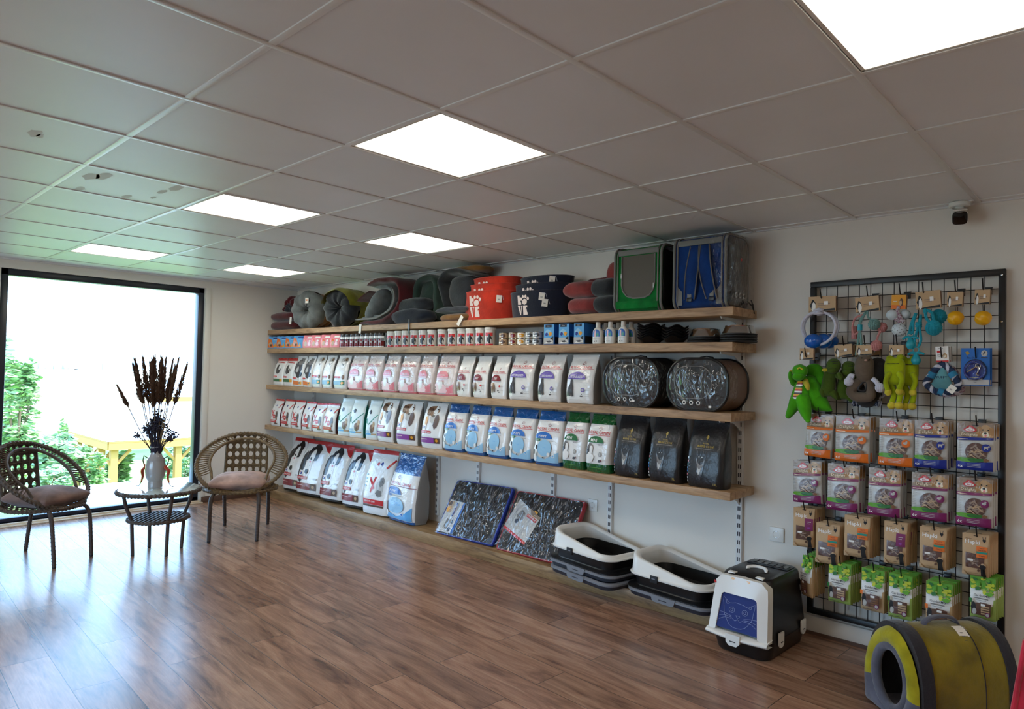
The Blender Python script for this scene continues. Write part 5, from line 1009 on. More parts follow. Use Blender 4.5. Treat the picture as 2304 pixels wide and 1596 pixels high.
def treat_specs(col, animal):
    sp = [('r', -.97, .70, .97, 1, 'f_taupe')]+dogphoto(.52, .85, 1.0)+[('p', [(-.55, .89), (-.38, .955), (-.18, .955), (.0, .89)], 'f_red'), ('e', -.28, .862, .36, .048, 'f_red'), ('e', -.28, .862, .26, .032, 'f_white'), ('t', '8in1', -.28, .842, .042, .22, 'f_red'), ('t', 'A+', -.28, .90, .03, .1, 'f_white'), ('t', 'Delights', -.30, .735, .062, .60, 'f_cream'),
          ('p', [(-.97, .635), (.97, .67), (.97, .715), (-.97, .70)], 'f_'+col), ('r', -.9, .66, -.35, .672, 'f_cream'), ('e', .08, .40, .58, .20, 'f_meat')]+sticks(.08, .40, .55, .19, 13, 4)+sticks(.08, .38, .5, .17, 8, 9, 'f_tan', .0022)+[
          ('e', .62, .50, .24, .085, 'f_'+col)]
    sp += [('b', .60, .505, .12, .03, 4, 'f_palegrey'), ('b', .66, .535, .05, .02, 2, 'f_palegrey')] if animal != 'cow' else [('r', .50, .49, .72, .53, 'f_palegrey'), ('r', .50, .465, .55, .50, 'f_palegrey'), ('r', .67, .465, .72, .50, 'f_palegrey'), ('e', .76, .53, .05, .018, 'f_palegrey')]
    sp += [('b', -.30, .225, .62, .055, 21, 'f_leaf'), ('b', .10, .23, .5, .045, 23, 'f_leafdk'), ('b', .62, .24, .14, .04, 8, 'f_midbrown'), ('p', [(-.97, .01), (.97, .01), (.97, .21), (-.2, .175), (-.97, .185)], 'f_'+col), ('t', '6x', -.74, .06, .065, .24, 'f_white')]+[('r', -.35, .14-.03*i, .35, .148-.03*i, 'f_palegrey') for i in range(3)]+[('r', -.84, .58-.035*i, -.62, .585-.035*i, 'f_grey') for i in range(9)]
    return sp
def hapki_specs(col, seed):
    sp = [('t', 'Hapki', -.24, .765, .095, .62, 'p_white'), ('t', 'Dogs love', -.52, .875, .022, .3, 'p_black'), ('p', [(.50, .86), (.62, .81), (.74, .86), (.74, .89), (.68, .905), (.62, .89), (.56, .905), (.50, .89)], 'p_black'), ('line', .55, .9, .5, .96, .001, 'p_ink'), ('line', .69, .9, .74, .96, .001, 'p_ink'),
          ('p', [(-.72, .20), (.60, .20), (.68, .52), (-.72, .56)], 'f_meat')]
    sp += sticks(-.02, .37, .5, .13, 9, seed, 'f_brown', .006)+sticks(-.02, .37, .5, .12, 6, seed+3, 'f_stick', .003)
    if col == 'orange': sp += [('r', .08, .47, .88, .73, 'p_orange'), ('t', 'TASTY', .48, .68, .026, .3, 'p_brown'), ('t', 'CHICKEN', .48, .63, .028, .34, 'p_brown'), ('r', .10, .565, .86, .615, 'p_teal'), ('t', 'STRIPS', .48, .50, .03, .32, 'p_brown')]
    else: sp += [('r', .10, .45, .88, .75, 'p_plum'), ('r', .3, .66, .7, .672, 'p_palegrey'), ('r', .3, .62, .6, .63, 'p_palegrey'), ('b', .5, .52, .14, .03, 4, 'p_violet')]
    sp += [('r', -.55, .37, -.15, .415, 'p_white'), ('b', .55, .27, .26, .07, 3, 'p_tan'), ('b', .55, .25, .22, .065, 6, 'p_black'), ('p', [(.40, .23), (.70, .23), (.82, .02), (.44, .02)], 'p_black'), ('b', .26, .16, .10, .03, 5, 'p_brown'), ('r', -.5, .08, .2, .085, 'p_brown'), ('p', [(-.97, .015), (-.55, .015), (-.97, .14)], 'p_tan')]
    return sp
def garden_specs(bor, seed):
    r = random.Random(seed); sp = [('r', -.97, .36, .97, .97, 'p_white')]
    sp += [('r', -.97, .01, .97, .20, 'p_'+bor), ('p', [(-.97, .2), (-.82, .2), (-.82, .36), (-.97, .38)], 'p_'+bor), ('p', [(.97, .2), (.78, .2), (.84, .5), (.97, .52)], 'p_'+bor), ('r', -.97, .72, .97, 1, 'p_leaf')]
    for i in range(34): sp.append(('b', r.uniform(-.8, .82), r.uniform(.70, .97), r.uniform(.10, .26), r.uniform(.022, .05), i, 'p_'+r.choice(('leaf', 'leafdk', 'leafyel', 'lime', 'leaf'))))
    for i in range(7): sp.append(('b', r.uniform(-.5, .8), r.uniform(.64, .70), r.uniform(.08, .2), r.uniform(.025, .05), i+50, 'p_'+r.choice(('leafyel', 'leaf'))))
    sp += [('t', 'GardenMix', .0, .565, .055, .62, 'p_ink'), ('r', -.55, .51, .5, .535, 'p_grey'), ('r', -.40, .475, .35, .483, 'p_grey'), ('p', [(-.80, .13), (.66, .13), (.70, .42), (-.1, .44), (-.2, .40), (-.80, .42)], 'f_meat'), ('b', -.62, .30, .2, .12, 3, 'p_black'), ('b', -.55, .2, .16, .07, 5, 'p_palegrey'), ('b', -.25, .36, .18, .07, 6, 'p_brown')]
    sp += [('r', -.05+.0*i, .16+.055*i, .6, .195+.055*i, 'f_midbrown' if bor == 'kraft' else 'f_tan') for i in range(4)]+[('e', .45, .16, .2, .06, 'p_plum'), ('e', .45, .16, .14, .04, 'p_palegrey'), ('r', -.05, .36, .3, .41, 'p_white'), ('r', -.7, .07, .1, .08, 'p_ink'), ('r', -.97, .40, -.72, .50, 'p_orange' if bor == 'kraft' else 'p_leafdk')]
    return sp
PK = {}
def packet(kind, specs, w, h, d, body, seed):
    prof = [(0, .25), (.05, .75), (.30, 1.0), (.62, .85), (.74, .35), (.80, .10), (1, .05)]
    mb, fr, _ = bag_mesh(w, h, d, body, specs, seed=seed, prof=prof, wid=[(0, 1), (1, 1)], p=3.2, wr=.0022, n=24, m=18, L=.02, lean=0)
    # euro slot above the print
    mb.box((0, -.0026, h*.965), (w*.16, .0012, h*.014), 'f_black')
    return mb
def stack(key, mk, uL, uR, vT, vB, yfront, n, gap, lab, cat, group, rot=0, hlab='', tilt=0):
    a, c = at(uL, vB, y=yfront), at(uR, vB, y=yfront); w = c.x-a.x; x = (a.x+c.x)/2
    zt, zb = at((uL+uR)/2, vT, y=yfront).z, at((uL+uR)/2, vB, y=yfront).z; h = zt-zb
    L = -(yfront-GY)+.012
    hz = hook(x+.005, zt-.004, L, hlab)
    for j in range(n):
        jr = rnd.uniform(-.02, .02) if j else 0
        loc = Vector((x+.003*j+jr*.1, yfront+gap*j, hz-h*.955+jr*.2))
        if key not in PK:
            o = mk().build('treat_packet', doubles=False, ang=60); PK[key] = o; tag(o, '', cat, group); o.location = loc; o['w'] = 1
            del o['w']
        else: o = dup(PK[key], loc, 0, group=group)
        o['label'] = (lab % 'front') if j == 0 else lab % (('second', 'third', 'fourth', 'fifth', 'sixth', 'seventh')[j-1]+' from front')
        o.rotation_euler = (0, tilt, rot+jr)
        o.scale = (w/.155 if key[0] == 'D' else w/.12, 1, h/.24 if key[0] == 'D' else h/.22)
def mkD(col, an, seed): return lambda: packet('D', treat_specs(col, an), .155, .24, .045, 'f_palegrey', seed)
def mkH(col, seed): return lambda: packet('H', hapki_specs(col, seed), .12, .22, .032, 'p_kraft', seed)
def mkG(bor, seed): return lambda: packet('G', garden_specs(bor, seed), .12, .22, .03, 'p_'+bor, seed)
FN = ['leftmost', 'second', 'third', 'fourth', 'fifth', 'sixth']
for i, (uL, uR, vT, vB, col, an) in enumerate(((1812, 1872, 925, 1021, 'orange', 'hen'), (1880, 1958, 925, 1027, 'orange', 'hen'), (1978, 2057, 928, 1034, 'orange', 'hen'), (2058, 2134, 936, 1042, 'dkblue', 'cow'), (2153, 2238, 940, 1045, 'dkblue', 'cow'))):
    stack('D'+col, mkD(col, an, 3), uL, uR, vT, vB, -.175, 3, .042, ('%s banded treat packet, %%s, %s hook of the top packet row' % ('orange' if col == 'orange' else 'dark blue', FN[i])), 'treat packet', 'banded treat packets, top row', hlab='black hook of the %s stack in the top packet row' % FN[i], tilt=.05 if i == 0 else 0)
for i, (uL, uR, vT, vB) in enumerate(((1788, 1852, 1034, 1128), (1862, 1934, 1043, 1147), (1954, 2028, 1046, 1152), (2051, 2134, 1060, 1164), (2152, 2234, 1066, 1173))):
    stack('Dplum', mkD('plum', 'duck', 5), uL, uR, vT, vB, -.175, 3, .042, 'purple banded treat packet, %%s, %s hook of its row' % FN[i], 'treat packet', 'purple banded treat packets', hlab='black hook of the %s purple packet stack' % FN[i], tilt=-.05 if i == 0 else 0)
for i, (uL, uR, vT, vB, col) in enumerate(((1786, 1831, 1143, 1230, 'plum'), (1836, 1889, 1162, 1252, 'orange'), (1900, 1957, 1164, 1256, 'orange'), (1989, 2041, 1172, 1267, 'plum'), (2069, 2130, 1187, 1280, 'orange'), (2165, 2226, 1190, 1283, 'orange'))):
    stack('H'+col, mkH(col, 7), uL, uR, vT, vB, -.185, 6, .024, 'kraft packet with %s block, %%s, %s hook of the kraft row' % ('purple' if col == 'plum' else 'orange', FN[i]), 'treat packet', 'kraft treat packets', hlab='black hook of the %s kraft packet stack' % FN[i], rot=(.25 if i == 0 else .05))
for i, (uL, uR, vT, vB, bor, rt) in enumerate(((1801, 1834, 1248, 1338, 'kraft', -.5), (1864, 1915, 1262, 1352, 'lime', 0), (1938, 1991, 1272, 1366, 'kraft', 0), (1999, 2053, 1284, 1383, 'lime', 0), (2083, 2144, 1295, 1394, 'kraft', 0), (2182, 2241, 1307, 1402, 'lime', 0))):
    stack('G'+bor, mkG(bor, 9), uL, uR, vT, vB, -.185, 6, .024, 'green topped treat packet with %s bottom, %%s, %s hook of its row' % ('tan' if bor == 'kraft' else 'lime', FN[i]), 'treat packet', 'green topped treat packets', hlab='black hook of the %s green topped stack' % FN[i], rot=rt)

# ---------------------------------------------------------------- toys on the wire grid
YT = -.17
def cardmesh(w, h, fold=True, kind='kraft'):
    b = MB(); mt = {'kraft': 'p_kraft', 'yellow': 'p_amber', 'white': 'p_white'}[kind]
    b.box((0, 0, -h/2), (w, .003, h), mt); b.box((.004, .014, -h/2), (w*.97, .003, h*.96), 'p_taupe' if kind != 'white' else 'p_palegrey'); b.box((0, .007, -.003), (w*.9, .016, .004), mt)
    if kind == 'kraft': sp = [('p', [(-.95, .02), (.95, .02), (.95, .18), (-.3, .10), (-.95, .05)], 'p_black'), ('b', -.68, .42, .22, .34, 3, 'p_black'), ('b', -.62, .28, .15, .28, 5, 'p_white'), ('e', -.62, .55, .05, .08, 'p_white'), ('r', -.3, .48, .6, .54, 'p_taupe'), ('r', -.3, .38, .3, .42, 'p_taupe'), ('r', .15, .42, .45, .66, 'p_white')]
    elif kind == 'yellow': sp = [('r', -.95, .02, .95, .28, 'p_orange'), ('b', .35, .48, .3, .28, 3, 'p_brown'), ('b', .3, .42, .2, .2, 4, 'p_tan'), ('r', -.7, .5, -.2, .56, 'p_cream')]
    else: sp = [('r', -.95, .0, .95, .10, 'p_red'), ('r', -.78, .60, -.2, .74, 'p_red'), ('t', 'Pet', -.5, .46, .08, .3, 'p_black'), ('t', 'Toy', -.5, .34, .08, .3, 'p_black'), ('b', .42, .40, .36, .16, 3, 'p_gdog'), ('b', .42, .36, .2, .1, 4, 'p_cream'), ('e', .36, .42, .05, .02, 'p_black'), ('r', -.6, .86, .2, .89, 'p_grey')]
    decorate(b, sp, lambda x, z, off: Vector((x, -.0015-off, z-h)), w, h, pre='p_', L=.03); return b
def card(parent, c, w, h, kind='kraft', rot=0): return cardmesh(w, h, kind=kind).build('header_card', parent, c, (0, rot, 0), smooth=False)
def px3(u, v, y=None): return at(u, v, y=YT if y is None else y)
def place_toy(name, label, cat, ucard, vcard, wpx, hpx, kind='kraft', rot=0, hl=True, y=None):
    y = YT if y is None else y; p = at(ucard, vcard, y=y); q = at(ucard+wpx, vcard+hpx, y=y)
    t_ = thing(name, label, cat, p)
    card(t_, (0, 0, 0), abs(q.x-p.x), abs(p.z-q.z), kind, rot)
    return t_, (lambda u, v, dy=0: at(u, v, y=y+dy)-p)
def tag_hook(u, v, lab, y=None):
    y = YT if y is None else y; p = at(u, v, y=y); return hook(p.x+.006, p.z-.004, -(y-GY)+.01, lab)
def bez(pts, n=24):     # smooth curve through points
    P = [Vector(p) for p in pts]; out = []
    for i in range(len(P)-1):
        p0, p1, p2, p3 = P[max(0, i-1)], P[i], P[i+1], P[min(len(P)-1, i+2)]
        for k in range(n//(len(P)-1)+1):
            t = k/(n//(len(P)-1)+1); out.append(.5*((2*p1)+(p2-p0)*t+(2*p0-5*p1+4*p2-p3)*t*t+(3*p1-p0-3*p2+p3)*t**3))
    return out+[P[-1]]
def knotball(mb, c, r, mt, xf=None):
    mb.ell(c, (r*.86,)*3, mt)
    for ax in range(3):
        for o_ in (-.52, -.17, .17, .52):
            rr = sqrt(1-o_*o_)*r*.93; pts = []
            for i in range(20):
                a = 2*pi*i/20; q = [0, 0, 0]; q[ax] = o_*r; q[(ax+1) % 3] = rr*cos(a)*(1.04 if ax != 1 else 1); q[(ax+2) % 3] = rr*sin(a)
                k = 1+.08*math.copysign(1, sin(2*a+ax)); pts.append((c[0]+q[0], c[1]+q[1]*k, c[2]+q[2]*k))
            mb.tube(pts, r*.17, mt, 6, closed=True, xf=xf)
# 1: rope rings with blue balls (three hang one behind another)
for j in range(3):
    y = YT-.0+.045*j; sx_ = 8*j
    t_, f = place_toy('rope_ball_toy', 'white rope loop toy with blue ball, %s of three on the top left hook' % ('front', 'middle', 'rear')[j], 'dog toy', 1850, 667+j*1, 62, 31, y=y)
    t_['group'] = 'rope loop toys with blue balls'
    b = MB(); k = f(1848, 705); pts = []
    lo, hi = f(1806+3*j, 750), f(1878+2*j, 750); zt, zb = f(1840, 702).z, f(1840, 776).z; cxp = (lo.x+hi.x)/2; W_ = (hi.x-lo.x)/2
    for i in range(30):
        a = radians(70)-2*pi*i/30*.0+2*pi*i/30; pts.append((cxp+W_*cos(a)*(1.05 if j != 2 else 1.1), .012*sin(a*2), (zt+zb)/2+(zt-zb)/2*sin(a)))
    b.tube(pts, .0075, 'rope_white', 8, closed=True); b.build('rope_loop', t_)
    b = MB(); c_ = Vector((cxp, 0, zt)); b.ell(c_, (.017, .016, .022), 'rope_white'); b.tube([c_+Vector((.02*cos(a), .016*sin(a), -.008+.0*a)) for a in [2*pi*i/14 for i in range(14)]], .008, 'rope_white', 7, closed=True); b.tube([c_+Vector((.02*cos(a), .016*sin(a), .010)) for a in [2*pi*i/14 for i in range(14)]], .008, 'rope_white', 7, closed=True); b.build('rope_knot', t_)
    b = MB(); p_ = f(1830+22*j-(8 if j == 2 else 0), 768); b.ell((p_.x, 0, p_.z), (.047, .045, .040), 'blue_rubber', 24, 16); b.build('rubber_ball', t_)
tag_hook(1846, 668, 'black hook holding the rope loop toys with blue balls')
# 2: pink and sage rope dumbbells
t_, f = place_toy('rope_dumbbell_toy', 'sage and pink knotted rope toy with dangling ends, second on the top row', 'dog toy', 1950, 668, 54, 32, rot=-.08); tag_hook(1950, 670, 'black hook of the sage and pink rope toy')
b = MB(); knotball(b, f(1967, 730), .026, 'rope_sage'); b.tube(bez([f(1952, 700), f(1953, 714), f(1964, 722)]), .0055, 'rope_sage', 7); b.build('knot_ball', t_)
b = MB(); knotball(b, f(1972, 778), .025, 'rope_pink'); b.tube(bez([f(1982, 745), f(1976, 755), f(1973, 768)]), .0055, 'rope_pink', 7); knotball(b, f(1984, 737, .03), .023, 'rope_pink'); b.build('pink_knot', t_)
b = MB(); b.tube(bez([f(1950, 700), f(1936, 720), f(1934, 740), f(1930, 775), f(1926, 800)]), .006, 'rope_sage', 7); b.tube(bez([f(1950, 700), f(1938, 722), f(1935, 740), f(1938, 770), f(1936, 802)]), .006, 'rope_sage', 7)
p_ = f(1935, 737); b.tube([p_+Vector((0, 0, .014)), p_-Vector((0, 0, .016))], .012, 'aqua_rubber', 12); b.build('rope_strand', t_)
b = MB(); b.tube(bez([f(1944, 708), f(1925, 716), f(1918, 735), f(1922, 752), f(1934, 746)]), .005, 'rope_pink', 7); p_ = f(1922, 750, .02); b.tube([p_+Vector((0, 0, .035)), p_-Vector((0, 0, .03))], .014, 'rope_pink', 10); b.build('pink_rope', t_)
# 3: balls on a plum rope
t_, f = place_toy('ball_rope_toy', 'pale rubber balls on a purple rope with a yellow card, third on the top row', 'dog toy', 2023, 664, 33, 30, 'yellow', rot=.05); tag_hook(2023, 664, 'black hook of the yellow carded ball toy')
for (u, v, r) in ((2007, 709, .026), (2037, 708, .024)):
    b = MB(); c_ = f(u, v, .0 if u < 2020 else .03); b.ell(c_, (r, r, r), 'pale_rubber', 20, 14); b.build('rubber_ball', t_)
b = MB(); c_ = f(2023, 742); b.ell(c_, (.033,)*3, 'pale_rubber', 24, 16)
for i in range(60):
    z = 1-2*(i+.5)/60; a = i*2.39996; q = Vector((sqrt(1-z*z)*cos(a), sqrt(1-z*z)*sin(a), z)); b.ell(c_+q*.033, (.0022,)*3, 'grey_plastic', 6, 4)
b.build('studded_ball', t_)
b = MB(); b.tube(bez([f(2023, 690), f(2019, 702), f(2026, 715), f(2023, 728)]), .0085, 'rope_plum', 8); b.tube(bez([f(2014, 722), f(2023, 716), f(2034, 724)]), .008, 'rope_plum', 8); b.build('braided_rope', t_)
# 4: aqua ropes with pacifiers and a knot ball
t_, f = place_toy('rope_pacifier_toy', 'aqua rope toy with a knot ball and two hanging rubber dummies', 'dog toy', 2087, 655, 57, 38, rot=-.06); tag_hook(2075, 657, 'black hook of the aqua rope toy')
b = MB(); knotball(b, f(2101, 738), .033, 'rope_aqua'); b.tube(bez([f(2082, 698), f(2084, 715), f(2094, 728)]), .007, 'rope_aqua', 8); b.tube(bez([f(2083, 697), f(2096, 704), f(2102, 722)]), .007, 'rope_aqua', 8); b.ell(f(2082, 700), (.011, .01, .014), 'rope_aqua'); b.build('knot_ball', t_)
b = MB(); knotball(b, f(2112, 713, .05), .032, 'rope_aqua'); b.build('rear_knot_ball', t_)
b = MB()
for P in ([(2062, 705), (2055, 725), (2054, 745), (2048, 752)], [(2060, 705), (2050, 730), (2046, 752)], [(2072, 708), (2066, 735), (2058, 765), (2059, 782)], [(2072, 712), (2070, 742), (2072, 765), (2066, 782)]): b.tube(bez([f(u, v) for u, v in P]), .0062, 'rope_aqua', 7)
for u, v in ((2067, 727),): 
    for k in range(3): c_ = f(u, v+4*k); b.tube([c_+Vector((.011*cos(a), .011*sin(a), 0)) for a in [2*pi*i/12 for i in range(12)]], .005, 'rope_aqua', 6, closed=True)
b.build('rope_strand', t_)
for (u, v, s_) in ((2049, 758, 1.0), (2061, 793, 1.0)):
    b = MB(); c_ = f(u, v); b.tube([c_+Vector((.013*cos(a), 0, .012+.013*sin(a))) for a in [2*pi*i/16 for i in range(16)]], .0028, 'aqua_rubber', 7, closed=True)
    b.tube(bez([c_+Vector((-.034, -.004, -.012)), c_+Vector((-.018, -.006, -.002)), c_+Vector((0, -.004, -.006)), c_+Vector((.018, -.006, -.002)), c_+Vector((.036, -.004, -.010))]), .0055, 'aqua_rubber', 8)
    b.lathe([(0, -.062), (.012, -.060), (.0205, -.048), (.0215, -.036), (.014, -.020), (.009, -.006), (0, -.004)], 'aqua_rubber', 20, c=c_); b.build('rubber_dummy', t_)
# 5, 6: yellow balls
for i, (u, v, uc, vc) in enumerate(((2150, 716, 2149, 657), (2212, 716, 2211, 652))):
    t_, f = place_toy('yellow_ball_toy', 'yellow grooved rubber ball under a kraft card, %s of the two on the top row' % ('left', 'right')[i], 'dog toy', uc, vc, 35, 32, rot=.03); tag_hook(uc-2, vc+2, 'black hook of the %s yellow ball' % ('left', 'right')[i]); t_['group'] = 'yellow ball toys'
    b = MB(); c_ = f(u, v); R_ = .0335
    def fn(u_, v_):
        a = 2*pi*u_; e = -pi/2+pi*v_; k = 1+.035*math.copysign(abs(sin(5*a+3*sin(e*2)))**.5, sin(5*a+3*sin(e*2)))*cos(e); return (c_.x+R_*k*cos(e)*cos(a), c_.y+R_*k*cos(e)*sin(a), c_.z+R_*k*sin(e))
    b.grid(fn, 60, 24, 'yellow_rubber', cu=True); b.build('rubber_ball', t_)
    b = MB(); b.rod(c_+Vector((0, 0, .03)), (0, 0, -.06), .0015, 'rubber_black', 6); b.build('cord', t_)
# second row: plush toys ------------------------------------------------
def blobs(parent, name, items, mt, wr=.05, ang=90, seed=0):
    b = MB()
    for k, (c, r) in enumerate(items): b.ell(c, r, mt, 22, 14, 2.0, wr, 26, seed+k)
    return b.build(name, parent, ang=ang)
def limb(parent, name, pts, rads, mt, n=12):
    P = bez(pts, 16); R_ = [interp([(i/(len(rads)-1), r) for i, r in enumerate(rads)], k/(len(P)-1)) for k in range(len(P))]
    b = MB(); b.tube(P, R_, mt, n); b.ell(P[-1], (R_[-1],)*3, mt, n, 8); b.ell(P[0], (R_[0],)*3, mt, n, 8); return b.build(name, parent, ang=80)
# dragon
t_, f = place_toy('plush_dragon', 'bright green plush dragon with a striped belly, leftmost of the second row', 'plush toy', 1815, 784, 31, 26, y=-.20); tag_hook(1812, 785, 'black hook of the green plush dragon', y=-.20)
D = lambda u, v, dy=0: f(u, v, dy)
b = MB(); zt, zb = D(1805, 845).z, D(1805, 925).z
def dbody(u, v):
    a = 2*pi*u; k = interp([(0, .20), (.12, .8), (.35, 1.0), (.7, .72), (1, .30)], v); c = D(1797+9*v, 925-80*v); return (c.x+.052*k*cos(a), c.y+.036*k*sin(a), c.z)
soft(dbody, b, 26, 20, 'toy_green', cu=True, wr=.003, sc=60); b.build('body', t_, ang=80)
b = MB()
cols = ['f_white', 'f_red', 'f_amber', 'f_leafdk', 'f_white', 'f_dkred', 'f_amber', 'f_black']
for i in range(16):
    v0, v1 = .16+.045*i, .16+.045*(i+1)
    def st(u, v, v0=v0, v1=v1):
        vv = v0+(v1-v0)*v; a = -pi/2-.55+(.95)*u; k = interp([(0, .20), (.12, .8), (.35, 1.0), (.7, .72), (1, .30)], vv); c = D(1797+9*vv, 925-80*vv); return (c.x+.052*k*cos(a)*1.0, c.y+.038*k*sin(a)-.002, c.z)
    b.grid(st, 8, 1, cols[i % 8])
b.build('striped_belly', t_)
blobs(t_, 'head', [(D(1800, 835, -.02), (.040, .042, .036)), (D(1796, 848, -.045), (.030, .026, .022))], 'toy_green', seed=2)
b = MB(); c_ = D(1800, 833, -.066); b.tube(bez([c_+Vector((-.012, 0, .006)), c_+Vector((0, -.004, .012)), c_+Vector((.014, 0, .002))]), .004, 'toy_yellow', 7)
b.build('nose_trim', t_)
for (u, v) in ((1782, 836), (1856, 833)): blobs(t_, 'horn', [(D(u, v), (.016, .010, .009))], 'toy_yellow', seed=4)
limb(t_, 'leg', [D(1790, 905, -.01), D(1782, 922, -.03), D(1774, 936, -.04)], [.034, .026, .016], 'toy_green')
limb(t_, 'leg', [D(1806, 900, -.01), D(1812, 925, -.03), D(1818, 946, -.04)], [.040, .032, .014], 'toy_green')
limb(t_, 'arm', [D(1786, 862), D(1780, 850, -.02), D(1778, 840, -.02)], [.018, .015, .010], 'toy_green')
limb(t_, 'arm', [D(1812, 858), D(1816, 868, -.03), D(1818, 876, -.04)], [.016, .013, .008], 'toy_yellow')
limb(t_, 'tail', [D(1822, 865, .05), D(1838, 900, .05), D(1856, 915, .04), D(1869, 923, .03)], [.050, .060, .030, .008], 'toy_green')
blobs(t_, 'wing', [(D(1832, 835, .06), (.048, .02, .040)), (D(1846, 852, .06), (.030, .018, .040))], 'toy_green', seed=8)
# crocodiles
for j, (du, dy, lb) in enumerate(((0, 0, 'front one on its hook, beside the green dragon'), (34, .04, 'rear one, beside the grey seal'))):
    t_, f = place_toy('plush_crocodile', 'olive plush crocodile, %s' % lb, 'plush toy', 1896+7*j, 776+3*j, 40, 27, y=-.16+dy, rot=-.1); t_['group'] = 'olive plush crocodiles'
    D = lambda u, v, e=0: f(u+du, v+6*j, e)
    limb(t_, 'body', [D(1872, 835), D(1866, 855), D(1862, 878), D(1855, 890)], [.036, .034, .036, .012], 'toy_olive')
    blobs(t_, 'head', [(D(1876, 822, -.01), (.036, .032, .036)), (D(1872, 834, -.03), (.026, .022, .018))], 'toy_olive', seed=3)
    limb(t_, 'arm', [D(1884, 846, -.01), D(1892, 850, -.02), D(1888, 842, -.03)], [.014, .013, .011], 'toy_olive')
    limb(t_, 'leg', [D(1856, 872, -.01), D(1850, 882, -.02), D(1852, 890, -.02)], [.016, .014, .010], 'toy_olive')
    limb(t_, 'tail', [D(1862, 880), D(1874, 886), D(1882, 898)], [.03, .022, .006], 'toy_olive')
    b = MB()
    for k in range(3): c_ = D(1876, 814+5*k, -.041+.002*k); b.tube([c_+Vector((-.018, .006, 0)), c_+Vector((0, -.002, .002)), c_+Vector((.018, .006, 0))], .0018, 'toy_dark', 5)
    b.build('stitching', t_)
tag_hook(1896, 778, 'black hook of the olive plush crocodiles', y=-.16)
# grey seal with ropes
t_, f = place_toy('plush_seal', 'taupe plush seal with white knotted ropes and a triangular hole', 'plush toy', 1945, 777, 36, 23, y=-.18); tag_hook(1944, 779, 'black hook of the taupe plush seal', y=-.18)
D = lambda u, v, dy=0: f(u, v, dy)
limb(t_, 'body', [D(1945, 818), D(1944, 830), D(1946, 846)], [.044, .045, .040], 'toy_grey', 18)
b = MB(); tri = bez([D(1945, 850), D(1927, 866), D(1915, 880), D(1925, 892), D(1945, 894), D(1958, 890), D(1958, 870), D(1950, 852)], 40); b.tube(tri, .026, 'toy_grey', 12, closed=True); b.build('ring_body', t_, ang=80)
b = MB(); P_ = bez([D(1942, 860, -.02), D(1931, 876, -.02), D(1946, 880, -.02), D(1950, 862, -.02), D(1942, 860, -.02)], 24); b.tube(P_, .005, 'rubber_black', 8); b.build('hole_trim', t_)
b = MB(); b.ell(D(1948, 811, -.044), (.008, .006, .005), 'cushion_pink'); b.build('nose', t_)
for u, v in ((1939, 806), (1956, 810)): b = MB(); b.ell(D(u, v, -.034), (.004,)*3, 'rubber_black', 8, 6); b.build('eye', t_)
for P in ([(1922, 848), (1914, 846), (1908, 856)], [(1963, 852), (1972, 860), (1978, 870)]):
    b = MB(); b.tube(bez([D(u, v, -.02) for u, v in P]), .012, 'rope_white', 8); knotball(b, D(P[-1][0]+2, P[-1][1]+3, -.02), .021, 'rope_white'); b.build('knotted_rope', t_)
t_, f = place_toy('plush_seal', 'dark grey plush toy with fringed feet, mostly hidden behind the taupe seal', 'plush toy', 1962, 780, 36, 23, y=-.11)
D = lambda u, v, dy=0: f(u, v, dy)
limb(t_, 'body', [D(1975, 822), D(1970, 850), D(1950, 892)], [.04, .05, .06], 'toy_dark', 16)
for u in (1924, 1940, 1958, 1974):
    b = MB(); r = random.Random(u); c_ = D(u, 904)
    for k in range(60): a = r.uniform(0, 6.3); q = c_+Vector((.018*cos(a)*r.random(), .016*sin(a), r.uniform(-.004, .014))); b.tube([q, q+Vector((r.uniform(-.008, .008), r.uniform(-.008, .008), -.022))], .0018, 'rope_navy' if k % 3 else 'rope_white', 4)
    b.build('fringe_foot', t_)
b = MB(); b.tube(bez([D(1985, 838), D(1974, 845), D(1980, 860), D(1992, 852), D(1986, 838)]), .006, 'rope_white', 7); b.tube(bez([D(1972, 880), D(1982, 876), D(1990, 888), D(1978, 896)]), .006, 'rope_white', 7); b.build('knotted_rope', t_)
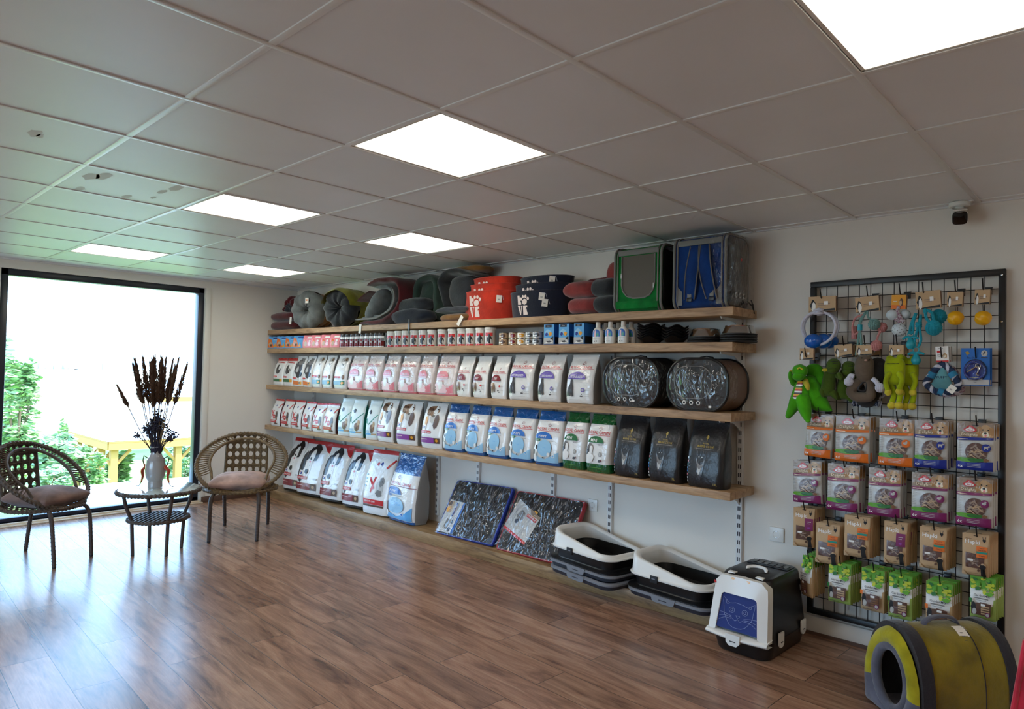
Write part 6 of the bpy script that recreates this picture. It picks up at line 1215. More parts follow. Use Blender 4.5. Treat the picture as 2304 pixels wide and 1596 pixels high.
# frogs
for j, (du, dy, lb) in enumerate(((0, 0, 'front one of the pair'), (30, .05, 'rear one of the pair'))):
    t_, f = place_toy('plush_frog', 'lime green long limbed plush frog, %s' % lb, 'plush toy', 2017+8*j, 777, 33, 25, y=-.18+dy); t_['group'] = 'lime green plush frogs'
    D = lambda u, v, e=0: f(u+du, v+2*j, e)
    b = MB(); zt, zb = D(2013, 805).z, D(2013, 866).z; c0 = D(2013, 835)
    def fb(u, v):
        a = 2*pi*u; k = interp([(0, .55), (.1, .95), (.5, 1.0), (.8, .98), (.95, .8), (1, .5)], v); return (c0.x+.046*k*math.copysign(abs(cos(a))**.7, cos(a)), c0.y+.030*k*math.copysign(abs(sin(a))**.8, sin(a)), zb+(zt-zb)*v)
    soft(fb, b, 28, 18, 'toy_lime', cu=True, wr=.002, sc=40); b.build('body', t_, ang=80)
    blobs(t_, 'eye_bump', [(D(2003, 806), (.018, .018, .014)), (D(2026, 804), (.018, .018, .014))], 'toy_lime')
    b = MB(); e = [D(u, 819+.3*sin(u)) for u in range(1999, 2028, 4)]; b.tube([Vector((q.x, c0.y-.0305-.002*(1-abs(i-3.5)/3.5), q.z)) for i, q in enumerate(e)], .0018, 'rubber_black', 6); b.build('mouth', t_)
    for P in ([(2000, 842), (1993, 860), (1998, 880)], [(2024, 842), (2030, 856), (2023, 878)]): limb(t_, 'arm', [D(u, v, -.03) for u, v in P], [.014, .012, .012], 'toy_lime'); blobs(t_, 'paw', [(D(P[-1][0], P[-1][1]+3, -.03), (.016, .014, .018))], 'toy_yellow')
    for P in ([(2004, 864), (2012, 885), (2006, 908)], [(2022, 864), (2026, 885), (2022, 908)]): limb(t_, 'leg', [D(u, v) for u, v in P], [.014, .013, .013], 'toy_lime'); blobs(t_, 'foot', [(D(P[-1][0], P[-1][1]+5, -.015), (.020, .022, .018))], 'toy_yellow')
tag_hook(2016, 778, 'black hook of the lime plush frogs', y=-.18)
# triangular rope ring
for j in (0, 1):
    t_, f = place_toy('rope_ring_toy', ('triangular navy and white rope ring toy with a teal plush centre' if j == 0 else 'purple rope ring toy hidden behind the teal centred one'), 'dog toy', 2119+5*j, 780, 29, 35, 'white', rot=-.05, y=-.16+.05*j)
    D = lambda u, v, dy=0: f(u+8*j, v+3*j, dy)
    P_ = bez([D(2121, 819), D(2104, 832), D(2092, 848), D(2084, 862), D(2094, 874), D(2112, 883), D(2132, 883), D(2150, 878), D(2156, 864), D(2148, 848), D(2138, 832), D(2121, 819)], 60)[:-1]
    for k, m_ in enumerate(('rope_navy', 'rope_white', 'rope_navy') if j == 0 else ('rope_plum', 'rope_white', 'rope_plum')):
        b = MB(); c_ = sum(P_, Vector())/len(P_); Q = []
        for i, p in enumerate(P_): a = 2*pi*(i*9/len(P_)+k/3); rad = (p-c_).normalized(); Q.append(p+rad*.0085*cos(a)+Vector((0, .0085*sin(a), 0)))
        b.tube(Q, .0088, m_, 8, closed=True); b.build('braided_strand', t_)
    if j == 0:
        b = MB(); c_ = D(2121, 854); Po = [D(2121, 826)]+[D(2114, 832), D(2104, 850), D(2096, 864), D(2104, 874), D(2121, 877), D(2138, 874), D(2142, 862), D(2134, 846), D(2127, 830)]
        L = len(Po); b.add([p+Vector((0, -.004, 0)) for p in Po]+[c_+(p-c_)*.7+Vector((0, -.016, 0)) for p in Po]+[c_+Vector((0, -.018, 0))], [(i, (i+1) % L, L+(i+1) % L, L+i) for i in range(L)]+[(L+i, L+(i+1) % L, 2*L) for i in range(L)], 'toy_teal'); b.build('plush_center', t_, ang=80)
        b = MB(); vs, fs, tw = text2d('PUPPY'); sc = .045/tw; b.add([c_+Vector((x*sc, -.0195, y*sc+.004)) for x, y in vs], fs, 'rope_navy'); b.build('embroidery', t_, smooth=False)
        for (u0, v0, u1, v1) in ((2100, 838, 2094, 850), (2140, 838, 2148, 848), (2112, 880, 2124, 884)): b = MB(); b.tube([D(u0, v0), D(u1, v1)], .0195, 'toy_blue', 12); b.build('plush_sleeve', t_, ang=60)
        tagcard(t_, D(2141, 876, -.03), .032, .036, (0, .6, 0))
tag_hook(2116, 782, 'black hook of the triangular rope ring', y=-.16)
# blister pack with steel cable
for j in (0, 1):
    y = -.15+.035*j; p0, p1 = at(2163+4*j, 784, y=y), at(2227+5*j, 869, y=y); w, h = p1.x-p0.x, p0.z-p1.z
    t_ = thing('cable_blister_pack', ('blue blister pack with a coiled tie-out cable, front one' if j == 0 else 'blue blister pack half hidden behind the front cable pack'), 'blister pack', ((p0.x+p1.x)/2, y, p1.z)); t_['group'] = 'blue cable blister packs'
    b = MB(); b.box((0, 0, h/2), (w, .003, h), 'p_blue'); decorate(b, [('r', -.96, .02, .96, .16, 'p_palegrey'), ('p', [(-.6, .80), (-.4, .86), (-.5, .92), (-.7, .9)], 'p_gold'), ('e', .62, .86, .22, .085, 'p_palegrey'), ('p', [(.5, .83), (.66, .92), (.72, .9), (.56, .82)], 'p_black'), ('r', .4, .74, .85, .76, 'p_ink'), ('t', 'Tie-Out', -.25, .72, .05, .45, 'p_navy'), ('e', .0, .40, .82, .31, 'p_navy'), ('e', .0, .40, .76, .285, 'p_dkblue'), ('r', -.45, .10, .5, .23, 'p_palegrey')], boxmap(-.0016), w, h, pre='p_'); b.build('backing_card', t_, smooth=False)
    if j == 0:
        b = MB()
        for k in range(3): b.tube([(w*.37*cos(a)*(1-.03*k), -.012-.004*k, h*.40+w*.37*sin(a)*(1-.03*k)) for a in [2*pi*i/40 for i in range(40)]], .0032, 'rubber_black' if k == 1 else 'mat_blue', 7, closed=True)
        b.build('coiled_cable', t_)
        b = MB(); b.tube(bez([(-w*.26, -.014, h*.36), (-w*.05, -.016, h*.46), (w*.10, -.016, h*.52), (w*.16, -.016, h*.44)]), .0036, 'chrome', 8); b.tube(bez([(w*.12, -.016, h*.52), (w*.12, -.016, h*.38), (w*.06, -.016, h*.30), (w*.16, -.016, h*.28)]), .0036, 'chrome', 8)
        b.tube([(w*.12+.010*cos(a), -.017, h*.53+.010*sin(a)) for a in [2*pi*i/14 for i in range(14)]], .003, 'chrome', 7, closed=True); b.build('snap_hooks', t_)
        b = MB(); b.grid(lambda u, v: (w*.44*cos(2*pi*u)*(1-.12*v if v < .8 else (1-v)*4), -.002-.03*min(1, v*1.6), h*.40+w*.44*sin(2*pi*u)*(1-.12*v if v < .8 else (1-v)*4)), 40, 6, 'film_fine', cu=True); b.build('clear_blister', t_)
tag_hook(2193, 784, 'black hook of the cable blister packs', y=-.15)
# ---------------------------------------------------------------- on the plinth and the floor
def loft(mb, rings, mt, close0=False, close1=False, xf=None):
    n = len(rings[0]); vs = [p for r in rings for p in r]; fs = [(k*n+i, k*n+(i+1) % n, (k+1)*n+(i+1) % n, (k+1)*n+i) for k in range(len(rings)-1) for i in range(n)]
    if close0: fs.append(list(range(n))[::-1])
    if close1: fs.append([(len(rings)-1)*n+i for i in range(n)])
    mb.add(vs, fs, mt, xf)
def rr3(w, d, r, z, n=8): return [(x, y, z(x, y) if callable(z) else z) for x, y in rrect(w, d, r, n)]
# packed litter mats leaning on the wall
def litter_mat(label, cx, w, h, edge, rot, seed):
    yb, yt = -.285, -.036; a = math.atan2(yt-yb, .42)
    t_ = thing('packed_litter_mat', label, 'litter mat', (cx, yb, PZ+.008), (-a, rot, 0))
    b = MB(); P = rrect(w, h, .028, 6); L = len(P)
    def R(k, y): return [(x*k, y, z*k+h/2) for x, z in P]
    loft(b, [R(.985, .0), R(1, .008), R(1, .026), R(.985, .034)], edge, True, True); b.build('mat_edge', t_, ang=40)
    b = MB(); b.add([(x*.955, -.0012, z*.955+h/2) for x, z in P], [list(range(L))], 'mat_fabric'); b.build('mat_surface', t_, smooth=False)
    b = MB()
    if seed == 1:
        q = [(-w*.49, .02), (-w*.20, .02), (-w*.18, h*.60), (-w*.46, h*.62)]
        pr_ = [(q, 'p_palegrey'), ([(-w*.24, .02), (-w*.20, .02), (-w*.18, h*.60), (-w*.21, h*.60)], 'p_blue'), ([(-w*.47, h*.40), (-w*.37, h*.40), (-w*.37, h*.60), (-w*.46, h*.60)], 'p_tan'), (blob(-w*.43, h*.45, .02, .025, 3), 'p_amber'), (blob(-w*.43, h*.55, .018, .02, 5), 'p_brown'), ([(-w*.40, .05), (-w*.33, .05), (-w*.32, h*.28), (-w*.385, h*.28)], 'p_grey'), ([(-w*.30, .10), (-w*.26, .10), (-w*.28, .15)], 'p_navy'), (blob(-w*.29, .05, .015, .02, 6), 'p_navy'), ([(-w*.335, h*.34), (-w*.305, h*.34), (-w*.295, h*.58), (-w*.325, h*.58)], 'p_dkblue')]
        tx = ('LITTER MAT', (-w*.306, h*.46), radians(88), .10, 'f_white')
    else:
        q = [(-w*.49, h*.40), (-w*.10, h*.20), (-w*.02, h*.60), (-w*.40, h*.86)]
        pr_ = [(q, 'p_palegrey'), ([(-w*.49, h*.40), (-w*.10, h*.20), (-w*.11, h*.16), (-w*.495, h*.36)], 'p_red'), (blob(-w*.30, h*.60, .04, .04, 3), 'p_grey'), (blob(-w*.33, h*.50, .02, .02, 4), 'p_navy'), ([(-w*.22, h*.60), (-w*.06, h*.52), (-w*.05, h*.57), (-w*.21, h*.65)], 'p_red'), ([(-w*.14, h*.62), (-w*.09, h*.60), (-w*.075, h*.69), (-w*.125, h*.715)], 'p_amber'), ([(-w*.20, h*.74), (-w*.02, h*.62), (-w*.02, h*.57), (-w*.16, h*.64)], 'p_taupe')]
        tx = ('LITTER TRAP', (-w*.135, h*.575), radians(-22), .095, 'p_white')
    for k, (po, mt) in enumerate(pr_): b.add([(x, -.0035-.0004*k, z) for x, z in po], [list(range(len(po)))], mt)
    vs, fs, tw = text2d(tx[0]); sc = tx[3]/tw; c_, s_ = cos(tx[2]), sin(tx[2]); b.add([(tx[1][0]+(x*c_-y*s_)*sc, -.0085, tx[1][1]+(x*s_+y*c_)*sc) for x, y in vs], fs, tx[4]); b.build('label_insert', t_, smooth=False)
    b = MB(); soft(lambda u, v: (-w*.5+w*u, -.013-.006*sin(pi*u)*sin(pi*v), .002+(h-.004)*v), b, 44, 34, 'film', wr=.007, sc=15, seed=seed); b.build('film_wrap', t_, ang=60)
    return t_
litter_mat('packed dark litter mat with blue edges leaning on the wall', 3.155, .655, .475, 'mat_blue', radians(-1.5), 1)
litter_mat('packed dark litter mat with red edges leaning on the wall', 3.845, .665, .475, 'mat_red', radians(-1), 2)

# litter trays
def flat_tray(label, loc, rot, w=.60, d=.40):
    t_ = thing('flat_litter_tray', label, 'litter tray', loc, rot, 'flat grey rimmed trays')
    b = MB(); loft(b, [rr3(w*.93, d*.92, .07, 0), rr3(w*.95, d*.94, .075, .004), rr3(w*.97, d*.96, .08, .028), rr3(w*.93, d*.92, .075, .028)], 'charcoal_plastic', True, True); b.build('tray_base', t_)
    b = MB(); loft(b, [rr3(w*.96, d*.95, .08, .026), rr3(w, d, .085, .027), rr3(w, d, .085, .036), rr3(w*.97, d*.96, .08, .042), rr3(w*.90, d*.88, .07, .042), rr3(w*.90, d*.88, .07, .03)], 'grey_plastic'); b.build('tray_rim', t_)
    b = MB(); P = [(-.085, .042), (.085, .042), (.075, .012), (.06, .004), (-.06, .004), (-.075, .012)]; b.prism([(x, z) for x, z in P], -d/2-.004, -d/2+.004, 'grey_plastic'); b.box((0, -d/2-.0045, .022), (.055, .0015, .005), 'slot_dark'); b.build('tray_clip', t_, smooth=False)
    return t_
def litter_pan(label, loc, rot, w=.60, d=.40):
    t_ = thing('litter_box', label, 'litter tray', loc, rot)
    w2, d2 = w*.90, d*.90; zr = .078
    top = lambda x, y: .120+.095*max(0, (.10-x)/(w*.5+.10))**1.5-(.016*max(0, (x-.05)/(w*.45)))
    b = MB(); loft(b, [rr3(w, d, .09, 0), rr3(w, d, .09, .006), rr3(w2*.96, d2*.95, .08, .014), rr3(w2*.94, d2*.93, .08, .02), rr3(w2*.98, d2*.98, .085, zr+.008), rr3(w2*.955, d2*.945, .08, zr+.008), rr3(w2*.90, d2*.88, .07, .022)], 'black_plastic', True, True); b.build('pan', t_)
    b = MB(); loft(b, [rr3(w2*.985, d2*.985, .085, zr), rr3(w2*1.06, d2*1.08, .095, zr), rr3(w2*1.07, d2*1.09, .095, zr+.008), rr3(w2*1.03, d2*1.04, .09, zr+.014), rr3(w2*1.01, d2*1.01, .09, lambda x, y: top(x, y)-.016), rr3(w2*.985, d2*.975, .088, lambda x, y: top(x, y)-.004), rr3(w2*.95, d2*.93, .085, top), rr3(w2*.90, d2*.85, .08, lambda x, y: top(x, y)-.002), rr3(w2*.87, d2*.80, .075, lambda x, y: top(x, y)-.012), rr3(w2*.86, d2*.80, .075, lambda x, y: top(x, y)-.016), rr3(w2*.93, d2*.91, .08, zr+.012)], 'white_plastic'); b.build('raised_rim', t_, ang=50)
    for x, s_ in ((-.06, -1), (.0, 1), (-.17, 1), (.12, 1)):
        b = MB(); b.box((x, s_*(d2/2*1.09+.003), zr+.004), (.052, .010, .042), 'rubber_black', bev=.003); b.box((x, s_*(d2/2*1.09+.0085), zr+.008), (.024, .002, .005), 'grey_plastic'); b.build('side_clip', t_)
    return t_
c1, r1_ = (4.425, -.245), radians(-9)
for k in range(2): flat_tray('flat grey rimmed litter tray, %s of the two under the left litter box' % ('lower', 'upper')[k], (c1[0]+.012*(1-k), c1[1]-.012*(1-k), PZ+.001+.044*k), r1_+radians(-1.5*(1-k)))
litter_pan('black litter box with a white raised rim, left one, on two flat trays', (c1[0]-.005, c1[1]+.006, PZ+.001+.088), r1_)
c2, r2_ = (5.035, -.232), radians(-5)
flat_tray('flat grey rimmed litter tray alone under the right litter box', (c2[0]+.01, c2[1]-.008, PZ+.001), r2_, .59)
litter_pan('black litter box with a white raised rim, right one, beside the cat toilet', (c2[0], c2[1], PZ+.001+.044), r2_, .59)

# hooded cat toilet
def cat_toilet():
    W_, D_, Hh = .318, .50, .392
    t_ = thing('hooded_cat_toilet', 'black hooded cat toilet with white front frame and blue cat flap on the floor', 'litter box', (5.568, -.360, 0), radians(-2))
    b = MB(); loft(b, [rr3(W_*.84, D_*.86, .06, 0), rr3(W_*.90, D_*.92, .07, .008), rr3(W_*.99, D_*.99, .075, .075), rr3(W_*1.0, D_*1.0, .075, .095), rr3(W_*.95, D_*.96, .07, .095)], 'black_plastic', True, True); b.build('base_pan', t_)
    b = MB()
    def ring(z):
        k = (z-.09)/(Hh-.09); w = W_*(.99-.15*k); y0 = -D_/2*(.985)+.10*k**1.1*0+.055*k; y1 = D_/2*(.985)-.035*k
        return [(x, (y0+y1)/2+y, z) for x, y in rrect(w, y1-y0, .065, 8)]
    loft(b, [ring(.092), ring(.2), ring(.30), ring(Hh-.03), [(x*.985, y*.985+.0, Hh-.010) for x, y, z in ring(Hh-.01)], [(x*.93, y*.94, Hh) for x, y, z in ring(Hh)]], 'black_plastic', False, True); b.build('hood', t_, ang=45)
    # white front frame standing proud of the hood
    yf = lambda z: -D_/2-.006+.058*max(0, (z-.09))/(Hh-.09)
    def wx(z): return W_/2*(1.0-.15*(z-.09)/(Hh-.09))
    OUT = [(-wx(.10), .10), (-wx(.3)-.002, .30), (-wx(.35), .352), (-wx(.38)+.03, .383), (0, .388), (wx(.38)-.03, .383), (wx(.35), .352), (wx(.3)+.002, .30), (wx(.10), .10)]
    INN = [(-.112, .118), (-.097, .27), (-.094, .292), (-.082, .302), (0, .303), (.082, .302), (.094, .292), (.097, .27), (.112, .118)]
    n = len(OUT); bow = lambda x: -.020*(1-(x/(W_/2))**2)
    def P(pl, dy, k=1.0): return [(x*k, yf(z)+bow(x)+dy, z) for x, z in pl]
    b = MB(); A, B_, C_, D2 = P(OUT, .05), P(OUT, -.006), P(INN, -.012), P(INN, .02)
    for q0, q1 in ((A, B_), (B_, C_), (C_, D2)): b.add(q0+q1, [(i, i+1, n+i+1, n+i) for i in range(n-1)], 'white_plastic')
    b.build('front_frame', t_, ang=40)
    b = MB(); b.grid(lambda u, v: ((-.5+u)*W_*1.03, yf(.1)+(bow((-.5+u)*W_))*1.1-.010-.016*sin(pi*v)*1.0, .112-.026*v), 20, 5, 'white_plastic'); b.grid(lambda u, v: ((-.5+u)*W_*1.03, yf(.1)+bow((-.5+u)*W_)*1.1-.010+.06*v, .112+.006*v), 20, 2, 'white_plastic'); b.grid(lambda u, v: ((-.5+u)*W_*1.03, yf(.1)+bow((-.5+u)*W_)*1.1-.010+.05*v, .086), 20, 2, 'white_plastic'); b.build('sill_lip', t_, ang=50)
    b = MB(); b.grid(lambda u, v: ((-.112+.224*u)*(1-.13*v), yf(.125+.175*v)+bow(0)*.9+.004, .128+.172*v), 10, 8, 'navy_flap'); fl = b.build('cat_flap', t_)
    def fp(x, z): return (x, yf(z)+bow(0)*.9+.0015, z)
    b = MB()
    def stroke(pts, r=.0011): b.tube(bez([fp(x, z) for x, z in pts], 16), r, 'scratch', 5)
    o = lambda L: [(x*.092, .208+z*.075) for x, z in L]
    stroke(o([(-.80, -.1), (-.86, .35), (-.92, .95), (-.55, .62), (-.2, .72), (.25, .68), (.55, .60), (.92, .88), (.86, .3), (.80, -.15), (.45, -.72), (0, -.88), (-.45, -.75), (-.80, -.1)]))
    for sx_ in (-1, 1):
        stroke(o([(sx_*.38+.16*cos(a), .22+.18*sin(a)) for a in [2*pi*i/10 for i in range(11)]])); stroke(o([(sx_*.38+.06*cos(a), .22+.09*sin(a)) for a in [2*pi*i/8 for i in range(9)]]))
        stroke(o([(sx_*.74, .80), (sx_*.70, .55), (sx_*.52, .62)])); stroke(o([(0, -.28), (sx_*.14, -.42), (sx_*.3, -.30)]))
        for k in range(3): stroke(o([(sx_*.35, -.18-.08*k), (sx_*.75, -.08-.14*k), (sx_*1.08, -.05-.26*k)]))
    stroke(o([(-.12, -.08), (.12, -.08), (0, -.22), (-.12, -.08)])); b.build('cat_drawing', fl, ang=60)
    # top handle and vents
    b = MB(); b.lathe([(.060, .001), (.064, .003), (.066, .001)], 'black_plastic', 30, c=(0, -.04, Hh), sxy=(1, .7)); b.build('handle_recess', t_)
    b = MB(); b.tube(bez([(-.045, -.055, Hh+.002), (-.048, -.046, Hh+.010), (-.02, -.022, Hh+.014), (.025, -.022, Hh+.014), (.05, -.044, Hh+.012), (.05, -.05, Hh+.002)]), .0085, 'white_plastic', 10, flat=.8); b.build('carry_handle', t_)
    b = MB(); b.box((0, .115, Hh+.002), (.225, .085, .006), 'black_plastic', bev=.002)
    for i in range(6): b.box((-.0875+.035*i, .115, Hh+.006), (.024, .062, .003), 'lens_black')
    b.build('vent_grille', t_)
    for x in (-.075, .075): b = MB(); b.box((x, -D_/2+.085, Hh-.001), (.042, .032, .010), 'white_plastic', bev=.003); b.build('top_clip', t_)
    for y in (-.12, .15):
        b = MB(); P_ = [(-.026, .135), (.026, .135), (.028, .125), (.026, .075), (.012, .062), (-.012, .062), (-.026, .075), (-.028, .125)]
        xo = W_/2+.004; b.add([(xo+d_, y+a, z) for d_ in (0, .008) for a, z in P_], [list(range(8))[::-1], list(range(8, 16))]+[(i, (i+1) % 8, 8+(i+1) % 8, 8+i) for i in range(8)], 'white_plastic'); b.box((xo+.009, y, .088), (.002, .022, .004), 'slot_dark'); b.build('side_clip', t_, smooth=False)
    b = MB(); P_ = [(-.038, .122), (.038, .122), (.036, .082), (.02, .066), (-.02, .066), (-.036, .082)]; b.prism(P_, yf(.1)-.052, yf(.1)-.040, 'white_plastic'); b.box((0, yf(.1)-.053, .088), (.032, .002, .004), 'slot_dark'); b.build('front_clip', t_, smooth=False)
    b = MB(); b.add([(x, yf(z)-.024, z) for x, z in ((-.05, .372), (.05, .370), (.05, .380), (-.05, .382))], [(0, 1, 2, 3)], 'f_amber'); b.build('label_sticker', t_, smooth=False)
    b = MB(); b.add([(-.150, yf(.34)-.012, .335), (-.136, yf(.34)-.014, .33), (-.134, yf(.34)-.014, .342), (-.148, yf(.34)-.012, .348)], [(0, 1, 2, 3)], 'f_red'); b.build('red_sticker', t_, smooth=False)
cat_toilet()

# lime tunnel pet house
def tunnel_house():
    w, Lg, h = .335, .43, .378
    fl, nr = Vector((6.165, -.605, 0)), Vector((6.420, -.812, 0)); lat = (nr-fl).normalized(); axis = Vector((-lat.y, lat.x, 0)); rot = math.atan2(lat.y, lat.x)
    o = (fl+nr)/2+axis*Lg/2
    t_ = thing('tunnel_pet_house', 'lime green and charcoal tunnel pet house with a dark opening on the floor', 'pet house', o, rot)
    def arch(k, y, z0=0.0, hh=h, n=28):
        ww = w/2*k; zz = hh*k+(1-k)*.02; st = .30*hh
        return [(-ww, y, z0)]+[(-ww*math.copysign(abs(cos(pi*i/n))**.85, cos(pi*i/n)), y, st+(zz-st)*sin(pi*i/n)**.9) for i in range(n+1)]+[(ww, y, z0)]
    def shell(name, y0, y1, k, mt, m=8, bulge=.0):
        b = MB(); R = [arch(k+bulge*sin(pi*j/m), y0+(y1-y0)*j/m) for j in range(m+1)]; n = len(R[0])
        b.add([p for r in R for p in r], [(j*n+i, j*n+i+1, (j+1)*n+i+1, (j+1)*n+i) for j in range(m) for i in range(n-1)], mt)
        b.add(R[0]+arch(k-.10, y0), [(i, i+1, n+i+1, n+i) for i in range(n-1)], mt); b.add(R[-1]+arch(k-.10, y1), [(i, i+1, n+i+1, n+i) for i in range(n-1)], mt)
        return b.build(name, t_, ang=50)
    shell('body_cover', -Lg/2+.05, Lg/2-.04, 1.0, 'house_lime', 10, .012); shell('front_band', -Lg/2+.0, -Lg/2+.055, 1.03, 'house_char', 4, .012); shell('rear_band', Lg/2-.045, Lg/2, 1.035, 'house_char', 4, .012)
    shell('inner_lining', -Lg/2+.01, Lg/2-.01, .80, 'house_char')
    b = MB(); b.add(arch(1.0, Lg/2-.012), [list(range(len(arch(1, 0))))], 'house_char'); b.build('rear_wall', t_, smooth=False)
    b = MB(); b.box((0, 0, .015), (w*.95, Lg-.03, .03), 'house_grey', bev=.012); b.build('floor_pad', t_)
    # padded front: lime arch above, grey below, round furry opening
    yF = -Lg/2-.004; oc, ow, oh = .165, .098, .128
    def front(u, v, a0, a1, z0=False):
        a = radians(a0+(a1-a0)*u); n_ = arch(.985, 0)
        ex, ez = ow*cos(a), oc+oh*sin(a)
        # outer boundary hit of the ray from the opening centre
        dx, dz = cos(a), sin(a)*1.3; best = 1
        lo, hi = 0, 1
        for _ in range(24):
            m_ = (lo+hi)/2; x, z = dx*m_, oc+dz*m_; ww = w/2*.985; st = .30*h
            ins = (z >= .004 and abs(x) <= ww) if z <= st else (abs(x/ww)**1.9+((z-st)/(h*.985-st))**2.1 <= 1)
            if ins: lo = m_
            else: hi = m_
        x1, z1 = dx*lo, oc+dz*lo; x, z = ex+(x1-ex)*v, ez+(z1-ez)*v
        return (x, yF-.032*sin(pi*min(1, v*.94+.03))**.7, z)
    b = MB(); soft(lambda u, v: front(u, v, -12, 192), b, 44, 8, 'house_front', wr=.002, sc=30); b.build('front_arch', t_, ang=60)
    b = MB(); soft(lambda u, v: front(u, v, 192, 348), b, 34, 8, 'house_grey', wr=.002, sc=30); b.build('front_base', t_, ang=60)
    b = MB(); b.tube([(ow*cos(a), yF-.006, oc+oh*sin(a)) for a in [2*pi*i/40 for i in range(40)]], .020, 'house_grey', 10, closed=True); r = random.Random(5)
    b.build('opening_trim', t_)
    b = MB(); b.tube(bez([(-.01, -.09, h+.0), (-.005, -.075, h+.018), (0, -.01, h+.040), (0, .05, h+.028), (.0, .075, h+.0)]), [.016]*99, 'house_grey', 8, flat=.6) if False else b.tube(bez([(0, -.085, h-.004), (0, -.06, h+.022), (0, 0, h+.034), (0, .055, h+.024), (0, .08, h-.004)]), .015, 'house_grey', 8, flat=.55); b.build('carry_handle', t_)
    b = MB(); b.tube([Vector(p)*1.0+Vector((0, 0, .002)) for p in arch(1.014, .065)], .002, 'house_char', 5); b.build('side_seam', t_)
    x_, z_ = .075, h*.90; b = MB(); b.grid(lambda u, v: (.035+.075*v, .018+.05*u, h*1.012-.13*v**1.8*.42), 3, 6, 'tag_white'); b.build('price_tag', t_)
    b = MB()
    for k in range(3): b.box((.072+.012*k, .036, h*1.012-.055*((.037+.012*k)/.075)**1.8+.0015), (.006, .012, .001), 'f_ink')
    b.build('tag_print', t_, smooth=False)
tunnel_house()
# red pet house at the edge of the view
def red_house():
    t_ = thing('red_pet_house', 'red plush pet house with sloping side, cut off by the right edge of the photo', 'pet house', (6.955, -.90, 0), 0)
    b = MB(); w, d, h = .50, .34, .56
    R = [[(sx_*w/2*k, sy_*d/2*k2, z) for sx_, sy_ in ((-1, -1), (1, -1), (1, 1), (-1, 1))] for k, k2, z in ((.97, .97, 0), (1.0, 1.0, .02), (.72, .94, h-.015), (.69, .90, h))]
    loft(b, R, 'house_red', True, True); b.build('padded_shell', t_, ang=30)
    b = MB(); b.tube([(-w/2, -d/2, .02), (-w*.36, -d/2*.94, h-.015), (w*.36, -d/2*.94, h-.015), (w/2, -d/2, .02)], .010, 'house_red', 8); b.build('piping', t_)
    b = MB(); b.add([(x*.09, -d/2*.97-.004, .16+z*.11) for x, z in arc(0, 0, 1, 1, n=28)], [list(range(28))], 'house_char'); b.build('opening', t_, smooth=False)
red_house()
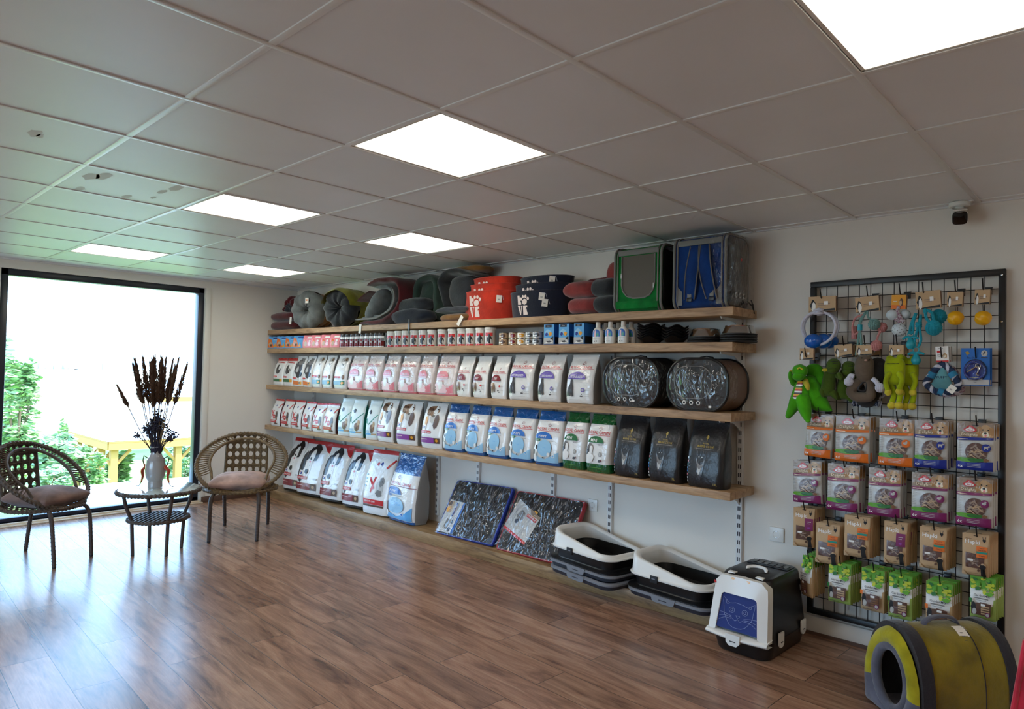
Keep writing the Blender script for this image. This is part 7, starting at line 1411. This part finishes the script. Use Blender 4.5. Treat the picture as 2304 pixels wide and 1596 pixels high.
# ---------------------------------------------------------------- rattan chairs, glass table, vase
def twisted(mb, pts, r, mt, closed=False, turns=None, n=3):    # cane-wrapped rod: strands twisted round a core
    P = [Vector(p) for p in pts]; L = len(P); turns = turns or L/3
    for k in range(n):
        Q = []
        for i, p in enumerate(P):
            a_ = P[(i-1) % L] if (closed or i > 0) else p; b_ = P[(i+1) % L] if (closed or i < L-1) else p
            t = (b_-a_).normalized(); s_ = t.orthogonal().normalized() if abs(t.z) > .98 else t.cross(Vector((0, 0, 1))).normalized(); u_ = t.cross(s_)
            w = 2*pi*(turns*i/L+k/n); Q.append(p+(s_*cos(w)+u_*sin(w))*r*.48)
        mb.tube(Q, r*.62, mt, 6, closed=closed)
def rattan_chair(name, label, loc, rot, cane, legm):
    t_ = thing(name, label, 'chair', loc, rot, 'rattan chairs by the window')
    zs = .385; cx_, cy_, cz_ = 0, -.005, .60; RX, RY, RZ = .356, .258, .215
    outer = lambda a, k=1.0: Vector((RX*k*sin(a), cy_+RY*k*-cos(a), cz_-RZ*k*cos(a)))
    N_ = 72
    b = MB(); twisted(b, [outer(2*pi*i/N_) for i in range(N_)], .019, cane, True, 26); b.build('outer_hoop', t_)
    inn = lambda a: Vector((RX*.72*sin(a), cy_+.012+RY*.74*-cos(a), cz_+.012-RZ*.76*cos(a)))
    b = MB(); b.tube([Vector((.255*sin(a), -.02-.235*cos(a), zs+.012)) for a in (radians(42), radians(50))]+[inn(radians(62+236*i/N_)) for i in range(N_+1)]+[Vector((.255*sin(a), -.02-.235*cos(a), zs+.012)) for a in (radians(310), radians(318))], .012, cane, 8); b.build('inner_hoop', t_)
    for sd in (0, 1):
        b = MB()
        for i in range(75):
            a = 2*pi*(i+75*sd+.5)/150
            if a < 1.05 or a > 2*pi-1.05 or abs(a-pi) < .36: continue
            sh = .03*(1 if i % 2 else -1); p, q = outer(a, .985), inn(a+sh); b.tube([p, (p+q)/2+(p-q).cross(Vector((0, .6, .8))).normalized()*.004*(1 if i % 2 else -1), q], .0042, cane, 5)
        b.build('wrapped_band', t_, ang=60)
    # seat ring and open woven seat
    b = MB(); ring = lambda a, k=1: Vector((.285*k*sin(a), -.02-.265*k*cos(a), zs)); twisted(b, [ring(2*pi*i/60) for i in range(60)], .017, cane, True, 22); b.build('seat_ring', t_)
    b = MB(); nS = 11
    for i in range(-5, 6):
        h_ = .285*sqrt(max(0, 1-(i/5.6)**2)); x = .285*i/5.6; y = .265*i/5.6
        b.tube([(x, -.02-h_*.93, zs+.004), (x, -.02+h_*.93, zs+.004)], .0075, cane, 6, flat=.5); h2 = .265*sqrt(max(0, 1-(i/5.6)**2)); b.tube([(-h2*1.07, -.02+y, zs-.004), (h2*1.07, -.02+y, zs-.004)], .0075, cane, 6, flat=.5)
    b.build('seat_weave', t_, ang=60)
    # cane back panel with round openings, curving between seat and hoop top
    b = MB(); nu, nv = 6, 6; wB = .345
    def bp(u, v):      # u across, v up
        x = (u-.5)*wB*(1-.04*v); z = zs+.015+(.405)*v; y = .215+.055*v-.05*(2*u-1)**2*.6; return Vector((x, y, z))
    for dy in (0, .010):
        for i in range(nu):
            for j in range(nv):
                c_ = [(i/nu, j/nv), ((i+.5)/nu, j/nv), ((i+1)/nu, j/nv), ((i+1)/nu, (j+.5)/nv), ((i+1)/nu, (j+1)/nv), ((i+.5)/nu, (j+1)/nv), (i/nu, (j+1)/nv), (i/nu, (j+.5)/nv)]
                h_ = [((i+.5+.34*cos(radians(225+45*k)))/nu, (j+.5+.34*sin(radians(225+45*k)))/nv) for k in range(8)]
                vs = [bp(*q)+Vector((0, dy, 0)) for q in c_]+[bp(*q)+Vector((0, dy, 0)) for q in h_]
                b.add(vs, [(k, (k+1) % 8, 8+(k+1) % 8, 8+k) for k in range(8)], cane)
    for i in range(nu):
        for j in range(nv):
            h_ = [((i+.5+.34*cos(radians(225+45*k)))/nu, (j+.5+.34*sin(radians(225+45*k)))/nv) for k in range(8)]
            b.add([bp(*q) for q in h_]+[bp(*q)+Vector((0, .010, 0)) for q in h_], [(k, (k+1) % 8, 8+(k+1) % 8, 8+k) for k in range(8)], cane)
    for j in range(nv+1): b.tube([bp(u/8, j/nv)+Vector((0, -.002, 0)) for u in range(9)], .0048, cane, 5)
    for i in range(nu+1): b.tube([bp(i/nu, v/8)+Vector((0, -.002, 0)) for v in range(9)], .0048 if 0 < i < nu else .011, cane, 6)
    b.build('cane_back', t_, ang=40)
    for sx_, sy_ in ((-1, -1), (1, -1), (-1, 1), (1, 1)):
        P = bez([(sx_*.155, sy_*.20-.01, zs+.0), (sx_*.178, sy_*.245-.01, zs-.035), (sx_*.183, sy_*.275-.005, zs-.12), (sx_*.180, sy_*.305, .012)], 30)
        b = MB(); b.tube(P, .0145, legm, 10)
        for i in range(1, len(P)-1): b.tube([P[i]+Vector((.0152*cos(a), .0152*sin(a), .004*sin(a))) for a in [2*pi*k/10 for k in range(10)]], .0022, legm, 4, closed=True)
        b.lathe([(0, 0), (.013, .001), (.015, .006), (.0135, .014)], 'rubber_black', 12, c=(sx_*.180, sy_*.305, 0)); b.build('leg', t_)
    return t_
chR = rattan_chair('rattan_chair', 'round rattan chair with a cane back beside the food shelves', (1.4835, -1.287, 0), radians(55.1), 'rattan', 'leg_brown')
chL = rattan_chair('rattan_chair', 'round rattan chair in front of the window, cut by the left photo edge', (1.34, -2.64, 0), radians(122), 'rattan_dark', 'leg_brown')
chL.scale = (.88, .93, 1); chL.location.x -= .035; chL.location.y -= .03
def cushion(label, loc, rot, mt, seed, sq=(.46, .44, .14)):
    b = MB()
    def fn(u, v):
        a = 2*pi*u; e = pi*(v-.5); cr_ = cos(e); k = abs(cos(2*a))**2
        rr_ = 1/max(abs(cos(a)), abs(sin(a)))**.72*(cr_**.62)
        z = sin(e)*.5*sq[2]*(1-.55*(min(1, cr_**.62*1.0))**3*.6)
        return (sq[0]/2*rr_*cos(a), sq[1]/2*rr_*sin(a), z+.5*sq[2]*.8)
    soft(fn, b, 64, 20, mt, cu=True, wr=.006, sc=13, seed=seed); o = tag(b.build('seat_cushion', ang=80), label, 'cushion', 'seat cushions on the rattan chairs'); o.location = loc; o.rotation_euler = (0, 0, rot); return o
f1 = Vector((sin(radians(55.1)), -cos(radians(55.1)), 0)); f2 = Vector((sin(radians(120.6)), -cos(radians(120.6)), 0))
cushion('dusty pink seat cushion on the rattan chair by the shelves', Vector((1.4835, -1.287, .392))+f1*.06, radians(55.1), 'cushion_pink', 3)
cushion('brownish seat cushion on the rattan chair at the left photo edge', Vector((1.31, -2.67, .392))+f2*.045, radians(120.6), 'cushion_brown', 6, (.41, .41, .14))
# table
tx_, ty_ = 1.650, -1.998
t_ = thing('glass_top_table', 'round rattan table with a glass top between the two chairs', 'table', (tx_, ty_, 0), radians(48))
RT, ZT = .278, .478
b = MB(); twisted(b, [(RT*cos(2*pi*i/64), RT*sin(2*pi*i/64), ZT-.016) for i in range(64)], .017, 'rattan_dark', True, 26); b.build('rattan_rim', t_)
b = MB(); b.lathe([(0, ZT-.010), (RT-.02, ZT-.010), (RT-.004, ZT-.006), (RT-.002, ZT), (RT-.008, ZT+.002), (0, ZT+.002)], 'table_glass', 64); b.build('glass_top', t_)
b = MB(); RS, ZS = .205, .255; twisted(b, [(RS*cos(2*pi*i/48), RS*sin(2*pi*i/48), ZS) for i in range(48)], .014, 'rattan_dark', True, 18)
b.lathe([(0, ZS+.006), (RS, ZS+.006), (RS, ZS-.004), (0, ZS-.004)], 'rattan_dark', 40)
for i in range(-6, 7): h_ = RS*sqrt(max(0, 1-(i/6.5)**2)); b.tube([(RS*i/6.5, -h_, ZS+.008), (RS*i/6.5, h_, ZS+.008)], .008, 'rattan_dark', 6, flat=.6)
b.build('lower_shelf', t_)
for k in range(4):
    a = pi/4+k*pi/2+radians(-3); c_, s_ = cos(a), sin(a)
    b = MB(); b.tube(bez([(.248*c_, .248*s_, ZT-.02), (.225*c_, .225*s_, .36), (.188*c_, .188*s_, ZS+.01), (.183*c_, .183*s_, ZS-.04), (.172*c_, .172*s_, .006)], 24), .0125, 'leg_brown', 10); b.lathe([(0, 0), (.012, .001), (.0135, .008)], 'rubber_black', 10, c=(.172*c_, .172*s_, 0)); b.build('leg', t_)
# vase with two hanging orange charms
VZ = ZT+.003; vx, vy = tx_-.04, ty_-.02
t_ = thing('ceramic_vase', 'grey white ceramic vase with orange hanging charms on the glass table', 'vase', (vx, vy, VZ))
b = MB(); b.lathe([(0, .0), (.050, 0), (.052, .006), (.049, .048), (.056, .058), (.066, .088), (.071, .125), (.069, .165), (.062, .195), (.064, .206), (.046, .232), (.038, .252), (.038, .285), (.043, .302), (.045, .306), (.042, .308), (.035, .288), (.033, .240), (.0, .235)], 'vase_glaze', 40); b.build('vase_body', t_)
cdir = Vector((RGT.x, RGT.y, 0)).normalized()
for s_ in (-1, 1):
    b = MB(); q = lambda d, z, e=0: (cdir*s_*d+FWD*e)*1+Vector((0, 0, z)); b.tube([q(.060, .215), q(.090, .235), q(.097, .200), q(.088, .170)], .004, 'leg_brown', 6); b.build('cord', t_)
    b = MB(); P = bez([q(.088, .170), q(.075, .150), q(.098, .125), q(.094, .08), q(.105, .035)], 20); b.tube(P, [interp([(0, .006), (.25, .020), (.6, .018), (1, .007)], i/(len(P)-1)) for i in range(len(P))], 'charm_red', 9, flat=.5); b.tube([q(.105, .035), q(.118, .012), q(.14, .006)], .003, 'leg_brown', 5); b.build('charm', t_)
# pampas plumes: each stem is its own thing
r = random.Random(12)
plumes = [(-.205, .435, .10, 14, 'single reed plume leaning far left out of the vase')]+[(x, z, l, w, None) for x, z, l, w in ((-.125, .60, .26, 18), (-.105, .64, .30, 22), (-.080, .655, .30, 24), (-.060, .62, .30, 28), (-.040, .665, .32, 26), (-.020, .655, .32, 28), (.0, .675, .32, 26), (.020, .64, .30, 24), (.035, .655, .30, 20), (.070, .64, .26, 14), (.085, .60, .26, 20), (.115, .65, .28, 14), (.135, .61, .28, 18))]
names_ = ['second from the left', 'third from the left', 'fourth from the left', 'fifth from the left', 'sixth from the left', 'in the very middle, left one', 'in the very middle, right one', 'sixth from the right', 'fifth from the right', 'fourth from the right', 'third from the right', 'second from the right', 'farthest right']
for i, (dx, dz, ln, wd, lb) in enumerate(plumes):
    t_ = thing('pampas_plume', lb or 'brown pampas plume in the vase, %s' % names_[i-1], 'dried plant', (vx, vy, VZ), 0, 'dried plumes in the vase')
    base = Vector((0, 0, .24))+cdir*dx*.1; tip = cdir*dx*1.45+Vector((0, 0, .30+dz))+Vector((FWD.x, FWD.y, 0))*r.uniform(-.05, .05); ln *= 1.12 if i else 1.7
    d_ = (tip-base).normalized(); start = tip-d_*ln
    b = MB(); b.tube(bez([base, base.lerp(start, .5)+cdir*dx*.02, start], 8), .0030, 'stem', 5); b.build('stem', t_)
    b = MB(); b.tube([start, tip], [.003, .001], 'plume', 5); sd = d_.orthogonal().normalized(); u_ = d_.cross(sd)
    for k in range(300):
        s_ = r.random(); p = start.lerp(tip, s_); env = (wd*.0013)*min(1, s_*7+.2)*(1-s_*.75); a = r.uniform(0, 6.283); o_ = sd*cos(a)+u_*sin(a)
        q = p+o_*env*r.uniform(.6, 1.5)+d_*r.uniform(.02, .06); m_ = p.lerp(q, .5)+o_*env*.3; w_ = d_.cross(o_)*.0021
        b.add([p-w_, p+w_, m_+w_*1.4, q, m_-w_*1.4], [(0, 1, 2, 3, 4)], 'plume')
    b.build('plume_head', t_, smooth=False, doubles=False)
# dark dried flower bunch: one bouquet of many tiny heads
bq = MB(); 
for k in range(70):
    a = r.uniform(0, 6.283); sp_ = abs(r.gauss(.5, .35)); sp_ = min(1, sp_); tip = Vector((.165*sp_*cos(a), .13*sp_*sin(a), .345+.20*(1-sp_*.8)*r.uniform(.5, 1.2))); bs = Vector((.02*cos(a), .02*sin(a), .25))
    bq.tube(bez([bs, bs.lerp(tip, .5)+Vector((0, 0, .015)), tip], 6), .0020, 'dry_flower', 4)
    for j in range(7): q = tip+Vector((r.gauss(0, .013), r.gauss(0, .013), r.gauss(0, .011))); bq.ell(q, (r.uniform(.004, .008),)*3, 'dry_flower', 6, 4); bq.tube([tip-Vector((0, 0, .02)), q], .0012, 'dry_flower', 3)
bq.ell((0, 0, .29), (.045, .045, .055), 'dry_flower', 14, 10, 2, .25, 30)
o = tag(bq.build('dried_flower_bunch', ang=60, doubles=False), 'bunch of dark dried flowers at the mouth of the vase, below the plumes', 'dried plant'); o.location = (vx, vy, VZ)
